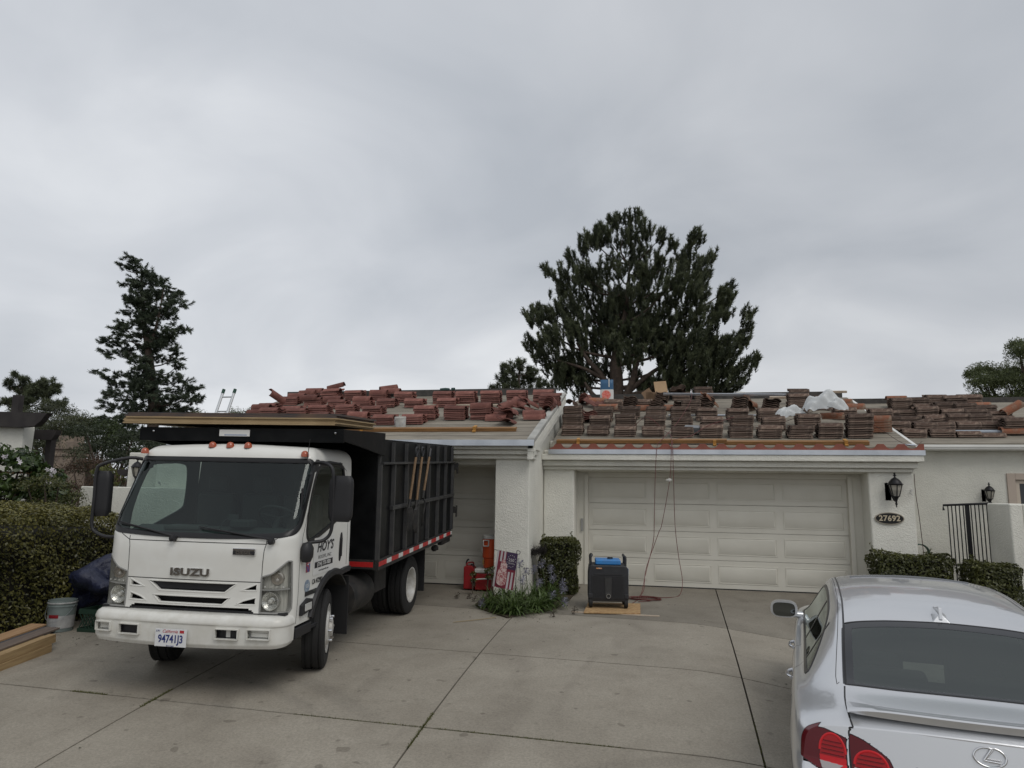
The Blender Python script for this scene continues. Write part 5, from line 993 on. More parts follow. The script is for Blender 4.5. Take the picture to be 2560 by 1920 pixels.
# wheels
def wheel(cx, cy, cz, rad, wd, rimr, out, steer=0., dual=False):
    Mx = Matrix.Translation((cx, cy, cz)) @ Matrix.Rotation(steer, 4, 'Z')
    t = MB(); h = wd/2; prof = [(rimr, -h*.85), (rimr+.02, -h), (rad*.90, -h), (rad*.985, -h*.82), (rad, -h*.6)]
    for g in (-.36, 0, .36): prof += [(rad, (g-.12)*wd), (rad-.012, (g-.12)*wd+.003), (rad-.012, (g)*wd-.003), (rad, g*wd)]
    prof += [(rad, h*.6), (rad*.985, h*.82), (rad*.90, h), (rimr+.02, h), (rimr, h*.85)]
    t.lathe(prof, ax=0, seg=44, cap=False); w_ = t.build('wheel', M_tyre, truck, smooth=30); w_.matrix_local = Mx
    r = MB(); o = out
    if dual: prof = [(rimr+.005, o*h), (rimr-.015, o*h), (rimr-.03, o*(h-.02)), (rimr-.035, o*(h-.12)), (rimr*.55, o*(h-.135)), (rimr*.5, o*(h-.11)), (0, o*(h-.11))]
    else: prof = [(rimr+.005, o*h), (rimr-.015, o*h), (rimr-.03, o*(h-.02)), (rimr-.05, o*(h-.03)), (rimr*.62, o*(h+.015)), (rimr*.5, o*(h+.02)), (.09, o*(h+.02)), (.085, o*(h+.05)), (0, o*(h+.06))]
    r.lathe(prof, ax=0, seg=36, cap=False); rim = r.build('rim', M_rim, w_, smooth=35)
    for k in range(6):
        n_ = MB(); a = 2*math.pi*k/6; n_.lathe([(.016, o*(h-.14 if dual else h+.0)), (.016, o*(h-.08 if dual else h+.055)), (0, o*(h-.08 if dual else h+.06))], c=(0, .13*math.cos(a), .13*math.sin(a)), ax=0, seg=8, cap=False); n_.build('lug_nut', M_chrome, w_)
wheel(.83, 1.17, .41, .41, .225, .25, 1, R(17)); wheel(-.86, 1.13, .41, .41, .225, .25, -1, R(17))
for s in (1, -1): wheel(s*.90, 4.10, .425, .42, .225, .25, s, 0, True); wheel(s*.64, 4.10, .425, .42, .225, .25, s, 0, True)
# chassis
mb = MB()
for s in (1, -1): mb.box(s*.38-.04, s*.38+.04, .3, 5.9, .62, .82)
mb.tube([(-.8, 4.1, .43), (.8, 4.1, .43)], .09, 10); mb.tube([(-.75, 1.15, .40), (.75, 1.15, .40)], .05, 8); mb.box(-.42, .42, 1.5, 2.2, .5, .95); mb.lathe([(0, -.25), (.18, -.15), (.18, .15), (0, .25)], c=(0, 4.1, .45), ax=1, seg=16, cap=False)
mb.box(-1.05, 1.05, 2.9, 3.1, .86, .97); mb.box(-1.05, 1.05, 5.3, 5.5, .90, 1.02); mb.build('chassis', M_frame, truck)
mb = MB(); mb.lathe([(.0, 1.75), (.22, 1.76), (.23, 1.8), (.23, 2.4), (.22, 2.44), (0, 2.45)], c=(.80, 0, .62), ax=1, seg=20, cap=False); mb.build('fuel_tank', M_frame, truck, smooth=40)
mb = MB(); mb.box(.55, .98, 2.55, 3.0, .55, .88); mb.build('tool_box', M_frame, truck, bevel=.015)
mb = MB(); mb.box(.62, .98, 1.64, 1.66, .25, .9); mb.build('mud_flap', M_rub, truck); mb = MB(); mb.box(.52, 1.02, 4.78, 4.80, .22, .95); mb.build('mud_flap', M_rub, truck); mb = MB(); mb.box(-1.02, -.52, 4.78, 4.80, .22, .95); mb.build('mud_flap', M_rub, truck)
# dump box: slightly nose-down against the frame
bp_ = R(.9); TB = Matrix.Translation((0, 2.05, 1.0)) @ Matrix.Rotation(bp_, 4, 'X') @ Matrix.Translation((0, -2.05, -1.0))
y0, y1, zb, zt, XR, XLft = 2.05, 6.02, 1.0, 2.50, 1.14, -1.14
mb = MB(); mb.box(XR-.03, XR, y0, y1, zb, 2.17, M=TB); mb.box(XLft, XLft+.03, y0, y1, zb, 2.17, M=TB); mb.box(XLft, XR, y0-.03, y0, zb, zt, M=TB); mb.box(XLft, XR, y1, y1+.03, zb, 2.4, M=TB); mb.box(XLft, XR, y0, y1, zb-.02, zb+.02, M=TB)
box = mb.build('dump_box', M_box, truck, bevel=.004)
mb = MB(); mb.box(XR-.045, XR-.012, y0, y1, 2.1701, zt, M=TB); mb.box(XLft+.012, XLft+.045, y0, y1, 2.1701, zt, M=TB); mb.build('side_board', M_box, box)
M_rib = mat('rib_black', (.026, .027, .029), .45, col2=(.040, .039, .038), scale=7)
for s, X_ in ((1, XR), (-1, XLft)):
    ys_ = [2.08, 2.62, 3.20, 3.78, 4.36, 4.94, 5.46, 5.97]
    for yy in ys_:
        mb = MB(); mb.prism([(X_-s*.01, yy-.035), (X_+s*.045, yy-.022), (X_+s*.045, yy+.022), (X_-s*.01, yy+.035)], 2, zb+.03, 2.185, M=TB); mb.prism([(X_-s*.03, yy-.03), (X_+s*.025, yy-.018), (X_+s*.025, yy+.018), (X_-s*.03, yy+.03)], 2, 2.186, zt-.03, M=TB); mb.build('rib', M_rib, box)
    for (za, zc, o_) in ((1.60, 1.65, .048), (2.186, 2.215, .06)):
        mb = MB(); mb.box(min(X_, X_+s*o_), max(X_, X_+s*o_), y0+(.5 if za < 2 else .05), y1, za, zc, M=TB); mb.build('rail', M_rib, box, bevel=.003)
    mb = MB(); mb.box(min(X_-s*.03, X_+s*.05), max(X_-s*.03, X_+s*.05), y0, y1-.1, zb-.09, zb+.025, M=TB); sl_ = mb.build('sill', M_frame, box, bevel=.003)
# red-white tape
M_tr = mat('tape_red', (.45, .02, .02), .35, col2=(.36, .02, .02), scale=30); M_tw = mat('tape_white', (.62, .62, .60), .35, col2=(.5, .5, .48), scale=25)
for s, X_ in ((1, XR+.0505), (-1, XLft-.0505)):
    k = 0; yy = y0+.01
    while yy < y1-.15:
        ln = .30 if k % 2 == 0 else .19; ye = min(yy+ln, y1-.12); mb = MB(); mb.box(min(X_, X_+s*.001), max(X_, X_+s*.001), yy, ye-.001, zb-.045, zb+.012, M=TB); mb.build('reflective_tape', M_tr if k % 2 == 0 else M_tw, box); yy = ye; k += 1
mb = MB(); mb.box(XLft, XR+.0, y0-.05, y0-.03, zb-.07, zb+.04, M=TB); mb.build('front_sill', M_frame, box)
for k, (xa, xb) in enumerate(((.62, .84), (.84, XR))): mb = MB(); mb.box(xa, xb-.001, y0-.0515, y0-.0505, zb-.045, zb+.015, M=TB); mb.build('reflective_tape', M_tw if k == 0 else M_tr, box)
# cab shield
ZT = 2.545
mb = MB(); mb.box(-1.17, 1.19, .76, .79, 2.40, ZT); mb.box(-1.14, 1.14, .79, 2.06, ZT-.03, ZT-.005)
for s, X_ in ((1, 1.17), (-1, -1.17)): mb.prism([(.79, 2.42), (.79, ZT-.002), (2.12, ZT+.03), (2.12, 2.29)], 0, min(X_, X_+s*.02), max(X_, X_+s*.02))
sh_ = mb.build('cab_shield', M_box, truck, bevel=.004)
mb = MB(); mb.box(-.22, .13, .752, .759, 2.455, 2.525); sk_ = mb.build('dealer_plate', M_decal, sh_); text('dealer_text', 'TRUCK BODY', .03, M_blue, sk_, frameM((-.045, .751, 2.475), (1, 0, 0), (0, 0, 1)), .0005) if False else None
mb = MB(); mb.box(-.16, .1, .7505, .7515, 2.463, 2.474); mb.build('plate_line', mat('faded_blue', (.25, .3, .42), .6), sk_)
mb = MB()
for x in (-1.0, 1.1, 1.1): mb.lathe([(0, .745), (.012, .75), (.012, .76)], c=(x, 0, 2.50), ax=1, seg=8, cap=False)
mb.build('rivet', M_chrome, sh_)
# rear hinges and latch hardware
for z in (2.12, 1.36): mb = MB(); mb.box(XR, XR+.10, y1-.02, y1+.05, z-.05, z+.06, M=TB); mb.tube([TB @ Vector((XR+.09, y1+.02, z-.12)), TB @ Vector((XR+.09, y1+.02, z+.08))], .015, 8); mb.build('gate_hinge', M_frame, truck)
mb = MB(); mb.box(XR-.05, XR+.02, 5.3, 5.9, zb-.17, zb-.09, M=TB); mb.lathe([(0, -.06), (.05, -.05), (.05, .05), (0, .06)], c=(XR-.03, 5.05, zb-.14), ax=1, seg=10, cap=False); mb.build('latch_gear', M_frame, truck)
# plywood sheets on the shield: each a thing
M_plyA = mat('plywood_edge', (.40, .30, .17), .75, col2=(.27, .19, .10), scale=3, stretch=(1.2, 1.2, 60), det=5); M_plyD = mat('weathered_sheet', (.045, .045, .05), .8, col2=(.13, .085, .06), scale=4, stretch=(1, 1, 20))
zz = ZT+.036
for k in range(7):
    dark = k >= 5; th = .0155 if not dark else .024; x0_ = -1.33+rng.uniform(-.03, .03)+(.02 if dark else 0); yy = .70+rng.uniform(-.02, .02)+(.03 if dark else 0)
    mb = MB(); mb.box(0, 2.44, 0, 1.22, 0, th-.001); o = mb.build('plywood_sheet' if not dark else 'weathered_board', M_plyA if not dark else M_plyD, None, bevel=.001); o.matrix_world = TM @ Matrix.Translation((x0_, yy, zz)) @ Matrix.Rotation(R(.6)+rng.normal(0, .004), 4, 'Z') @ Matrix.Rotation(R(1.2), 4, 'X'); zz += th
    nm_ = ['lowest', 'second from bottom', 'third from bottom', 'fourth from bottom', 'topmost pale'][k] if not dark else ['lower', 'uppermost'][k-5]
    tag(o, f'{nm_} plywood sheet of the stack on the truck cab shield' if not dark else f'{nm_} dark weathered board on top of the plywood on the truck', 'plywood' if not dark else 'board', 'sheets stacked on the truck')
# hand tools hung on the box side
M_hand = mat('ash_handle', (.21, .13, .07), .7, col2=(.13, .08, .04), scale=6, stretch=(8, 8, 1))
def htool(name, label, p0, p1, head, grip):
    t = thing(name, label, 'tool', matrix=TM.copy()); a, b = Vector(p0), Vector(p1); mb = MB(); mb.tube([a, b], .018, 8); mb.build('handle', M_hand, t, smooth=40)
    mb = MB(); u = (a-b).normalized()
    if grip == 'D':
        mb.tube(spline([a, a+u*.06+Vector((0, .05, 0)), a+u*.13+Vector((0, .055, 0)), a+u*.15, a+u*.13-Vector((0, .055, 0)), a+u*.06-Vector((0, .05, 0)), a], 4), .013, 6)
    else: mb.tube([a, a+u*.14], .021, 8)
    mb.build('grip', M_plast, t, smooth=40)
    mb = MB(); mb.tube([b, b-u*.12], .02, 8)
    if head == 'fork':
        c_ = b-u*.12; mb.tube([c_+Vector((.01, -.10, 0)), c_+Vector((.01, .10, 0))], .009, 6)
        for k in range(5): y_ = -.10+.05*k; mb.tube(spline([c_+Vector((.01, y_, 0)), c_+Vector((.04, y_-.01, -.12)), c_+Vector((.02, y_-.04, -.30))], 5), [.008]*10+[.004], 5)
    elif head == 'shovel':
        c_ = b-u*.1; mb.rings([[c_+Vector((.0, -w_, -h_)), c_+Vector((.03, -w_*.4, -h_)), c_+Vector((.03, w_*.4, -h_)), c_+Vector((0, w_, -h_)), c_+Vector((-.01, 0, -h_))] for w_, h_ in ((.02, 0), (.10, .04), (.11, .2), (.09, .3), (.02, .36))])
    else:
        c_ = b-u*.1; mb.tube(spline([c_, c_+Vector((.03, .02, -.1)), c_+Vector((.02, -.03, -.25)), c_+Vector((.0, 0, -.42))], 5), [.012]*15+[.006], 6)
    mb.build('head', M_frame, t, smooth=40); return t
htool('garden_fork', 'wooden-handled fork with curved tines, leftmost tool on the truck box', (1.23, 3.36, 2.30), (1.23, 3.14, 1.72), 'fork', 'D')
htool('shovel', 'light wooden handle shovel, middle tool hanging on the truck box', (1.235, 3.66, 2.31), (1.235, 3.46, 1.70), 'shovel', 'D')
htool('pry_bar', 'slim wooden-handled bar, rightmost tool hanging on the truck box', (1.23, 4.08, 2.32), (1.23, 3.84, 1.82), 'bar', 'straight')
# ================================================================ silver sedan (local: x = right, y = forward from the rear bumper, z up)
CM = pose(1.558, 4.08, -.393, -10.3, 2.0, 0)
car = thing('parked_sedan', 'silver four-door sedan parked facing the garage, seen from behind at the right corner', 'car', matrix=CM)
def silver():
    m = bpy.data.materials.new('silver_paint'); m.use_nodes = True; b = m.node_tree.nodes['Principled BSDF']; b.inputs['Base Color'].default_value = (.66, .67, .685, 1); b.inputs['Metallic'].default_value = .72
    b.inputs['Roughness'].default_value = .30; b.inputs['Coat Weight'].default_value = .9; b.inputs['Coat Roughness'].default_value = .04; return m
M_sil = silver(); M_cglass = glassmat('rear_glass', (.13, .165, .155), ior=2.1); M_cside = glassmat('door_glass', (.20, .23, .22), ior=1.7); M_frit = mat('glass_border', (.02, .022, .026), .12, coat=.5); M_trim = mat('black_trim', (.01, .01, .011), .3)
M_tl = mat('tail_red', (.55, .012, .018), .3, coat=.25, spec=.3); M_tld = mat('tail_dark_red', (.10, .004, .008), .25, coat=.3, spec=.3); M_tlw = mat('tail_clear', (.33, .30, .30), .2, coat=.5)
# stations: y, then nine (half width, height) pairs from the centre line to the sill
ST = [
 (0.00, [(0, 1.005), (0.340, 1.0), (0.585, .985), (0.700, .974), (0.775, .955), (0.832, .90), (0.861, .70), (0.847, .45), (0.800, .27)]),
 (0.05, [(0, 1.035), (0.340, 1.03), (0.600, 1.015), (0.693, .992), (0.797, .95), (0.859, .89), (0.891, .71), (0.872, .45), (0.820, .24)]),
 (0.16, [(0, 1.052), (0.340, 1.047), (0.610, 1.033), (0.708, 1.012), (0.817, .968), (0.884, .905), (0.911, .72), (0.887, .45), (0.830, .22)]),
 (0.34, [(0, 1.058), (0.340, 1.053), (0.615, 1.042), (0.713, 1.022), (0.827, .98), (0.897, .918), (0.921, .72), (0.897, .45), (0.840, .20)]),
 (0.52, [(0, 1.062), (0.340, 1.06), (0.612, 1.055), (0.716, 1.035), (0.832, .988), (0.902, .925), (0.926, .72), (0.899, .45), (0.845, .19)]),
 (0.66, [(0, 1.115), (0.340, 1.11), (0.608, 1.10), (0.713, 1.065), (0.832, .997), (0.904, .935), (0.928, .72), (0.900, .45), (0.850, .19)]),
 (0.90, [(0, 1.255), (0.335, 1.249), (0.595, 1.232), (0.683, 1.17), (0.832, 1.01), (0.906, .945), (0.928, .72), (0.902, .45), (0.850, .19)]),
 (1.12, [(0, 1.362), (0.330, 1.355), (0.580, 1.332), (0.658, 1.26), (0.832, 1.01), (0.906, .948), (0.928, .72), (0.902, .45), (0.850, .18)]),
 (1.30, [(0, 1.412), (0.330, 1.405), (0.570, 1.382), (0.644, 1.315), (0.832, 1.005), (0.906, .947), (0.928, .72), (0.902, .45), (0.850, .18)]),
 (1.60, [(0, 1.438), (0.330, 1.43), (0.560, 1.40), (0.633, 1.345), (0.832, .995), (0.904, .942), (0.928, .72), (0.902, .45), (0.850, .18)]),
 (2.10, [(0, 1.448), (0.330, 1.44), (0.555, 1.41), (0.628, 1.368), (0.832, .985), (0.902, .935), (0.928, .72), (0.902, .45), (0.850, .18)]),
 (2.60, [(0, 1.438), (0.330, 1.43), (0.550, 1.398), (0.626, 1.355), (0.832, .975), (0.900, .925), (0.928, .71), (0.902, .45), (0.850, .18)]),
 (2.95, [(0, 1.42), (0.330, 1.41), (0.550, 1.375), (0.633, 1.315), (0.832, .965), (0.899, .915), (0.928, .70), (0.902, .45), (0.850, .18)]),
 (3.30, [(0, 1.26), (0.340, 1.25), (0.600, 1.215), (0.693, 1.15), (0.832, .955), (0.896, .905), (0.926, .70), (0.902, .45), (0.850, .18)]),
 (3.75, [(0, 1.03), (0.360, 1.02), (0.640, .995), (0.748, .965), (0.842, .935), (0.892, .885), (0.921, .68), (0.897, .45), (0.850, .18)]),
 (4.20, [(0, .97), (0.360, .96), (0.620, .935), (0.728, .91), (0.822, .88), (0.874, .82), (0.906, .64), (0.887, .42), (0.840, .18)]),
 (4.60, [(0, .86), (0.360, .85), (0.580, .825), (0.673, .80), (0.753, .77), (0.800, .72), (0.836, .58), (0.825, .40), (0.784, .20)]),
 (4.78, [(0, .72), (0.340, .71), (0.500, .70), (0.583, .68), (0.653, .65), (0.700, .61), (0.736, .52), (0.725, .38), (0.694, .24)]),
 (4.84, [(0, .58), (0.300, .58), (0.420, .57), (0.483, .56), (0.543, .54), (0.580, .52), (0.606, .47), (0.605, .40), (0.584, .32)])]
SY = np.array([s[0] for s in ST]); SG = np.array([s[1] for s in ST])        # (n,9,2)
def pchip(x, xs, Yv):
    """smooth interpolation of rows Yv at xs without overshoot; x any shape -> x.shape + Yv.shape[1:]"""
    h = np.diff(xs); d = np.diff(Yv, axis=0)/h.reshape(-1, *([1]*(Yv.ndim-1))); m = np.zeros_like(Yv); m[0] = d[0]; m[-1] = d[-1]
    a, b = d[:-1], d[1:]; same = a*b > 0; hm = np.where(same, 2*a*b/np.where(same, a+b, 1), 0); m[1:-1] = hm
    i = np.clip(np.searchsorted(xs, x, side='right')-1, 0, len(xs)-2); t = (x-xs[i])/h[i]; ex = (Ellipsis,)+(None,)*(Yv.ndim-1)
    t_ = t[ex] if Yv.ndim > 1 else t; hh = h[i][ex] if Yv.ndim > 1 else h[i]
    return (2*t_**3-3*t_**2+1)*Yv[i]+(t_**3-2*t_**2+t_)*hh*m[i]+(-2*t_**3+3*t_**2)*Yv[i+1]+(t_**3-t_**2)*hh*m[i+1]
TT = np.arange(9.)
def _section(y, t):
    rows = pchip(y, SY, SG); i = np.clip(np.floor(t).astype(int), 0, 7); f = (t-i)[..., None]
    def g(k): return np.take_along_axis(rows, np.clip(k, 0, 8)[..., None, None].repeat(2, -1), axis=-2)[..., 0, :]
    p0, p1, p2, p3 = g(i-1), g(i), g(i+1), g(i+2); p0 = np.where((i == 0)[..., None], p2*np.array([-1, 1]), p0)
    return .5*((2*p1)+(-p0+p2)*f+(2*p0-5*p1+4*p2-p3)*f**2+(-p0+3*p1-3*p2+p3)*f**3)
NYT, NTT = 606, 201; YT_ = np.linspace(0, 4.84, NYT); TT_ = np.linspace(0, 8, NTT); TAB = _section(*np.meshgrid(YT_, TT_, indexing='ij'))
def _blur(A, sig, axis, mir=False):
    k = int(3*sig); x = np.arange(-k, k+1); w_ = np.exp(-.5*(x/sig)**2); w_ /= w_.sum(); A = np.moveaxis(A, axis, 0)
    lo = (A[1:k+1][::-1]*np.array([-1, 1]) if mir else 2*A[:1]-A[1:k+1][::-1]); hi = 2*A[-1:]-A[-k-1:-1][::-1]; B = np.concatenate([lo, A, hi]); o = sum(w_[j]*B[j:j+len(A)] for j in range(2*k+1)); return np.moveaxis(o, 0, axis)
TAB = _blur(_blur(TAB, 5., 0), 4.5, 1, True)
def carP(q, t, s=1):
    """q<0: rear face from the centre line (-1) to the corner (0); q>=0: distance forward. t: 0 top centre .. 8 sill"""
    q = np.asarray(q, float); t = np.clip(np.asarray(t, float), 0, 8); y = np.clip(q, 0, 4.84)
    a_ = y/4.84*(NYT-1); b_ = t/8*(NTT-1); i0 = np.clip(a_.astype(int), 0, NYT-2); j0 = np.clip(b_.astype(int), 0, NTT-2); fa = (a_-i0)[..., None]; fb = (b_-j0)[..., None]
    c = (TAB[i0, j0]*(1-fb)+TAB[i0, j0+1]*fb)*(1-fa)+(TAB[i0+1, j0]*(1-fb)+TAB[i0+1, j0+1]*fb)*fa
    l, z = c[..., 0], c[..., 1]
    k = np.where(q < 0, np.clip(1+q, 0, 1), 1.); l = l*k
    yy = y+.13*(np.abs(l)/.9)**2.4*np.clip(1-y/.7, 0, 1)
    yy = yy-np.where(y < .3, .075*np.clip((.80-z)/.08, 0, 1)*(1-y/.3), 0)      # bumper stands proud
    yy = yy+np.where((y < .3), .05*np.clip((z-.80)/.2, 0, 1)*(1-y/.3), 0)
    return np.stack([s*l, yy, z], -1)
def inv_rear(l, z):
    """(q,t) on the rear face for a given half width and height"""
    tt = np.linspace(2, 8, 600); P_ = carP(np.zeros_like(tt), tt); zs = P_[:, 2]; ls = P_[:, 0]; t = np.interp(-np.asarray(z, float), -zs, tt); L_ = np.interp(t, tt, ls); return np.stack([-1+np.clip(np.asarray(l)/L_, 0, 1), t], -1)
def inv_side(y, z):
    out = []
    for a, b in zip(np.atleast_1d(y), np.atleast_1d(z)):
        tt = np.linspace(2.5, 8, 400); P_ = carP(np.full_like(tt, a), tt); out.append((a, np.interp(-b, -P_[:, 2], tt)))
    return np.array(out)
def inv_top(y, l):
    out = []
    for a, b in zip(np.atleast_1d(y), np.atleast_1d(l)):
        tt = np.linspace(0, 3.5, 300); P_ = carP(np.full_like(tt, a), tt); out.append((a, np.interp(b, P_[:, 0], tt)))
    return np.array(out)
# window outlines in (q, t)
dlo = densify(smoothpoly([(.86, 3.93), (1.15, 3.42), (1.45, 3.12), (1.9, 3.02), (2.6, 3.02), (2.95, 3.08), (3.35, 3.5), (3.62, 3.95), (3.0, 3.96), (2.0, 3.96), (1.2, 3.97)], 2), (.05, .05))
rwp = densify([(.565, -.2), (.565, 1.0), (.58, 1.985), (.8, 1.985), (1.10, 1.985), (1.125, 1.0), (1.135, -.2)], (.03, .1))
wsp = densify([(3.0, -.1), (3.02, 1.2), (3.08, 2.1), (3.35, 2.3), (3.62, 2.3), (3.72, 1.2), (3.76, -.1)], (.04, .1))
# lamp outlines: rear face and wrap-around
lampo = densify(np.concatenate([inv_rear([.635, .635, .72, .79], [.925, .77, .765, .77]), inv_side([.02, .045, .05, .045], [.80, .88, .94, .97]), inv_rear([.768, .74, .69], [.955, .955, .942])]), (.03, .06))
lampi = densify(inv_rear([.615, .615, .40, .44, .52], [.952, .77, .77, .865, .915]), (.03, .06))
arch_r, arch_f = (1.03, .33), (3.88, .33)
def keepcar(u, v, X):
    y, z = X[..., 1], X[..., 2]
    k = ~inpoly(u, v, dlo) & ~inpoly(u, v, wsp) & ~(inpoly(u, v, rwp))
    for a in (arch_r, arch_f): k &= ~((((y-a[0])**2+(z-a[1])**2) < .345**2) & (v > 5.0))
    for p in (lampo, lampi): k &= ~inpoly(u, v, p)
    return k
qs = np.concatenate([np.linspace(-1, 0, 70), np.linspace(0, 1.4, 120)[1:], np.linspace(1.4, 4.84, 130)[1:]]); ts = np.concatenate([np.linspace(0, 4, 75), np.linspace(4, 8, 40)[1:]])
Vs = []; Fs = []; k = 0
for s in (1, -1):
    V, F = skin(lambda u, v: carP(u, v, s), qs, ts, keepcar); 
    if s < 0: F = F[:, ::-1]
    Vs.append(V); Fs.append(F+k); k += len(V)
V = np.concatenate(Vs); F = np.concatenate(Fs)
body = link('body', nmesh('body', V, F, M_sil, smooth=True), car)
bm = bmesh.new(); bm.from_mesh(body.data); bmesh.ops.remove_doubles(bm, verts=bm.verts, dist=.00002); bmesh.ops.recalc_face_normals(bm, faces=bm.faces); bm.to_mesh(body.data); bm.free()
# glass and trims
def both(P_, fn):
    for s in (1, -1): fn(lambda u, v: carP(u, v, s), s)
mbv = []; 
def mirror_patch(poly, u0, u1, v0, v1, nu, nv, off, nm, m, par):
    Vs = []; Fs = []; k = 0
    for s in (1, -1):
        V, F = skin(lambda u, v: carP(u, v, s), np.linspace(u0, u1, nu), np.linspace(v0, v1, nv), lambda u, v, X: inpoly(u, v, poly), -off*s); F = F[:, ::-1] if s > 0 else F; Vs.append(V); Fs.append(F+k); k += len(V)
    return link(nm, nmesh(nm, np.concatenate(Vs), np.concatenate(Fs), m, smooth=True), par)
rw = mirror_patch(rwp, .5, 1.2, 0, 2.0, 70, 70, .0, 'rear_window', M_cglass, car)
bm = bmesh.new(); bm.from_mesh(rw.data); bmesh.ops.remove_doubles(bm, verts=bm.verts, dist=.0004); bm.to_mesh(rw.data); bm.free()
wc = mirror_patch(wsp, 2.9, 3.8, 0, 2.4, 60, 50, .0, 'windscreen', M_cglass, car)
for s in (1, -1):
    V, F = skin(lambda u, v: carP(u, v, s), np.linspace(.8, 3.7, 150), np.linspace(2.9, 4.05, 40), lambda u, v, X: inpoly(u, v, dlo)); F = F[:, ::-1] if s > 0 else F; dg = link('side_window', nmesh('side_window', V, F, M_cside, smooth=True), car)
    ribbon(lambda u, v: carP(u, v, s), dlo, .030, .004, base=-.006, sgn=-s).build('window_trim', M_trim, dg, smooth=50)
    for q0, q1 in ((1.93, 2.02), (1.27, 1.33)):
        ribbon(lambda u, v: carP(u, v, s), np.stack([np.linspace(q0, q1, 14), np.linspace(3.05, 3.95, 14)], 1), .045 if q0 > 1.5 else .03, .003, closed=False, base=-.01, sgn=-s).build('pillar', M_trim, dg, smooth=50)
    # black ceramic border of the rear glass, gap lines
    full = np.array([p for p in rwp if p[1] > .0])
    i0 = 0
    bord = densify([(.585, 1.90), (.64, 1.90), (.8, 1.895), (1.04, 1.895), (1.066, 1.80), (1.09, 1.0), (1.10, 0)], (.03, .08), False)
    ribbon(lambda u, v: carP(u, v, s), bord, .062, .0012, closed=False, base=-.003, sgn=-s).build('glass_border', M_frit, rw, smooth=50)
    ribbon(lambda u, v: carP(u, v, s), densify([(.576, 0), (.576, 1.0), (.59, 1.9)], (.03, .08), False), .024, .0012, closed=False, base=-.003, sgn=-s).build('glass_border', M_frit, rw, smooth=50)
    edge = densify([(.565, 0), (.565, 1.0), (.58, 1.985), (.8, 1.995), (1.10, 1.995), (1.125, 1.0), (1.135, 0)], (.03, .08), False)
    ribbon(lambda u, v: carP(u, v, s), edge, .014, .003, closed=False, base=-.006, sgn=-s).build('glass_seal', M_trim, rw, smooth=50)
    P_ = lambda u, v: carP(u, v, s)
    def line(uv, w_=.006, nm='panel_gap', m=None, h=.0008): ribbon(P_, densify(uv, (.04, .06), False), w_, h, closed=False, base=-.004, sgn=-s).build(nm, m or M_seam, body)
    line([(.56, 2.02), (.4, 2.05), (.12, 2.07), (0.0, 2.1)], .009); line(np.concatenate([[(0.0, 2.1)], inv_rear([.612, .618, .622], [.972, .93, .78])]), .009)
    line([(1.06, 2.0), (1.3, 2.02), (2.0, 2.02), (2.9, 2.05), (3.3, 2.5)], .012, 'roof_moulding', M_trim); line([(.60, 2.2), (.58, 2.3), (.66, 2.35), (1.0, 2.30), (1.4, 2.3), (2.8, 2.3)], .004)
    line(inv_side([1.32, 1.25, 1.28, 1.5, 1.6], [1.0, .9, .65, .5, .25]), .005); line(inv_side([2.0, 2.02, 2.02, 1.98], [.97, .8, .5, .22]), .005); line(inv_side([3.35, 3.3, 3.2], [.93, .6, .25]), .005)
    # fuel flap (left side only)
    if s < 0:
        ff = inv_side([.62+.0, .66, .74, .84, .90, .92, .86, .76, .66], [.86, .78, .745, .75, .80, .86, .905, .915, .90]); ribbon(P_, densify(smoothpoly(ff, 1), (.03, .03)), .004, .0008, base=-.004, sgn=-s).build('fuel_flap_gap', M_seam, body)
        line(np.concatenate([inv_side([.26, .2, .18, .24, .42, .62], [.74, .66, .6, .5, .45, .43])]), .004)
    # door handles
    for yy in (1.52, 2.46):
        hp = [carP(np.array(yy+d), np.array(inv_side(yy+d, .86)[0, 1]), s) for d in (-.11, -.05, .05, .11)]; o_ = [0.0, .028, .028, .0]
        mb = MB(); mb.tube(spline([h_+np.array([s*o, 0, 0]) for h_, o in zip(hp, o_)], 5), .014, 8); mb.build('door_handle', M_sil if False else M_chrome, car, smooth=60)
    # mirrors
    mb = MB(); rg = []
    for k, f in enumerate(np.linspace(0, 1, 12)):
        r_ = math.sqrt(max(0, 1-(1-f)**2))**.7 if f < .5 else 1; sc = (.45+.55*r_); rg.append([(s*(1.0+.122*sc*abs(math.cos(a))**.7*math.copysign(1, math.cos(a))), 3.34-.14*f, 1.015+.078*sc*abs(math.sin(a))**.7*math.copysign(1, math.sin(a))) for a in np.linspace(0, 2*math.pi, 28, endpoint=False)])
    mb.rings(rg); mh = mb.build('side_mirror', M_sil, car, smooth=60)
    mb = MB(); pr_ = [(s*1.0+.1*abs(math.cos(a))**.55*math.copysign(1, math.cos(a)), 1.013+.064*abs(math.sin(a))**.55*math.copysign(1, math.sin(a))) for a in np.linspace(0, 2*math.pi, 32, endpoint=False)]; mb.prism(pr_, 1, 3.192, 3.202); mb.build('mirror_glass', mat('mirror_glass', (.12, .13, .13), .03, 1.) if 'mirror_glass' not in bpy.data.materials else bpy.data.materials['mirror_glass'], mh)
    mb = MB(); mb.tube([(s*.84, 3.30, .95), (s*.95, 3.27, .965)], [.035, .025], 10); mb.build('mirror_foot', M_sil, mh, smooth=60)
    # tail lamps
    lo = lampo
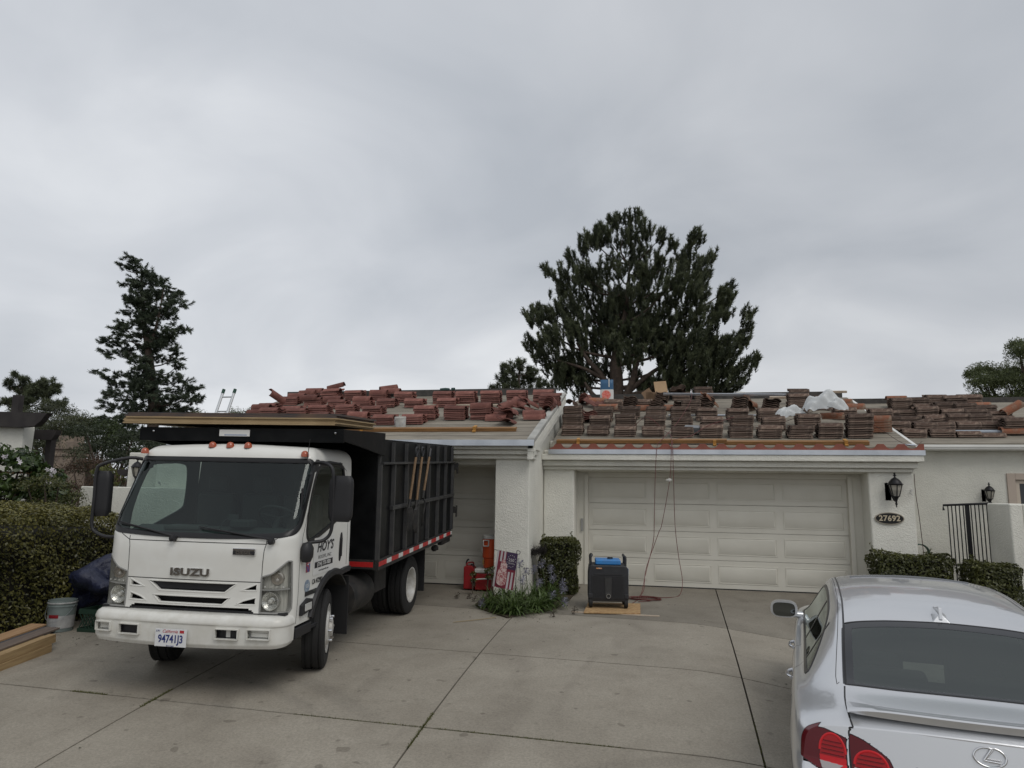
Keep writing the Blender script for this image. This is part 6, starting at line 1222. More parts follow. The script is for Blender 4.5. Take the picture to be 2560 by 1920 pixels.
    for nm, poly, seedv in (('tail_lamp', lampo, 0), ('trunk_lamp', lampi, 1)):
        u0, u1 = poly[:, 0].min()-.02, poly[:, 0].max()+.02; v0, v1 = poly[:, 1].min()-.02, poly[:, 1].max()+.02
        V, F = skin(P_, np.linspace(u0, u1, 90), np.linspace(v0, v1, 70), lambda u, v, X: inpoly(u, v, poly), -.001*s); tlp = link(nm, nmesh(nm, V, F, M_tld, smooth=True), car)
        ribbon(P_, poly, .004, .0015, base=-.01, sgn=-s).build('lamp_seal', M_trim, tlp, smooth=50)
        cl, cz = (.705, .85) if seedv == 0 else (.525, .815); a_, b_ = (.068, .085) if seedv == 0 else (.085, .072)
        # bright red horseshoe band and inner bands
        an = np.linspace(R(0), R(180), 24); band = inv_rear(cl+a_*np.cos(an)*.92, np.clip(cz+b_*np.sin(an), .0, .985)); ribbon(P_, band, .012, .004, closed=False, base=-.002, sgn=-s).build('red_band', M_tl, tlp, smooth=50)
        mb = MB()
        for kk in range(4):
            z_ = cz-.012+.02*kk; hw = a_*.78*math.sqrt(max(0, 1-((z_-cz)/b_)**2)) if z_ > cz else a_*.8; ln = inv_rear(np.linspace(cl-hw, cl+hw, 10), np.full(10, z_)); r_ = ribbon(P_, ln, .004, .0065, closed=False, base=-.002, sgn=-s); mb.add(r_.v, r_.f)
        mb.build('dark_bars', M_tld, tlp, smooth=50)
        # red dome behind the bars
        dm_ = densify(np.concatenate([inv_rear(cl+a_*.9*np.cos(an), cz+b_*np.sin(an)*.98), inv_rear([cl-a_*.9, cl+a_*.9], [cz-.03, cz-.03])]), (.02, .02)); V, F = skin(P_, np.linspace(dm_[:, 0].min(), dm_[:, 0].max(), 60), np.linspace(dm_[:, 1].min(), dm_[:, 1].max(), 40), lambda u, v, X: inpoly(u, v, dm_), -.0022*s); link('red_dome', nmesh('red_dome', V, F, mat('tail_mid_red', (.36, .008, .012), .3, coat=.25, spec=.3) if 'tail_mid_red' not in bpy.data.materials else bpy.data.materials['tail_mid_red'], smooth=True), tlp)
        # lower reflector field
        zz0 = cz-.022; fld = inv_rear([cl-a_*.95, cl+a_*.95, cl+a_*.9, cl-a_*.95], [zz0, zz0, .785, .785]); fp = densify(fld, (.02, .02)); V, F = skin(P_, np.linspace(fp[:, 0].min(), fp[:, 0].max(), 50), np.linspace(fp[:, 1].min(), fp[:, 1].max(), 30), lambda u, v, X: inpoly(u, v, fp), -.0032*s); link('reflector', nmesh('reflector', V, F, M_tl, smooth=True), tlp)
        wf_ = inv_rear([cl-a_*.7, cl+a_*.95, cl+a_*.8, cl-a_*.2], [.795, .80, .77, .772]); fp = densify(wf_, (.02, .02)); V, F = skin(P_, np.linspace(fp[:, 0].min(), fp[:, 0].max(), 50), np.linspace(fp[:, 1].min(), fp[:, 1].max(), 20), lambda u, v, X: inpoly(u, v, fp), -.0045*s); link('reversing_lens', nmesh('reversing_lens', V, F, M_tlw, smooth=True), tlp)
    # wheels
    for yw in (1.03, 3.88):
        t = MB(); t.lathe([(.22, -.10), (.30, -.112), (.325, -.09), (.33, 0), (.325, .09), (.30, .112), (.22, .10)], c=(s*.79, yw, .33), ax=0, seg=36, cap=False); w_ = t.build('wheel', M_tyre, car, smooth=40)
        t = MB(); t.lathe([(.225, s*.10), (.21, s*.08), (.19, s*.02), (.05, s*.05), (0, s*.05)], c=(s*.79, yw, .33), ax=0, seg=30, cap=False); t.build('rim', M_chrome, w_, smooth=30)
# spoiler lip
mb = MB(); rg = []
for x in np.linspace(-.62, .62, 41):
    e_ = 1-min(1, (abs(x)/.62))**6; y_ = .135+.13*(abs(x)/.9)**2.4; z_ = 1.058; h_ = .030*e_+.001
    rg.append([(x, y_+.10, z_+.003), (x, y_+.0, z_+h_*.75), (x, y_-.055, z_+h_), (x, y_-.066, z_+h_-.006), (x, y_-.055, z_-.012), (x, y_-.01, z_-.02), (x, y_+.10, z_-.01)])
mb.rings(rg); mb.build('spoiler_lip', M_sil, car, smooth=35)
# antenna fin
mb = MB(); rg = []
for f in np.linspace(0, 1, 9): rg.append([(x*(1-f)**.8, 1.12+.26*f**1.3*.9+(.25*(1-f) if j > 0 else 0)*(.6 if j == 1 else 1), 1.372+.085*f+.055*((1.12-1.12)+.0)+(.028*(1-f) if j else 0)) for j, x in enumerate((0, .045, .0, -.045))])
mb = MB(); mb.add([(-.052, 1.14, 1.366), (.052, 1.14, 1.366), (.047, 1.25, 1.398), (0, 1.38, 1.428), (-.047, 1.25, 1.398), (-.012, 1.17, 1.412), (.012, 1.17, 1.412)], [(0, 1, 6, 5), (1, 2, 6), (2, 3, 6), (3, 4, 5), (4, 0, 5), (3, 5, 6)]); mb.prism([(1.145, 1.385), (1.172, 1.456), (1.19, 1.460), (1.30, 1.438), (1.40, 1.425)], 0, -.010, .010); mb.build('antenna_fin', M_sil, car, bevel=.004)
# sunroof deflector
mb = MB(); mb.rings([[(x, 2.68-.05*(x/.5)**2, 1.430-.028*(abs(x)/.5)**2), (x, 2.72-.05*(x/.5)**2, 1.450-.03*(abs(x)/.5)**2), (x, 2.73-.05*(x/.5)**2, 1.449-.03*(abs(x)/.5)**2), (x, 2.70-.05*(x/.5)**2, 1.425-.028*(abs(x)/.5)**2)] for x in np.linspace(-.44, .44, 18)]); mb.build('sunroof_deflector', mat('smoked_plastic', (.03, .03, .03), .15, coat=.6), car, smooth=50)
# emblem: oval ring with a slanted L
def rearpt(l, z, off=.006):
    s = 1 if l >= 0 else -1; qt = inv_rear(abs(l), z); p = carP(qt[0], qt[1], s); return Vector((p[0], p[1]-off, p[2]))
ez = .945; mb = MB(); mb.tube([rearpt(.068*math.cos(a), ez+.043*math.sin(a)) for a in np.linspace(0, 2*math.pi, 40)[:-1]], .0052, 8, closed=True); em = mb.build('emblem', M_chrome, car, smooth=60)
mb = MB()
for (a, b, r_) in (((-.002, ez+.040), (.012, ez+.038), .005), ((.010, ez+.037), (-.028, ez-.016), .006), ((-.028, ez-.016), (.040, ez-.020), .006), ((-.020, ez-.006), (.046, ez-.010), .004), ((-.02, ez-.01), (.018, ez+.036), .004)): mb.tube([rearpt(*a, .008), rearpt(*b, .008)], r_, 8)
mb.build('emblem_letter', M_chrome, em, smooth=60)
mb = MB(); a = [rearpt(x, z, .002) for x, z in ((-.33, .855), (.33, .855), (.33, .70), (-.33, .70))]; mb.add([p for p in a]+[p+Vector((0, .02, 0)) for p in a], [(0, 1, 2, 3), (0, 4, 5, 1), (1, 5, 6, 2), (2, 6, 7, 3), (3, 7, 4, 0)]); mb.build('plate_recess', mat('recess_silver', (.25, .26, .27), .35, .6), car, bevel=.01)
# cabin inside
mb = MB(); mb.box(-.62, .62, .62, 1.0, .93, .97); mb.build('parcel_shelf', M_int, body)
for x in (-.38, .38):
    mb = MB(); mb.box(x-.26, x+.26, .95, 1.08, .55, 1.08); mb.box(x-.11, x+.11, .98, 1.06, 1.09, 1.18); mb.build('rear_seat', mat('grey_leather', (.10, .10, .095), .6) if 'grey_leather' not in bpy.data.materials else bpy.data.materials['grey_leather'], body, bevel=.03)
    mb = MB(); mb.box(x-.24, x+.24, 2.0, 2.14, .5, 1.12); mb.box(x-.11, x+.11, 2.03, 2.12, 1.13, 1.28); mb.build('front_seat', bpy.data.materials['grey_leather'], body, bevel=.03)
mb = MB(); mb.box(-.7, .7, 2.9, 3.5, .7, .97); mb.box(-.8, .8, .3, 3.9, .25, .30); mb.box(-.8, .8, .3, .55, .3, .93); mb.build('cabin_floor', M_int, body)
mb = MB(); mb.box(-.13, .13, .72, .80, .975, 1.0); mb.build('brake_light', M_tld, rw)
mb = MB(); mb.tube([(-.30, 1.6, 1.38), (-.30, 1.6, 1.24)], .002, 5); mb.lathe([(0, 1.17), (.022, 1.18), (.024, 1.21), (.012, 1.235), (.012, 1.245), (0, 1.247)], c=(-.30, 1.6, 0), seg=16, cap=False); mb.build('hanging_bottle', M_lens, body, smooth=50)
# ================================================================ generator on plywood
pb = MB(); pb.prism([(-1.17, 10.97), (-.33, 11.12), (-.36, 12.1), (-1.2, 11.95)], 2, 0.012, .030); tag(pb.build('plywood_board', mat('osb_board', (.40, .25, .12), .8, col2=(.28, .17, .08), scale=30, col3=(.46, .32, .16), scale3=18), None, bevel=.002), 'square orange plywood board under the portable generator', 'board')
mb = MB(); mb.prism([(-1.37, 11.07), (-.05, 11.08), (-.05, 11.13), (-1.37, 11.12)], 2, .001, .0115); tag(mb.build('wood_strip', M_pale, None), 'thin pale wood strip sticking out on both sides under the plywood board', 'wood strip')
M_gen = mat('generator_black', (.018, .019, .022), .5, col2=(.028, .029, .032), scale=10, bump=.1, bscale=100); M_gblue = mat('generator_blue', (.03, .20, .50), .4, col2=(.04, .17, .42), scale=8)
g = thing('portable_generator', 'black portable generator with blue top panel and wheels on a plywood board', 'generator', (-.83, 11.42, .031), rz=.12)
mb = MB(); mb.prism([(-.30, .10), (.30, .10), (.315, .14), (.315, .50), (.30, .62), (.27, .655), (-.27, .655), (-.30, .62), (-.315, .50), (-.315, .14)], 1, 0, .52); mb.build('body', M_gen, g, bevel=.02, seg=3)
mb = MB(); mb.box(-.255, .255, -.012, .0, .14, .50); mb.box(-.22, .22, -.018, -.0125, .505, .53)
for k in range(22): z = .155+.0155*k; mb.box(-.235, -.06, -.020, -.0125, z, z+.007); mb.box(.06, .235, -.020, -.0125, z, z+.007)
grl = mb.build('louvre_panel', mat('grille_dark', (.022, .022, .024), .4), g, bevel=.003)
mb = MB(); mb.prism([(-.045, .16), (.045, .16), (.055, .47), (-.055, .47)], 1, -.024, -.0125); mb.build('centre_mesh', mat('mesh_panel', (.05, .05, .05), .4, .5, bump=.8, bscale=160), grl)
mb = MB(); mb.lathe([(.028, -.045), (.034, -.045), (.034, -.0245), (.028, -.0245)], c=(0, 0, .19), ax=1, seg=20, cap=False); mb.build('exhaust_ring', M_chrome, grl)
mb = MB(); mb.box(-.20, .20, .04, .46, .656, .735); mb.build('fuel_tank_cover', M_gblue, g, bevel=.02, seg=3)
mb = MB(); mb.lathe([(0, .736), (.045, .736), (.045, .755), (.03, .765), (0, .765)], c=(.04, .25, 0), seg=20, cap=False); mb.build('filler_cap', M_gen, g, smooth=40)
for s in (-1, 1):
    mb = MB(); mb.tube(spline([(s*.27, .06, .62), (s*.275, .07, .76), (s*.26, .1, .79), (s*.25, .3, .79), (s*.26, .42, .79), (s*.275, .45, .76), (s*.27, .46, .62)], 5), .018, 8); mb.build('carry_handle', M_gen, g, smooth=50)
    mb = MB(); mb.lathe([(.0, -.03), (.065, -.03), (.078, -.02), (.078, .02), (.065, .03), (0, .03)], c=(s*.275, .06, .08), ax=0, seg=24, cap=False); mb.build('wheel', M_tyre, g, smooth=30)
    mb = MB(); mb.lathe([(.0, -.03), (.065, -.03), (.078, -.02), (.078, .02), (.065, .03), (0, .03)], c=(s*.275, .46, .08), ax=0, seg=24, cap=False); mb.build('wheel', M_tyre, g, smooth=30)
    mb = MB(); mb.box(s*.28-.035, s*.28+.035, -.02, .02, .15, .22); mb.build('corner_guard', M_gen, g, bevel=.01)
mb = MB(); mb.box(-.19, -.10, -.0215, -.0185, .600, .618); mb.build('logo_plate', mat('orange_logo', (.5, .2, .05), .5, col2=(.5, .5, .5), scale=60, lo=.49, hi=.51), g)
mb = MB(); mb.box(.316, .319, .05, .47, .36, .60); mb.build('side_label', mat('label_blue_white', (.05, .16, .36), .5, col2=(.45, .5, .55), scale=16, lo=.48, hi=.52), g)
# ================================================================ drink cooler on chest cooler, fuel can
M_or = mat('orange_plastic', (.62, .085, .02), .45, col2=(.52, .07, .02), scale=6); M_redp = mat('red_plastic', (.30, .012, .015), .4, col2=(.24, .01, .012), scale=6)
c = thing('drink_cooler', 'tall round orange drink cooler with white lid on the chest cooler', 'drink cooler', (-3.12, 13.0, .415))
mb = MB(); mb.lathe([(0, 0), (.125, 0), (.13, .01), (.13, .17), (.15, .19), (.153, .40), (.153, .52), (.14, .525), (0, .525)], seg=32, cap=False); mb.build('body', M_or, c, smooth=35)
mb = MB(); mb.lathe([(0, .526), (.155, .526), (.158, .54), (.156, .575), (.13, .59), (0, .592)], seg=32, cap=False); mb.build('lid', M_bw, c, smooth=40)
mb = MB(); mb.tube(spline([(-.10, -.155, .50), (-.102, -.17, .49), (-.10, -.172, .42), (-.09, -.175, .40), (-.01, -.18, .40), (.0, -.178, .42), (.002, -.175, .49), (-.01, -.17, .50), (-.10, -.155, .50)], 4), .011, 8); mb.build('handle', M_bw, c, smooth=50)
mb = MB(); mb.box(-.158, -.13, -.07, -.02, .27, .36); mb.build('handle', M_bw, c, bevel=.006); mb = MB(); mb.box(-.125, -.095, -.10, -.07, .06, .15); mb.build('warning_label', mat('label_dark', (.03, .03, .03), .5, col2=(.6, .35, .1), scale=40, lo=.5, hi=.55), c)
c = thing('chest_cooler', 'red chest cooler with white lid standing by the pier under the drink cooler', 'cooler', (-3.13, 13.02, .02), rz=.05)
mb = MB(); mb.box(-.25, .22, -.17, .17, 0, .30); mb.build('body', M_redp, c, bevel=.02); mb = MB(); mb.box(-.26, .23, -.18, .18, .301, .385); mb.build('lid', M_bw, c, bevel=.025, seg=3)
mb = MB(); mb.tube(spline([(-.27, -.14, .18), (-.30, -.2, .15), (-.2, -.24, .20), (.1, -.24, .22), (.24, -.19, .2)], 5), .014, 8); mb.build('handle', M_bw, c, smooth=50)
c = thing('fuel_can', 'red plastic fuel can with black spout left of the coolers', 'fuel can', (-3.52, 13.05, .02), rz=.1)
mb = MB(); mb.prism([(-.10, 0), (.10, 0), (.10, .36), (.06, .42), (-.06, .42), (-.10, .40)], 1, -.14, .14); mb.build('body', M_redp, c, bevel=.02, seg=3)
mb = MB(); mb.tube(spline([(-.05, -.1, .41), (-.04, -.1, .46), (.0, 0, .47), (.04, .1, .46), (.05, .1, .41)], 5), .014, 8); mb.build('handle', M_redp, c, smooth=50)
mb = MB(); mb.tube(spline([(-.05, -.05, .41), (-.06, -.07, .47), (-.04, -.08, .52), (-.01, -.08, .53)], 5), .016, 8); mb.lathe([(0, .40), (.035, .40), (.035, .45), (0, .45)], c=(.05, -.06, 0), seg=16, cap=False); mb.build('spout', M_gen, c, smooth=50)
# ================================================================ garden flag
f = thing('garden_flag', 'small tilted stars-and-stripes garden flag on a black wire stand', 'flag', (-2.40, 11.0, 0), rz=-.02)
mb = MB(); mb.tube(spline([(.16, 0, .0), (.175, 0, .5), (.18, 0, .86), (.20, 0, .90), (.235, 0, .885), (.225, 0, .85), (.19, 0, .85)], 6), .005, 6); mb.tube([(.19, 0, .852), (-.18, 0, .905)], .005, 6); mb.build('stand', M_black, f, smooth=50)
FM = Matrix.Translation((0, -.006, .60)) @ Matrix.Rotation(R(8), 4, 'Y')
def fgrid(x0, x1, z0, z1, m, nm, off=0., par=None):
    n = 12; u, v = np.meshgrid(np.linspace(x0, x1, n), np.linspace(z0, z1, n), indexing='ij'); y = .010*np.sin(u*16+v*6)*(.28-v)*2-off
    V = np.stack([u, y, v], -1).reshape(-1, 3); V = (np.array(FM.to_3x3()) @ V.T).T+np.array(FM.translation); idx = np.arange(n*n).reshape(n, n); F_ = np.stack([idx[:-1, :-1], idx[1:, :-1], idx[1:, 1:], idx[:-1, 1:]], -1).reshape(-1, 4)
    return link(nm, nmesh(nm, V, F_, m, smooth=True), par or f)
M_fr = mat('flag_red', (.17, .022, .04), .8); M_fw = mat('flag_white', (.42, .40, .41), .8); M_fb = mat('flag_navy', (.05, .03, .07), .8)
cl_ = fgrid(-.165, .165, -.28, .28, M_fr, 'cloth')
for xa, xb, za, zb in ((-.165, -.135, -.28, .28), (-.105, -.075, .12, .28), (-.05, -.02, .06, .28), (.05, .08, -.28, -.02), (.105, .135, -.28, -.02)): fgrid(xa, xb, za, zb, M_fw, 'white_stripe', .002, cl_)
fgrid(-.005, .165, .02, .28, M_fb, 'canton', .003, cl_)
n_ = 13; mb = MB()
for k in range(n_):
    a = 2*math.pi*k/n_; p = FM @ Vector((.08+.066*math.cos(a), -.006, .15+.09*math.sin(a))); pts = []
    for j in range(10): r_ = .009 if j % 2 == 0 else .0042; b_ = math.pi/2+j*math.pi/5; pts.append((p.x+r_*math.cos(b_), p.z+r_*math.sin(b_)))
    mb.prism(pts, 1, p.y-.012, p.y-.010)
mb.build('stars', M_fw, cl_)
text('flag_number', '250', .062, M_fw, cl_, FM @ frameM((.08, -.018, .165), (1, 0, 0), (0, 0, 1)), .0008, bold=.001); text('flag_word', 'YEARS', .034, M_fw, cl_, FM @ frameM((.08, -.018, .115), (1, 0, 0), (0, 0, 1)), .0008)
M_bird = mat('print_marbled', (.32, .10, .11), .8, col2=(.55, .42, .40), scale=26, lo=.47, hi=.55, dist=1.5)
mb = MB(); poly = smoothpoly([(-.10, -.24), (.03, -.25), (.05, -.10), (.02, .0), (.035, .06), (.0, .12), (-.04, .17), (-.075, .12), (-.08, .04), (-.11, -.04), (-.12, -.15)], 2)
vs = [FM @ Vector((p[0], -.013, p[1])) for p in poly]; mb.add(vs, [tuple(range(len(vs)))]); mb.build('printed_figure', M_bird, cl_)
# ================================================================ wall lantern, number sign, second lantern, outlet pipes
M_lg = mat('seeded_glass', (.42, .40, .34), .25, col2=(.2, .19, .17), scale=7, coat=.5)
def lantern(name, loc, sc, label):
    t = thing(name, label, 'lantern', loc); S = sc
    mb = MB(); mb.box(-.13*S, -.03*S, 0, .02*S, -.30*S, .02*S); mb.tube(spline([(-.06*S, .0, -.10*S), (-.02*S, -.10*S, -.28*S), (.0, -.16*S, -.30*S), (.0, -.16*S, -.24*S)], 5), .016*S, 8); mb.build('wall_bracket', M_black, t, bevel=.004*S)
    mb = MB(); mb.lathe([(0, -.42*S), (.012*S, -.41*S), (.008*S, -.39*S), (.022*S, -.36*S), (.014*S, -.33*S), (.03*S, -.27*S), (.05*S, -.235*S), (.055*S, -.225*S), (0, -.22*S)], c=(0, -.16*S, 0), seg=16, cap=False); mb.build('finial', M_black, t, smooth=40)
    mb = MB(); mb.lathe([(0, .20*S), (.02*S, .19*S), (.012*S, .165*S), (.035*S, .15*S), (.012*S, .135*S), (.02*S, .11*S), (.06*S, .085*S), (.10*S, .035*S), (.115*S, .005*S), (.135*S, -.01*S), (.13*S, -.018*S), (0, -.018*S)], c=(0, -.16*S, 0), seg=6*4, cap=False); mb.build('roof', M_black, t, smooth=35)
    top = [(.11*S*math.cos(a), -.16*S+.11*S*math.sin(a), -.02*S) for a in np.linspace(R(30), R(390), 7)[:-1]]; bot = [(.058*S*math.cos(a), -.16*S+.058*S*math.sin(a), -.225*S) for a in np.linspace(R(30), R(390), 7)[:-1]]
    mb = MB(); mb.rings([bot, top], cap=False); mb.build('glass', M_lg, t)
    mb = MB()
    for a, b in zip(top, bot): mb.tube([Vector(a)*1.0, Vector(b)], .010*S, 6)
    for ring in (top, bot): mb.tube(ring, .009*S, 6, closed=True)
    mb.build('cage', M_black, t); return t
lantern('wall_lantern', (4.12, 14.0, 2.06), 1.0, 'large black six-sided lantern on the pier above the house number sign')
lantern('wall_lantern', (6.03, YF+.15, 1.98), .72, 'small black lantern on the far wall above the iron gate')
s = thing('number_sign', 'oval black house number sign reading 27692 below the large lantern', 'sign', (4.03, 13.985, 1.44))
def oval(a, b, y0, y1, nm, m):
    mb = MB(); mb.prism([(a*math.cos(t_), b*math.sin(t_)) for t_ in np.linspace(0, 2*math.pi, 48, endpoint=False)], 1, y0, y1); return mb.build(nm, m, s, bevel=.003)
oval(.245, .108, -.012, .014, 'rim', mat('sign_bronze', (.34, .30, .24), .4, .3)); oval(.23, .094, -.014, -.010, 'plate', mat('sign_black', (.006, .006, .006), .3))
text('digits', '27692', .135, mat('sign_gold', (.50, .43, .31), .4), s, frameM((0, -.0155, .0), (1, 0, 0), (0, 0, 1)), .002, bold=.003, sx=1.02, space=1.05)
mb = MB(); mb.tube([(4.42, 13.98, 1.94), (4.40, 13.96, 1.90), (4.43, 13.95, 1.86)], .008, 6)
mb.lathe([(0, -.02), (.018, -.02), (.018, 0), (0, 0)], c=(4.43, 13.99, 1.95), ax=1, seg=10, cap=False); tag(mb.build('wall_bracket', M_bw, None), 'little white utility bracket on the pier edge right of the lantern', 'bracket')
cord([(4.485, 13.97, 2.24), (4.49, 13.98, 1.9), (4.52, 13.98, 1.5), (4.55, 14.0, 1.0), (4.56, 14.0, .6)], M_cordd, 'thin dark cable running down the right edge of the pier', r=.006, name='wall_cable', group='wall cable', cat='cable')
mb = MB()
for k in range(4): mb.tube([(4.66+.15*math.cos(a), 14.55-.03*k, .82+.15*math.sin(a)) for a in np.linspace(0, 2*math.pi, 26)[:-1]], .010, 6, closed=True)
tag(mb.build('garden_hose', mat('hose_green', (.03, .07, .05), .5), None, smooth=60), 'coiled dark green hose hanging behind the right hedge', 'hose')
# ================================================================ gate and low wall on the right
gt = thing('iron_gate', 'black iron bar gate leaning between the far wall and the low stucco wall', 'gate', (5.08, 14.3, 0), rz=.0)
A0, A1 = Vector((0, .0, 0)), Vector((.66, -.25, 0)); mb = MB(); mb.tube([A0+Vector((-.04, 0, 1.60)), A0+Vector((-.045, 0, 1.69)), A1+Vector((0, 0, 1.74))], .022, 6); mb.build('top_rail', M_black, gt); mb = MB(); mb.tube([A0+Vector((.0, 0, .12)), A1+Vector((0, 0, .12))], .02, 6); mb.build('bottom_rail', M_black, gt)
for k in range(12):
    f_ = (k+.5)/12*1.0; p = A0+(A1-A0)*f_; mb = MB()
    if k == 5: mb.box(p.x-.035, p.x+.035, p.y-.01, p.y+.01, .12, 1.7)
    else: mb.tube([p+Vector((0, 0, .12)), p+Vector((0, 0, 1.70+.045*f_))], .0095, 6)
    mb.build('bar', M_black, gt)
lw = thing('low_wall', 'low rounded stucco wall at the right picture edge beside the iron gate', 'wall', (0, 0, 0))
mb = MB(); mb.box(5.66, 5.86, 13.25, 14.1, -.2, 1.745); mb.box(5.86, 9.5, 13.25, 13.48, -.2, 1.742); mb.build('stucco', M_stucco, lw, bevel=.03, seg=3)
# ================================================================ left side things
bucket('paint_bucket', (-7.62, 8.02, -.05), (0, 0, .2), 'used green and white paint bucket with wire handle at the hedge foot', .165, .385, [mat('bucket_green', (.20, .24, .23), .5, col2=(.15, .18, .175), scale=7)])
pbk = [o for o in C.objects if o.name == 'paint_bucket'][0]
mb = MB(); mb.lathe([(.1510, .045), (.1545, .12), (.1600, .20)], seg=40, cap=False); lb = mb.build('label', mat('paper_label', (.42, .42, .41), .6, col2=(.33, .33, .33), scale=20), pbk, smooth=60)
mb = MB(); an = np.linspace(R(-115), R(-70), 10); mb.rings([[(.1630*math.cos(a), .1630*math.sin(a), z) for z in (.175, .19, .21, .215)] for a in an], cap=False); mb.build('red_mark', M_red, pbk)
mb = MB(); mb.lathe([(.1715, .345), (.174, .35), (.174, .362), (.1715, .365)], seg=32, cap=False); mb.build('rim_band', mat('splashed_rim', (.45, .45, .44), .5, col2=(.25, .26, .26), scale=30), pbk)
cr = thing('milk_crate', 'dark green plastic lattice crate between bucket and truck bumper', 'crate', (-7.19, 8.18, -.05), rz=.03)
M_cr = mat('crate_green', (.02, .045, .03), .45); mb = MB(); a = .165
for s in (-1, 1):
    for z0_, z1_ in ((0, .045), (.22, .28)):
        mb = MB(); mb.box(-a, a, s*a-.008, s*a+.008, z0_, z1_); mb.build('rim_band', M_cr, cr, bevel=.003); mb = MB(); mb.box(s*a-.008, s*a+.008, -a+.0085, a-.0085, z0_, z1_); mb.build('rim_band', M_cr, cr, bevel=.003)
mb = MB()
for s in (-1, 1):
    for k in range(7): x = -a+.02+k*.05; mb.tube([(x, s*a, .04), (min(x+.10, a), s*a, .22)], .0055, 5); mb.tube([(min(x+.10, a), s*a, .04), (x, s*a, .22)], .0055, 5); mb.tube([(s*a, x, .04), (s*a, min(x+.10, a), .22)], .0055, 5); mb.tube([(s*a, min(x+.1, a), .04), (s*a, x, .22)], .0055, 5)
mb.box(-a, a, -a, a, .0, .012); mb.build('lattice', M_cr, cr)
# navy tarp bundle
def blob(name, loc, rx, ry, rz_, m, label, cat, seed, n=48, amp=.14, rot=0.):
    r = np.random.default_rng(seed); u = np.linspace(0, 2*math.pi, n, endpoint=False); v = np.linspace(.02, math.pi-.02, n//2); U, Vv = np.meshgrid(u, v, indexing='ij')
    d = np.stack([np.cos(U)*np.sin(Vv), np.sin(U)*np.sin(Vv), np.cos(Vv)], -1); h = np.ones(U.shape)
    for _ in range(22): k = sph_np(r); fq = r.uniform(2, 7); ph = r.uniform(0, 6); w_ = d @ k*fq+ph; h += amp/fq*1.3*np.sin(w_*1.6)
    X = d*h[..., None]*np.array([rx, ry, rz_]); X[..., 2] = np.maximum(X[..., 2], -rz_*.75); idx = np.arange(n*(n//2)).reshape(n, n//2); F_ = np.stack([idx, np.roll(idx, -1, 0)], 0); a = F_[0][:, :-1]; b = F_[1][:, :-1]; c_ = F_[1][:, 1:]; e_ = F_[0][:, 1:]
    o = link(name, nmesh(name, X.reshape(-1, 3), np.stack([a, b, c_, e_], -1).reshape(-1, 4), m, smooth=True), None, loc, (0, rot, 0)); o.data.set_sharp_from_angle(angle=R(32)); return tag(o, label, cat)
def sph_np(r): v = r.normal(0, 1, 3); return v/np.linalg.norm(v)
blob('tarp_bundle', (-7.42, 8.52, .46), .46, .32, .30, mat('navy_tarp', (.010, .013, .034), .5, col2=(.02, .025, .055), scale=5, bump=1., bscale=7, bdist=.06, dist=1.2), 'crumpled navy tarp bundle heaped on the crate in front of the hedge', 'tarp', 4, n=72, amp=.24, rot=-.3)
# lumber: each board a thing
M_l1 = mat('fresh_pine', (.38, .27, .14), .65, col2=(.25, .165, .08), scale=3, stretch=(1, 14, 14), det=6); M_l2 = mat('tan_board', (.38, .24, .13), .7, col2=(.31, .19, .10), scale=2, stretch=(1, 9, 9)); M_l3 = mat('grey_board', (.16, .125, .10), .8, col2=(.12, .095, .08), scale=3, stretch=(1, 9, 9))
def board(p0, p1, w_, h_, m, label, nm='timber_board', cat='board', z=0., tilt=0.):
    a = Vector((p0[0], p0[1], GZ(*p0)+z)); b = Vector((p1[0], p1[1], GZ(*p1)+z)); d = b-a; mb = MB(); mb.box(0, d.length, -w_/2, w_/2, 0, h_); o = mb.build(nm, m, None, bevel=.002); side = d.normalized().cross(Vector((0, 0, 1)))
    o.matrix_world = frameM(a, d, -side) @ Matrix.Rotation(tilt, 4, 'X'); return tag(o, label, cat, 'boards piled by the hedge')
LD = lambda off, y0_, y1_: ((-6.72-off+.215*(y0_-7.2)*-1*-.62, y0_), (-6.72-off+.215*(y1_-7.2)*-.0, y1_))
P1 = lambda off, y: (-6.88-off*1.0+(-.10)*(y-7.2), y-off*.25)
board(P1(.04, 7.16), P1(.04, 3.4), .085, .085, M_l1, 'lower fresh timber beam at the front of the lumber pile', z=.004)
board(P1(.05, 7.22), P1(.05, 3.4), .085, .092, M_l1, 'upper fresh timber beam on the front of the lumber pile', z=.093)
board(P1(.135, 7.2), P1(.135, 3.4), .085, .17, M_l1, 'second timber beam just behind the front pair of the pile', z=.004)
board(P1(.22, 7.45), P1(.22, 3.4), .18, .02, M_l3, 'grey-brown flat board lying on top of the lumber pile', z=.186)
board(P1(.31, 7.35), P1(.31, 3.4), .085, .16, M_l1, 'back timber beam under the grey flat board', z=.004)
board(P1(.42, 7.5), P1(.44, 3.4), .20, .02, M_l2, 'wide tan board sloping along the back of the lumber pile', z=.215)
board(P1(.62, 8.1), P1(.62, 3.4), .06, .05, mat('grey_metal_strip', (.16, .17, .19), .5, .6), 'inner grey metal channel along the hedge foot', nm='metal_channel', cat='metal channel', z=.03)
board(P1(.70, 8.0), P1(.70, 3.4), .06, .06, bpy.data.materials['grey_metal_strip'], 'outer grey metal channel against the hedge', nm='metal_channel', cat='metal channel', z=.03)
mb = MB(); 
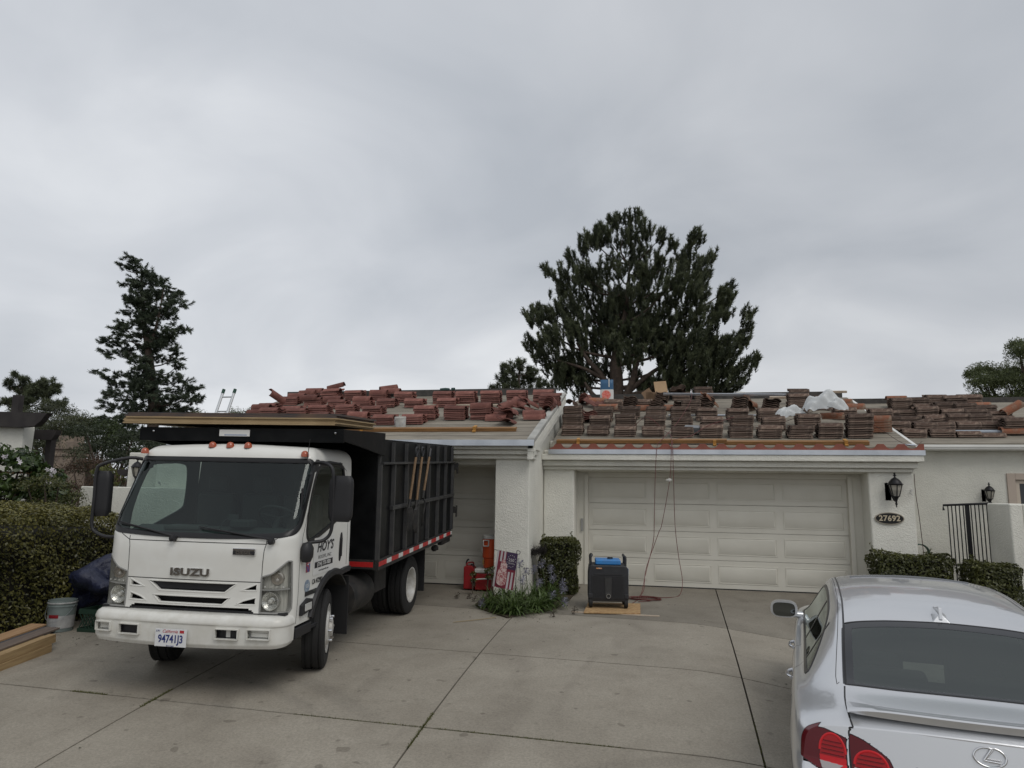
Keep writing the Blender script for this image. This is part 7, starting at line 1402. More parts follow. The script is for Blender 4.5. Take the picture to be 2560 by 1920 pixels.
# low white wall, tall white wall, dark pergola, chimney
lw = thing('garden_wall', 'low white stucco garden wall behind the truck mirror', 'wall', (0, 0, 0)); mb = MB(); mb.box(-10.3, -5.2, 10.95, 11.15, -.2, 1.79); mb.build('stucco', M_stucco, lw, bevel=.02)
tw = thing('side_wall', 'tall white stucco wall cropped by the left picture edge below the dark beam', 'wall', (0, 0, 0)); mb = MB(); mb.prism([(-11.80, -.2), (-16, -.2), (-16, 3.0), (-11.74, 2.9)], 1, 11.0, 11.25); mb.build('stucco', M_stucco, tw, bevel=.02)
M_brn = mat('dark_brown_timber', (.022, .018, .018), .7, col2=(.035, .03, .028), scale=5)
pg = thing('pergola', 'dark brown timber pergola beams above the tall white wall at left', 'pergola', (0, 0, 0))
mb = MB(); mb.prism([(-16, 3.0), (-11.7, 2.86), (-11.35, 2.88), (-11.22, 2.98), (-11.15, 3.07), (-11.1, 3.12), (-11.7, 3.14), (-16, 3.28)], 1, 10.85, 10.98); mb.build('front_beam', M_brn, pg)
mb = MB(); mb.prism([(-12.2, 2.7), (-11.7, 2.66), (-11.45, 2.66), (-11.38, 2.76), (-11.35, 2.85), (-12.2, 2.87)], 1, 11.35, 11.47); mb.build('rear_beam', M_brn, pg)
mb = MB(); mb.box(-11.93, -11.78, 10.86, 10.97, 3.14, 3.47); mb.build('post_stub', M_brn, pg); mb = MB(); mb.box(-11.72, -11.6, 11.5, 11.62, -.1, 2.8); mb.build('post', M_brn, pg)
p2 = thing('pergola', 'dark timber rafter tails showing between truck roof and dump box shield', 'pergola', (0, 0, 0))
for y_, dx in ((11.6, 0), (12.6, .5)): mb = MB(); mb.prism([(-10.1-dx, 2.02+dx*.3), (-9.8-dx, 1.96+dx*.3), (-9.7-dx, 1.88+dx*.3), (-9.62, 1.88+dx*.3), (-9.62, 2.12+dx*.3), (-10.15-dx, 2.12+dx*.3)], 1, y_, y_+.1); mb.build('beam', M_brn, p2)
ch = thing('chimney', 'tan stone chimney cap rising among bare twigs behind the left garden', 'chimney', (-21.3, 22, 0)); M_st = mat('tan_stone', (.24, .19, .145), .85, col2=(.17, .135, .11), scale=5)
mb = MB(); mb.box(-.42, .42, -.35, .35, 0, 3.1); mb.build('stack', M_st, ch, bevel=.01)
for k, (w_, z0_, z1_) in enumerate(((.47, 2.85, 2.95), (.50, 3.1, 3.2), (.46, 3.2001, 3.38), (.33, 3.3801, 3.6))): mb = MB(); mb.box(-w_, w_, -w_+.08, w_-.08, z0_, z1_); mb.build('course', M_st, ch, bevel=.015)
mb = MB(); mb.box(-12.0, -10.75, 10.4, 10.44, 1.99, 2.03); tag(mb.build('timber_batten', M_l2, None), 'single light timber batten poking out over the leafy shrub at left', 'batten')
# entry pier, lantern and gate of the left neighbour, glimpsed through the truck cab
ep = thing('entry_pier', 'white stucco entry pier seen through the truck windshield', 'pier', (0, 0, 0)); mb = MB(); mb.box(-9.60, -8.2, 11.25, 12.1, -.2, 2.42); mb.box(-8.95, -8.2, 11.17, 11.2499, -.2, 2.42); mb.build('stucco', M_stucco, ep, bevel=.02)
lantern('wall_lantern', (-9.30, 11.25, 2.16), .8, 'black lantern on the entry pier seen through the truck windshield')
gg = thing('iron_gate', 'black scroll-topped iron gate glimpsed through the truck windshield', 'gate', (-8.72, 11.16, 0))
for z_ in (1.62, 1.50, .1): mb = MB(); mb.box(-.02, .62, -.012, .012, z_, z_+.025); mb.build('rail', M_black, gg)
for k in range(6): mb = MB(); mb.tube([(.0+.12*k, 0, .1), (.0+.12*k, 0, 1.63)], .009, 6); mb.build('bar', M_black, gg)
for k in range(5): mb = MB(); mb.tube([(.06+.12*k+.05*math.cos(a), 0, 1.57+.045*math.sin(a)) for a in np.linspace(0, 2*math.pi, 16)[:-1]], .006, 5, closed=True); mb.build('ring', M_black, gg)
# ================================================================ vegetation
M_bark = mat('bark', (.09, .065, .05), .9, col2=(.05, .038, .03), scale=6, bump=.5, bscale=20)
M_pine = foliage('pine_needles', (.024, .033, .020), (.135, .155, .082), trans=.25); M_con = foliage('conifer_needles', (.022, .034, .023), (.11, .138, .085), trans=.25)
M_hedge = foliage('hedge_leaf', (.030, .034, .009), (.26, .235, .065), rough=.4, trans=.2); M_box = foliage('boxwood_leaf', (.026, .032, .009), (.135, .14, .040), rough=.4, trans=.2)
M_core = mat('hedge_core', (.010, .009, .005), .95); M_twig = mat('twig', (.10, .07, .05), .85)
def crown_needles(lobes, yc, depth, n_pl, nn, plume, nL, nW, upw=.75, outw=.5, flat=1., cx=None, droop=0., puff=False, sparse=None):
    """clumps of needles: every clump holds short shoots, every shoot a spray of needles"""
    Bs = []; Ds = []; G = []
    zmin = min(l[1] for l in lobes); xm = np.mean([l[0] for l in lobes]) if cx is None else cx; halfw = max(abs(l[0]-xm) for l in lobes)+.1
    shoots = []
    for l in lobes:
        x, z, r = l[0], l[1], l[2]; rz_ = l[3] if len(l) > 3 else r
        k = max(3, int(n_pl*(r*rz_)**.75)); room = math.sqrt(max(.1, 1-((x-xm)/halfw)**2)); yo = rng.uniform(-1, 1)*depth*room
        c = sph(k)*rng.uniform(.15, 1.15, (k, 1))**.6*np.array([r, min(r*1.3, 1.3), rz_*.9])*1.15+np.array([x, yc+yo, z]); 
        ax = np.stack([np.full(k, (x-xm)/halfw*outw), rng.normal(0, .3, k)+yo/max(depth, .1)*outw*.6, np.full(k, upw)], 1)+rng.normal(0, .22, (k, 3)); ax /= np.linalg.norm(ax, axis=1, keepdims=True)
        shoots.append((c, ax, (x, yc+yo, z), r))
        g = rng.uniform(0, 1, k)*.6+.15
        for i in range(k):
            m = nn; t = rng.uniform(0, 1, m)**.8; pl = plume*rng.uniform(.6, 1.25)
            b = c[i]+ax[i]*((t[:, None]-.62)*pl); d = sph(m)*(1. if puff else .66)+ax[i]*(.3 if puff else .85); 
            if droop: d[:, 2] -= droop
            Bs.append(b); Ds.append(d); G.append(np.clip(g[i]+rng.normal(0, .15, m)+(t-.5)*.35, 0, 1))
    V, F = needles(np.concatenate(Bs), np.concatenate(Ds), nL, nW); return V, F, np.concatenate(G), shoots
def limbs(mb, trunk, shoots, r0, every=1, sag=0.):
    T = [Vector(p) for p in trunk]
    for k, (c, ax, cen, r) in enumerate(shoots):
        if k % every: continue
        P_ = Vector(cen); best = None
        for i in range(len(T)-1):
            for f in np.linspace(0, 1, 6):
                q = T[i].lerp(T[i+1], f)
                dz = P_.z-q.z; dh = math.hypot(P_.x-q.x, P_.y-q.y); cost = abs(dz-dh*.45)+dh*.2
                if best is None or cost < best[0]: best = (cost, q)
        q = best[1]; m_ = q.lerp(P_, .5)+Vector((rng.normal(0, .15), rng.normal(0, .15), -.12*(P_-q).length+sag)); L_ = (P_-q).length; rr = min(r0*.55, .02+.016*L_)
        mb.tube(spline([q, m_, P_], 4), list(np.linspace(rr, .012, 9)), 5)
        for i in range(0, len(c), 3): mb.tube([P_, Vector(c[i])], [.012, .004], 3, cap=False)
def tree(name, label, cat, crown, trunk, trad, mleaf, group=None, lim=True, every=1, loc=None):
    base = Vector(trunk[0]); t = thing(name, label, cat, base, group=group); V, F, G, sh = crown; V = V-np.array(base)
    link('crown', nmesh('crown', V, F, mleaf, G), t)
    mb = MB(); mb.tube(spline([Vector(p)-base for p in trunk], 4), list(np.interp(np.linspace(0, 1, (len(trunk)-1)*4+1), np.linspace(0, 1, len(trad)), trad)), 10)
    if lim: limbs(mb, [Vector(p)-base for p in trunk], [(c-np.array(base), a, tuple(Vector(cn)-base), r) for c, a, cn, r in sh], trad[0], every)
    mb.build('trunk', M_bark, t, smooth=50); return t
# big pine
BIG = BIG+[(-2.6, 9.2, .8), (-1.6, 8.9, .7), (-.6, 9.3, .8), (-2.2, 10.6, .8), (-1.0, 10.8, .8), (.2, 8.6, .8), (-3.4, 8.3, .7), (-1.2, 7.8, .6), (.6, 7.6, .7), (-1.9, 11.9, .6), (-.4, 12.2, .6), (1.4, 7.4, .8), (2.2, 8.2, .7), (-4.4, 7.6, .6), (-2.6, 7.6, .45), (.2, 6.9, .5), (-.7, 6.6, .4)]
cr_ = crown_needles(BIG, 32, 1.6, 80, 95, .55, .17, .028, upw=1., outw=.55, cx=-1.5)
bt = tree('pine_tree', 'large dark rounded pine with several limbs behind the double garage ridge', 'pine tree', cr_, [(-1.85, 32, 0), (-1.88, 32, 6.2), (-1.9, 32, 8.0), (-1.5, 32, 10.0), (-1.25, 32, 12.4)], [.36, .32, .26, .15, .03], M_pine, every=3)
mb = MB()
for pts, r in (([(-1.87, 32, 5.2), (-2.5, 31.8, 7.0), (-3.2, 31.7, 7.9), (-3.7, 31.7, 8.7)], .2), ([(-1.85, 32, 5.6), (-1.2, 31.8, 6.8), (-.9, 31.8, 8.0), (-.2, 31.8, 9.0)], .22), ([(-1.87, 32, 5.4), (-2.9, 31.6, 6.2), (-3.3, 31.4, 6.8)], .18), ([(-1.85, 32, 6.0), (-.2, 31.7, 7.3), (1.2, 31.7, 8.0)], .15), ([(-1.85, 32, 6.6), (-3.2, 31.7, 7.4), (-4.6, 31.7, 7.9)], .13)):
    mb.tube([p-Vector((-1.85, 32, 0)) for p in spline(pts, 5)], list(np.linspace(r, r*.25, (len(pts)-1)*5+1)), 8)
mb.build('limb', M_bark, bt, smooth=50)
# layered conifer with two leaders
CON = CON+[(float(np.interp(z, [5.8, 8, 9.3, 11.6, 14.6], [-27.7, -28.05, -28.4, -29, -29.5])), float(z), .55*(1-.55*(z-6)/9), .3) for z in np.arange(5.6, 14.4, .45)]
cr_ = crown_needles(CON, 34, .8, 95, 66, .36, .17, .026, upw=.12, outw=.85, cx=-28.4, droop=.12)
tree('conifer_tree', 'tall layered conifer with two leaders behind the truck', 'conifer', cr_, [(-27.6, 34, 0), (-27.7, 34, 5.8), (-28.1, 34, 8.0), (-28.4, 34, 9.3), (-29.0, 34, 11.6), (-29.5, 34, 14.7)], [.34, .3, .25, .2, .13, .02], M_con, every=2)
mb = MB(); ct = [o for o in C.objects if o.name == 'conifer_tree'][0]; mb.tube([Vector(p)-Vector((-27.6, 34, 0)) for p in spline([(-28.4, 34, 9.6), (-28.0, 34, 11.2), (-27.8, 34, 13.4)], 5)], list(np.linspace(.12, .02, 11)), 6); mb.build('second_leader', M_bark, ct, smooth=50)
# small pine far left, small pine mid
cr_ = crown_needles(PL, 48, 1.3, 55, 80, .3, .28, .035, upw=.5, outw=.4, puff=True); tree('pine_tree', 'small spreading umbrella pine on the left horizon behind the pergola', 'pine tree', cr_, [(-51.9, 48, 0), (-51.5, 48, 6.5), (-51.7, 48, 9.2)], [.3, .26, .08], M_pine)
cr_ = crown_needles(SP_LOBES, 45, 1.0, 45, 80, .35, .26, .035, upw=.7, outw=.3, puff=True); tree('pine_tree', 'small distant pine left of the large pine, behind the ridge', 'pine tree', cr_, [(SP_LOBES[3][0], 45, 0), (SP_LOBES[3][0], 45, 9.5)], [.25, .06], M_pine)
# broad-leaved trees and shrubs: clumps of leaves
def crown_leaves(lobes, n, L_, W_, up=.5, flat=.8):
    Cn = []; Nn = []; G = []
    for (x, y, z, r) in lobes:
        k = int(2.4*n*r*r/.25); d = sph(k); d[:, 2] = np.where(d[:, 2] < -.4, -d[:, 2]*.5, d[:, 2]); rad = rng.uniform(.45, 1.05, (k, 1))
        p = d*rad*r*np.array([1, 1, flat])+np.array([x, y, z]); Cn.append(p); q = d.copy(); q[:, 2] += up; Nn.append(q); G.append(np.clip(rng.uniform(.25, .6)+rng.normal(0, .2, k), 0, 1))
    V, F = leaves(np.concatenate(Cn), np.concatenate(Nn), L_, W_, .6); return V, F, np.concatenate(G)
def shrub(name, label, cat, lobes, n, L_, W_, m, base, trunk_r=.05, group=None, twigs=True, up=.5):
    t = thing(name, label, cat, base, group=group); V, F, G = crown_leaves(lobes, n, L_, W_, up); link('crown', nmesh('crown', V-np.array(base), F, m, G), t)
    mb = MB(); b = Vector(base)
    for (x, y, z, r) in lobes: mb.tube(spline([(0, 0, 0), ((x-b.x)*.4, (y-b.y)*.4, (z-b.z)*.6), (x-b.x, y-b.y, z-b.z)], 4), list(np.linspace(trunk_r, .01, 9)), 5)
    mb.build('trunk' if trunk_r > .06 else 'stem', M_bark, t, smooth=50); return t
def jit(l, y, dy): return [(x, y+rng.uniform(-dy, dy), z, r) for x, z, r in l]
M_ol = foliage('olive_leaf', (.030, .038, .018), (.095, .105, .050)); M_rd = foliage('round_leaf', (.016, .030, .010), (.070, .095, .030)); M_dk = foliage('dark_leaf', (.012, .020, .009), (.045, .060, .025)); M_red = foliage('reddish_leaf', (.045, .028, .018), (.11, .065, .035)); M_yl = foliage('yellow_leaf', (.06, .07, .015), (.19, .20, .055)); M_lf = foliage('broad_leaf', (.018, .035, .010), (.085, .130, .035), rough=.35); M_pp = foliage('pepper_leaf', (.05, .065, .028), (.19, .22, .10), trans=.35)
shrub('olive_tree', 'greyish green tree behind the pergola beam on the left', 'tree', jit([(-27.2, 5.1, .6), (-26.5, 5.0, .8), (-25.7, 4.6, .8), (-27.3, 4.4, .9), (-26.3, 4.1, .9), (-25.2, 4.3, .7), (-24.6, 3.9, .7), (-25.6, 3.7, .9), (-27.8, 4.9, .6), (-26.9, 3.4, .9)], 26, .7), 260, .10, .035, M_ol, (-26.3, 26, 0), .16)
shrub('round_tree', 'rounded mid-green tree between the chimney and the tall conifer', 'tree', jit([(-28.6, 4.3, .7), (-27.7, 4.7, .8), (-26.9, 4.5, .8), (-26.2, 4.0, .8), (-27.6, 3.8, 1.0), (-26.4, 3.2, 1.0), (-28.6, 3.4, .9), (-25.4, 3.3, .8)], 30, .9), 240, .11, .05, M_rd, (-27.4, 30, 0), .16)
shrub('dark_tree', 'dark shaded tree foliage below the tall conifer beside the truck roof', 'tree', jit([(-16.4, 3.3, .6), (-15.8, 3.2, .6), (-16.9, 2.9, .6), (-16.0, 2.6, .6), (-15.0, 3.0, .6), (-15.2, 2.4, .6), (-14.3, 2.8, .6), (-16.8, 2.3, .6)], 18, .6), 330, .08, .03, M_dk, (-16, 18, 0), .12)
shrub('grey_shrub', 'grey-green scrubby shrub in front of the chimney stack', 'shrub', jit([(-16.9, 2.9, .5), (-16.4, 2.8, .5), (-15.9, 2.9, .45), (-16.6, 2.4, .5), (-16.0, 2.3, .5), (-15.4, 2.6, .4)], 16, .5), 300, .07, .025, M_ol, (-16.3, 16, 0), .06)
shrub('reddish_shrub', 'brownish red shrub behind the low white wall by the mirror', 'shrub', jit([(-13.5, 2.15, .35), (-13.1, 2.3, .35), (-12.7, 2.2, .35), (-12.9, 1.8, .35), (-13.3, 1.7, .35), (-12.4, 1.9, .3)], 14, .4), 420, .05, .025, M_red, (-13, 14, 0), .05)
shrub('yellow_shrub', 'yellow-green shrub glimpsed between the mirror and the windshield', 'shrub', jit([(-11.9, 2.05, .25), (-11.6, 2.1, .25), (-11.3, 2.0, .25), (-11.7, 1.8, .25), (-11.1, 1.8, .25)], 13.2, .3), 420, .05, .03, M_yl, (-11.6, 13.2, 0), .04)
lf_l = jit([(-12.9, 2.2, .38), (-12.4, 2.25, .36), (-12.0, 2.2, .34), (-11.65, 2.1, .32), (-11.3, 1.9, .3), (-12.6, 1.8, .4), (-12.1, 1.7, .4), (-11.6, 1.65, .38), (-11.1, 1.55, .3), (-12.3, 1.35, .4), (-11.7, 1.25, .4), (-11.1, 1.2, .35), (-13, 1.6, .4)], 10.2, .25)
lf_l = [(x*.93+.1, y, z, r) for x, y, z, r in lf_l]
shrub('leafy_shrub', 'large glossy broad-leaved shrub with white flowers at the left edge', 'shrub', lf_l, 380, .12, .055, M_lf, (-11.2, 10.2, 0), .04, up=.2)
sm_l = jit([(-10.3, 1.75, .25), (-10.0, 1.85, .25), (-9.7, 1.75, .25), (-9.45, 1.6, .22), (-10.1, 1.45, .3), (-9.7, 1.4, .3), (-9.3, 1.35, .25), (-9.9, 1.1, .3), (-9.4, 1.05, .3)], 10.0, .15)
shrub('small_leaf_shrub', 'dense small-leaved dark shrub between leafy shrub and low wall', 'shrub', sm_l, 700, .045, .022, M_box, (-9.9, 10.0, 0), .03)
# white flowers
M_petal = mat('white_petal', (.66, .62, .66), .6)
def flower(name, p, r, m, label, group, n=5, tilt=None):
    mb = MB(); q = Matrix.Translation(p) @ (Matrix.Rotation(rng.uniform(0, 6), 4, 'Z') @ Matrix.Rotation(R(rng.uniform(50, 100)), 4, 'X'))
    for k in range(n):
        a = 2*math.pi*k/n; c_, s_ = math.cos(a), math.sin(a); pts = [(0, 0, 0), (r*.5*c_-r*.3*s_, r*.5*s_+r*.3*c_, r*.1), (r*c_, r*s_, .0), (r*.5*c_+r*.3*s_, r*.5*s_-r*.3*c_, r*.1)]; mb.add([q @ Vector(v) for v in pts], [(0, 1, 2, 3)])
    return tag(mb.build(name, m, None), label, 'flower', group)
for k, (x, z) in enumerate([(-10.85, 2.26), (-10.78, 2.27), (-10.55, 2.22), (-10.50, 2.17), (-9.95, 2.05), (-9.85, 2.05), (-9.80, 2.02), (-9.86, 1.96), (-9.93, 1.84), (-9.85, 1.84), (-8.55, 1.86), (-8.45, 1.85)]):
    lab = f'{ORD[k]} white trumpet flower from the left on the broad-leaved shrub' if k < 4 else f'{ORD[k-4]} pale flower from the top among the twigs by the leafy shrub' if k < 10 else f'{["left", "right"][k-10]} pale blossom on the low wall beside the mirror'
    flower('flower', Vector((x, 9.85 if k < 10 else 10.8, z)), .05, M_petal, lab, ['white flowers on the shrub', 'pale flowers among twigs', 'blossoms on the low wall'][0 if k < 4 else 1 if k < 10 else 2])
# bare twiggy bush
t = thing('bare_shrub', 'leafless twiggy shrub in front of the tan chimney', 'shrub', (-14.2, 14, 0)); mb = MB()
for k in range(46):
    a = rng.uniform(0, 6.28); L_ = rng.uniform(1.4, 2.9); p = Vector((0, 0, .3)); pts = [p.copy()]; d = Vector((math.cos(a)*.35, math.sin(a)*.3, 1)).normalized()
    for j in range(6): d = (d+Vector((rng.normal(0, .22), rng.normal(0, .22), rng.normal(.05, .1)))).normalized(); p = p+d*L_/6; pts.append(p.copy())
    mb.tube(pts, list(np.linspace(.013, .003, 7)), 4, cap=False)
    for j in (2, 3, 4): q = pts[j]; mb.tube([q, q+Vector((rng.normal(0, .25), rng.normal(0, .25), rng.uniform(.1, .45)))], [.005, .002], 3, cap=False)
mb.build('twigs', M_twig, t)
# pepper tree right
pp = [(9.8, 5.3, .5), (10.2, 5.8, .5), (10.7, 6.1, .5), (9.9, 4.8, .55), (10.5, 5.3, .6), (11.0, 5.7, .6), (10.7, 4.7, .6), (10.1, 4.3, .5), (10.9, 4.1, .6), (9.75, 5.7, .25), (10.9, 6.5, .35), (11.5, 5.0, .7), (11.5, 6.1, .6), (12.2, 5.6, .9), (12.0, 4.4, .9)]
shrub('pepper_tree', 'feathery light green tree above the far right roof at the picture edge', 'tree', jit([(x, z, r*1.05) for x, z, r in pp], 24, .9), 800, .10, .022, M_pp, (11.3, 24, 0), .2, up=-.6)
bl = [(-19.7, 5.2, .55), (-18.9, 5.3, .45), (-21.4, 5.1, .5), (-22.3, 4.9, .65), (-20.5, 4.9, .6), (-23.1, 4.7, .85), (-20.9, 4.2, .9), (-19.3, 4.2, .8), (-22.2, 4.0, .9), (-18.2, 4.3, .7)]
shrub('roof_line_tree', 'feathery green tree top just behind the ladder tips', 'tree', jit(bl, 30, .8), 230, .10, .03, M_pp, (-20.5, 30, 0), .16)
shrub('roof_line_tree', 'small tuft of tree foliage peeking over the red tiles', 'tree', jit([(-16.4, 6.15, .26), (-16.85, 6.15, .2), (-16.5, 5.6, .5)], 30, .2), 260, .10, .04, M_dk, (-16.5, 30, 0), .1)
# distant tree belt beyond, hidden mostly by houses
def farbelt():
    lob = [(x, 70+rng.uniform(-6, 6), rng.uniform(1.5, 3.6), rng.uniform(2, 3.2)) for x in np.linspace(-120, -45, 40)]+[(x, 75+rng.uniform(-6, 6), rng.uniform(.5, 1.5), rng.uniform(2, 3)) for x in np.linspace(-44, 60, 50)]
    V, F, G = crown_leaves(lob, 7, .5, .25); return tag(link('distant_woodland', nmesh('distant_woodland', V, F, M_dk, G)), 'distant belt of trees beyond the houses', 'woodland', kind='stuff')
farbelt()
# clipped hedges: box of leaves over a dark core
def hedge(name, label, x0, x1, y0, y1, z0, z1, n, L_, W_, m, rnd_=.12, cat='hedge', top=None, group=None):
    t = thing(name, label, cat, ((x0+x1)/2, (y0+y1)/2, z0), group=group); o = np.array([(x0+x1)/2, (y0+y1)/2, z0])
    a, b, h = (x1-x0), (y1-y0), (z1-z0); areas = np.array([a*b, a*h, a*h, b*h, b*h]); k = rng.choice(5, n, p=areas/areas.sum()); u = rng.uniform(0, 1, n); v = rng.uniform(0, 1, n)
    P_ = np.zeros((n, 3)); N_ = np.zeros((n, 3))
    for i, (f, nr) in enumerate(((lambda u, v: (x0+a*u, y0+b*v, z1+0*u), (0, 0, 1)), (lambda u, v: (x0+a*u, y0+0*u, z0+h*v), (0, -1, 0)), (lambda u, v: (x0+a*u, y1+0*u, z0+h*v), (0, 1, 0)), (lambda u, v: (x0+0*u, y0+b*u, z0+h*v), (-1, 0, 0)), (lambda u, v: (x1+0*u, y0+b*u, z0+h*v), (1, 0, 0)))):
        s = k == i; P_[s] = np.stack(f(u[s], v[s]), 1); N_[s] = nr
    # rounded shoulders
    c = np.array([(x0+x1)/2, (y0+y1)/2, 0]); r = rnd_
    q = P_.copy(); lim0 = np.array([x0+r, y0+r, z0]); lim1 = np.array([x1-r, y1-r, z1-r]); inner = np.clip(q, lim0, lim1); d = q-inner; L0 = np.linalg.norm(d, axis=1, keepdims=True); P_ = np.where(L0 > r, inner+d/(L0+1e-9)*r, P_)
    bump_ = .035*np.sin(P_[:, 0]*5.1+P_[:, 2]*3)*np.sin(P_[:, 1]*4.3+1)+.03*np.sin(P_[:, 2]*9+P_[:, 0]*2+P_[:, 1]*7)
    dep = rng.uniform(0, 1, n)**2*.11; gap_ = np.sin(P_[:, 0]*3.3+P_[:, 1]*2.7+1.3)*np.sin(P_[:, 2]*4.1+P_[:, 1]*1.9+.5); dep = dep+.05*np.clip(-gap_-.45, 0, 1)
    P_ = P_+N_*(bump_-dep+.015)[:, None]
    if top is not None: P_[:, 2] = z0+(P_[:, 2]-z0)*top(P_[:, 0], P_[:, 1])
    ns = max(8, n//900); si = np.where(k == 0)[0][:ns]                     # stray shoots standing above the clipped top
    for a_ in si:
        hh_ = rng.uniform(.05, .13)
        for f_ in np.linspace(.2, 1, 6): P_ = np.vstack([P_, P_[a_]+np.array([rng.normal(0, .012), rng.normal(0, .012), hh_*f_])]); N_ = np.vstack([N_, [rng.normal(), rng.normal(), .6]])
    gap_ = np.concatenate([gap_, np.zeros(len(P_)-n)]); n = len(P_)
    N2 = N_.copy(); N2[:, 2] += .55
    V, F = leaves(P_, N2, L_, W_, .55, updir=.8); G = np.clip(.10+np.abs(rng.normal(0, .20, n))+.14*gap_+.30*(N_[:, 2] > .5)*rng.uniform(0, 1.4, n), 0, 1)   # yellower young shoots where clipped; darker sides carry shade in the leaf colour
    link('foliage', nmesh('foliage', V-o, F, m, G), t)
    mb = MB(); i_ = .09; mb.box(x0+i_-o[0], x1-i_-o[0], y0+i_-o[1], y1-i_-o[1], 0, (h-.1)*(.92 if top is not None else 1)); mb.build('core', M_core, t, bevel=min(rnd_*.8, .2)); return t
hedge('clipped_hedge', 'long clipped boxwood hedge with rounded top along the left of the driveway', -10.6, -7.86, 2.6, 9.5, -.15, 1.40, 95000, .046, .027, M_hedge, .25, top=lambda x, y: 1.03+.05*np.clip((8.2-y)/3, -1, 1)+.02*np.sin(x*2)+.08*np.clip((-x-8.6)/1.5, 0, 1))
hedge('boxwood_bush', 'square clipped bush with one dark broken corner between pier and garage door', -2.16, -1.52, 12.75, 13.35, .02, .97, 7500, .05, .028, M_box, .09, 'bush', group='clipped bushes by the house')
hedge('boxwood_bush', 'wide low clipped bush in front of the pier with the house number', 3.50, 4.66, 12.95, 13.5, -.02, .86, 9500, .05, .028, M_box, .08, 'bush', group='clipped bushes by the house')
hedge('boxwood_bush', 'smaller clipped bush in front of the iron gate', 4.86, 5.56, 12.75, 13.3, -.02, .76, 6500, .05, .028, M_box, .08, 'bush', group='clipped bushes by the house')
# dark hanging tuft on the mid bush
k_ = 900; b_ = np.stack([rng.uniform(-2.40, -2.0, k_), rng.uniform(12.66, 12.8, k_), .77+rng.normal(0, .035, k_)], 1); b_[:, 2] += (b_[:, 0]+2.2)*.18; d_ = np.stack([-np.abs(rng.normal(.5, .4, k_)), rng.normal(0, .3, k_), rng.normal(-.25, .3, k_)], 1); V, F = needles(b_, d_, .09, .006); bsh = [o for o in C.objects if o.name == 'boxwood_bush'][0]
tuft = link('dead_tuft', nmesh('dead_tuft', V-np.array(bsh.location), F, mat('dead_twigs', (.02, .017, .015), .9)), bsh)
# agapanthus clumps: strap leaves and flower heads
M_strap = foliage('strap_leaf', (.022, .042, .010), (.13, .19, .055), rough=.35, trans=.25)
def strap_clump(c, n, L_, W_, label, seed):
    r = np.random.default_rng(seed); V = []; F = []; G = []; k = 0; m = 7
    for i in range(n):
        a = r.uniform(0, 2*math.pi); el = r.uniform(.55, 1.45); ln = L_*r.uniform(.6, 1.15); w_ = W_*r.uniform(.7, 1.2); p = np.array([r.normal(0, .05), r.normal(0, .05), 0.]); d = np.array([math.cos(a)*math.cos(el), math.sin(a)*math.cos(el), math.sin(el)]); sd = np.array([-math.sin(a), math.cos(a), 0]); dr = r.uniform(.22, .42)
        for j in range(m+1):
            ww = w_*(1-(j/m)**2.5)*.5+.001; V += [p-sd*ww, p+sd*ww]; p = p+d*ln/m; d = d-np.array([0, 0, dr]); d /= np.linalg.norm(d); p[2] = max(p[2], .008)
        for j in range(m): F.append((k+2*j, k+2*j+1, k+2*j+3, k+2*j+2)); G.append(np.clip(.35+.4*j/m*.6+r.normal(0, .15), 0, 1))
        k += 2*(m+1)
    t = thing('lily_plant', label, 'plant', (c[0], c[1], .02), group='strap-leaved clumps in the planting bed'); link('leaves', nmesh('leaves', V, F, M_strap, G), t); return t
cl = [(-2.62, 11.1, 'leftmost'), (-2.35, 10.75, 'front left'), (-2.15, 10.55, 'foremost'), (-1.9, 10.95, 'front right'), (-1.8, 11.35, 'rightmost'), (-2.2, 11.15, 'central'), (-2.5, 11.6, 'rear left'), (-2.05, 11.7, 'rear middle'), (-1.85, 12.1, 'rearmost, below the square bush')]
lp = [strap_clump((x, y), 130, .42, .020, f'green strap-leaved lily clump, {nm}, in the bed below the flag', 10+i) for i, (x, y, nm) in enumerate(cl)]
M_lil = mat('lilac_petal', (.27, .265, .33), .7, col2=(.17, .17, .22), scale=20); M_dry = mat('dry_head', (.10, .10, .07), .9, col2=(.07, .05, .04), scale=10); M_stem = mat('green_stem', (.06, .09, .03), .6)
def flowerhead(nm, p, base, r, m, label, group, n=46, par=None):
    t = thing(nm, label, 'flower head', base, group=group); mb = MB(); e_ = Vector(p)-Vector(base)
    if base != p: mb.tube(spline([(0, 0, 0), e_*.5+Vector((0, 0, .05*e_.length)), e_], 5), .005, 5); mb.build('stem', M_stem, t, smooth=60)
    mb = MB(); 
    for d in sph(n): q = e_+Vector(d)*r; mb.tube([e_, q], [.0016, .0016], 3, cap=False); s_ = Vector(d).cross(Vector((.3, .5, .8))).normalized()*r*.16; u_ = Vector(d)*r*.30; mb.add([q-s_, q+u_*.4, q+s_, q-u_*.8], [(0, 1, 2, 3)])
    mb.build('florets', m, t); return t
LC = {}
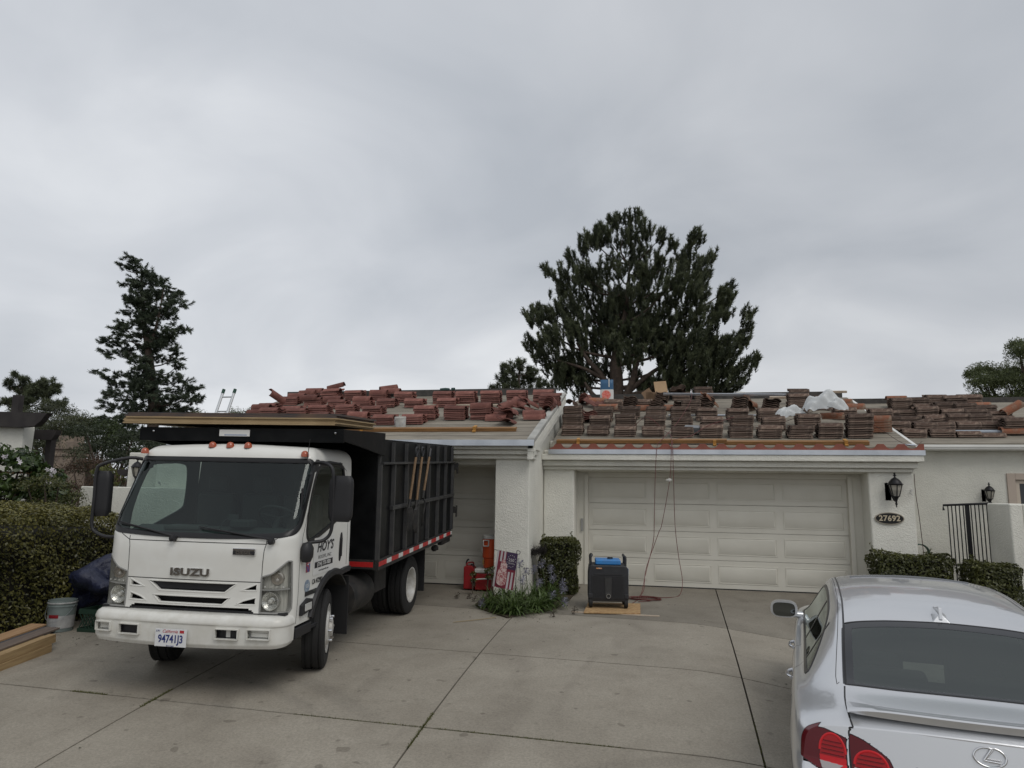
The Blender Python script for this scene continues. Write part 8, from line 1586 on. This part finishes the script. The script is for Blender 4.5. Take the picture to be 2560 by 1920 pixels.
for i, (x, y, z) in enumerate([(-2.35, 11.9, .62), (-2.12, 12.0, .52), (-2.02, 12.2, .60), (-1.95, 11.6, .36), (-1.75, 11.7, .42), (-1.62, 11.9, .33), (-1.55, 11.5, .28), (-1.70, 11.3, .22), (-2.22, 11.5, .40), (-2.6, 11.5, .52), (-1.5, 11.3, .12), (-2.74, 10.95, .09), (-2.3, 12.2, .45), (-1.88, 12.3, .50)]):
    g_ = 0 if x < -2.1 else 1 if z > .3 else 2; LC[g_] = LC.get(g_, 0)+1
    flowerhead('lily_flower', (x, y, z), (x+rng.normal(0, .08), y+.05, .03), .075, M_lil, ORD[LC[g_]-1]+[' tall lilac flower head standing against the pier', ' lilac flower head beside the square bush', ' low lilac flower head at the edge of the bed'][g_], ['lilac flower heads by the pier', 'lilac flower heads by the bush', 'low lilac flower heads at the bed edge'][g_])
for i, (x, y, z) in enumerate([(-1.57, 10.58, .06), (-1.30, 10.9, .06), (-3.05, 11.66, .05), (-3.22, 11.9, .05), (-3.42, 11.86, .06), (-3.3, 12.45, .16)]):
    flowerhead('dried_flower_head', (x, y, z), (x, y, z), .055, M_dry, ['dried round flower head on the concrete in front of the bed', 'dried flower head by the left end of the wood strip', 'dried flower head nearest the bed in the group left of it', 'middle dried flower head of the group left of the bed', 'leftmost dried flower head on the concrete', 'dried flower head farthest back by the red fuel can'][i], 'dried flower heads on the ground', n=38)
for k, (x, y, z) in enumerate([(-3.28, 12.35, .35), (-3.0, 12.3, .42), (-2.85, 12.0, .5)]): shrub('young_shoot', ['small leafy green shoot in front of the fuel can', 'taller leafy shoot in front of the coolers', 'leafy shoot just left of the flag'][k], 'plant', [(x, y, z, .07), (x+.02, y, z-.1, .06)], 2200, .05, .016, M_box, (x, y, .02), .006)
mb = MB(); mb.tube(spline([(-2.35, 10.2, .02), (-2.6, 9.95, .012), (-2.85, 9.72, .008)], 5), [.006]*10+[.003], 5); tag(mb.build('dry_stalk', mat('dry_straw', (.24, .19, .11), .8), None), 'dry straw stalk lying on the concrete in front of the bed', 'stalk')
# bare twig at right edge
mb = MB(); mb.tube(spline([(6.2, 12.9, 0), (6.15, 12.9, .6), (6.05, 12.9, 1.05)], 4), .006, 5); mb.tube([(6.13, 12.9, .7), (6.3, 12.9, .95)], .004, 4); tag(mb.build('bare_twig', M_twig, None), 'bare twig against the low stucco wall at the right edge', 'twig')

# litter on the ground: crumbs of tile, leaves and grit
def litter(name, spots, n, m, label, s0_, s1_):
    V = []; F = []; k = 0
    for (cx_, cy_, rx_, ry_, c_) in spots:
        for _ in range(int(n*c_)):
            x = cx_+rng.normal(0, rx_); y = cy_+rng.normal(0, ry_); r = rng.uniform(s0_, s1_); z = GZ(x, y)+.002; a = rng.uniform(0, 6.28)
            q = [(x+r*math.cos(a+b)*rng.uniform(.5, 1.2), y+r*math.sin(a+b)*rng.uniform(.5, 1.2), z+rng.uniform(0, .4)*r) for b in (0, 2.1, 4.2)]; t_ = (x, y, z+r*.7); V += q+[t_]; F += [(k, k+1, k+3), (k+1, k+2, k+3), (k+2, k, k+3)]; k += 4
    return tag(link(name, nmesh(name, V, F, m)), label, 'litter', kind='stuff')
litter('leaf_litter', [(-2.2, 10.4, .7, .35, 1), (-7.0, 7.7, .35, .15, .7), (-7.8, 6.0, .12, 1.3, 1.6), (-3.2, 12.2, .4, .5, .5), (-1.6, 13.2, .3, .3, .4), (-1.0, 9, 3, 3, .35), (.5, 12.5, 1.5, .8, .3)], 60, M_dry, 'crumbs of dry leaf and dirt scattered on the concrete', .006, .018)
litter('tile_crumbs', [(1.0, 13.9, 2.2, .25, 1), (-3.5, 11.8, .8, .5, .3), (0, 8, 3, 2, .3)], 50, M_pale, 'pale grit and tile crumbs on the driveway by the garage', .004, .010)
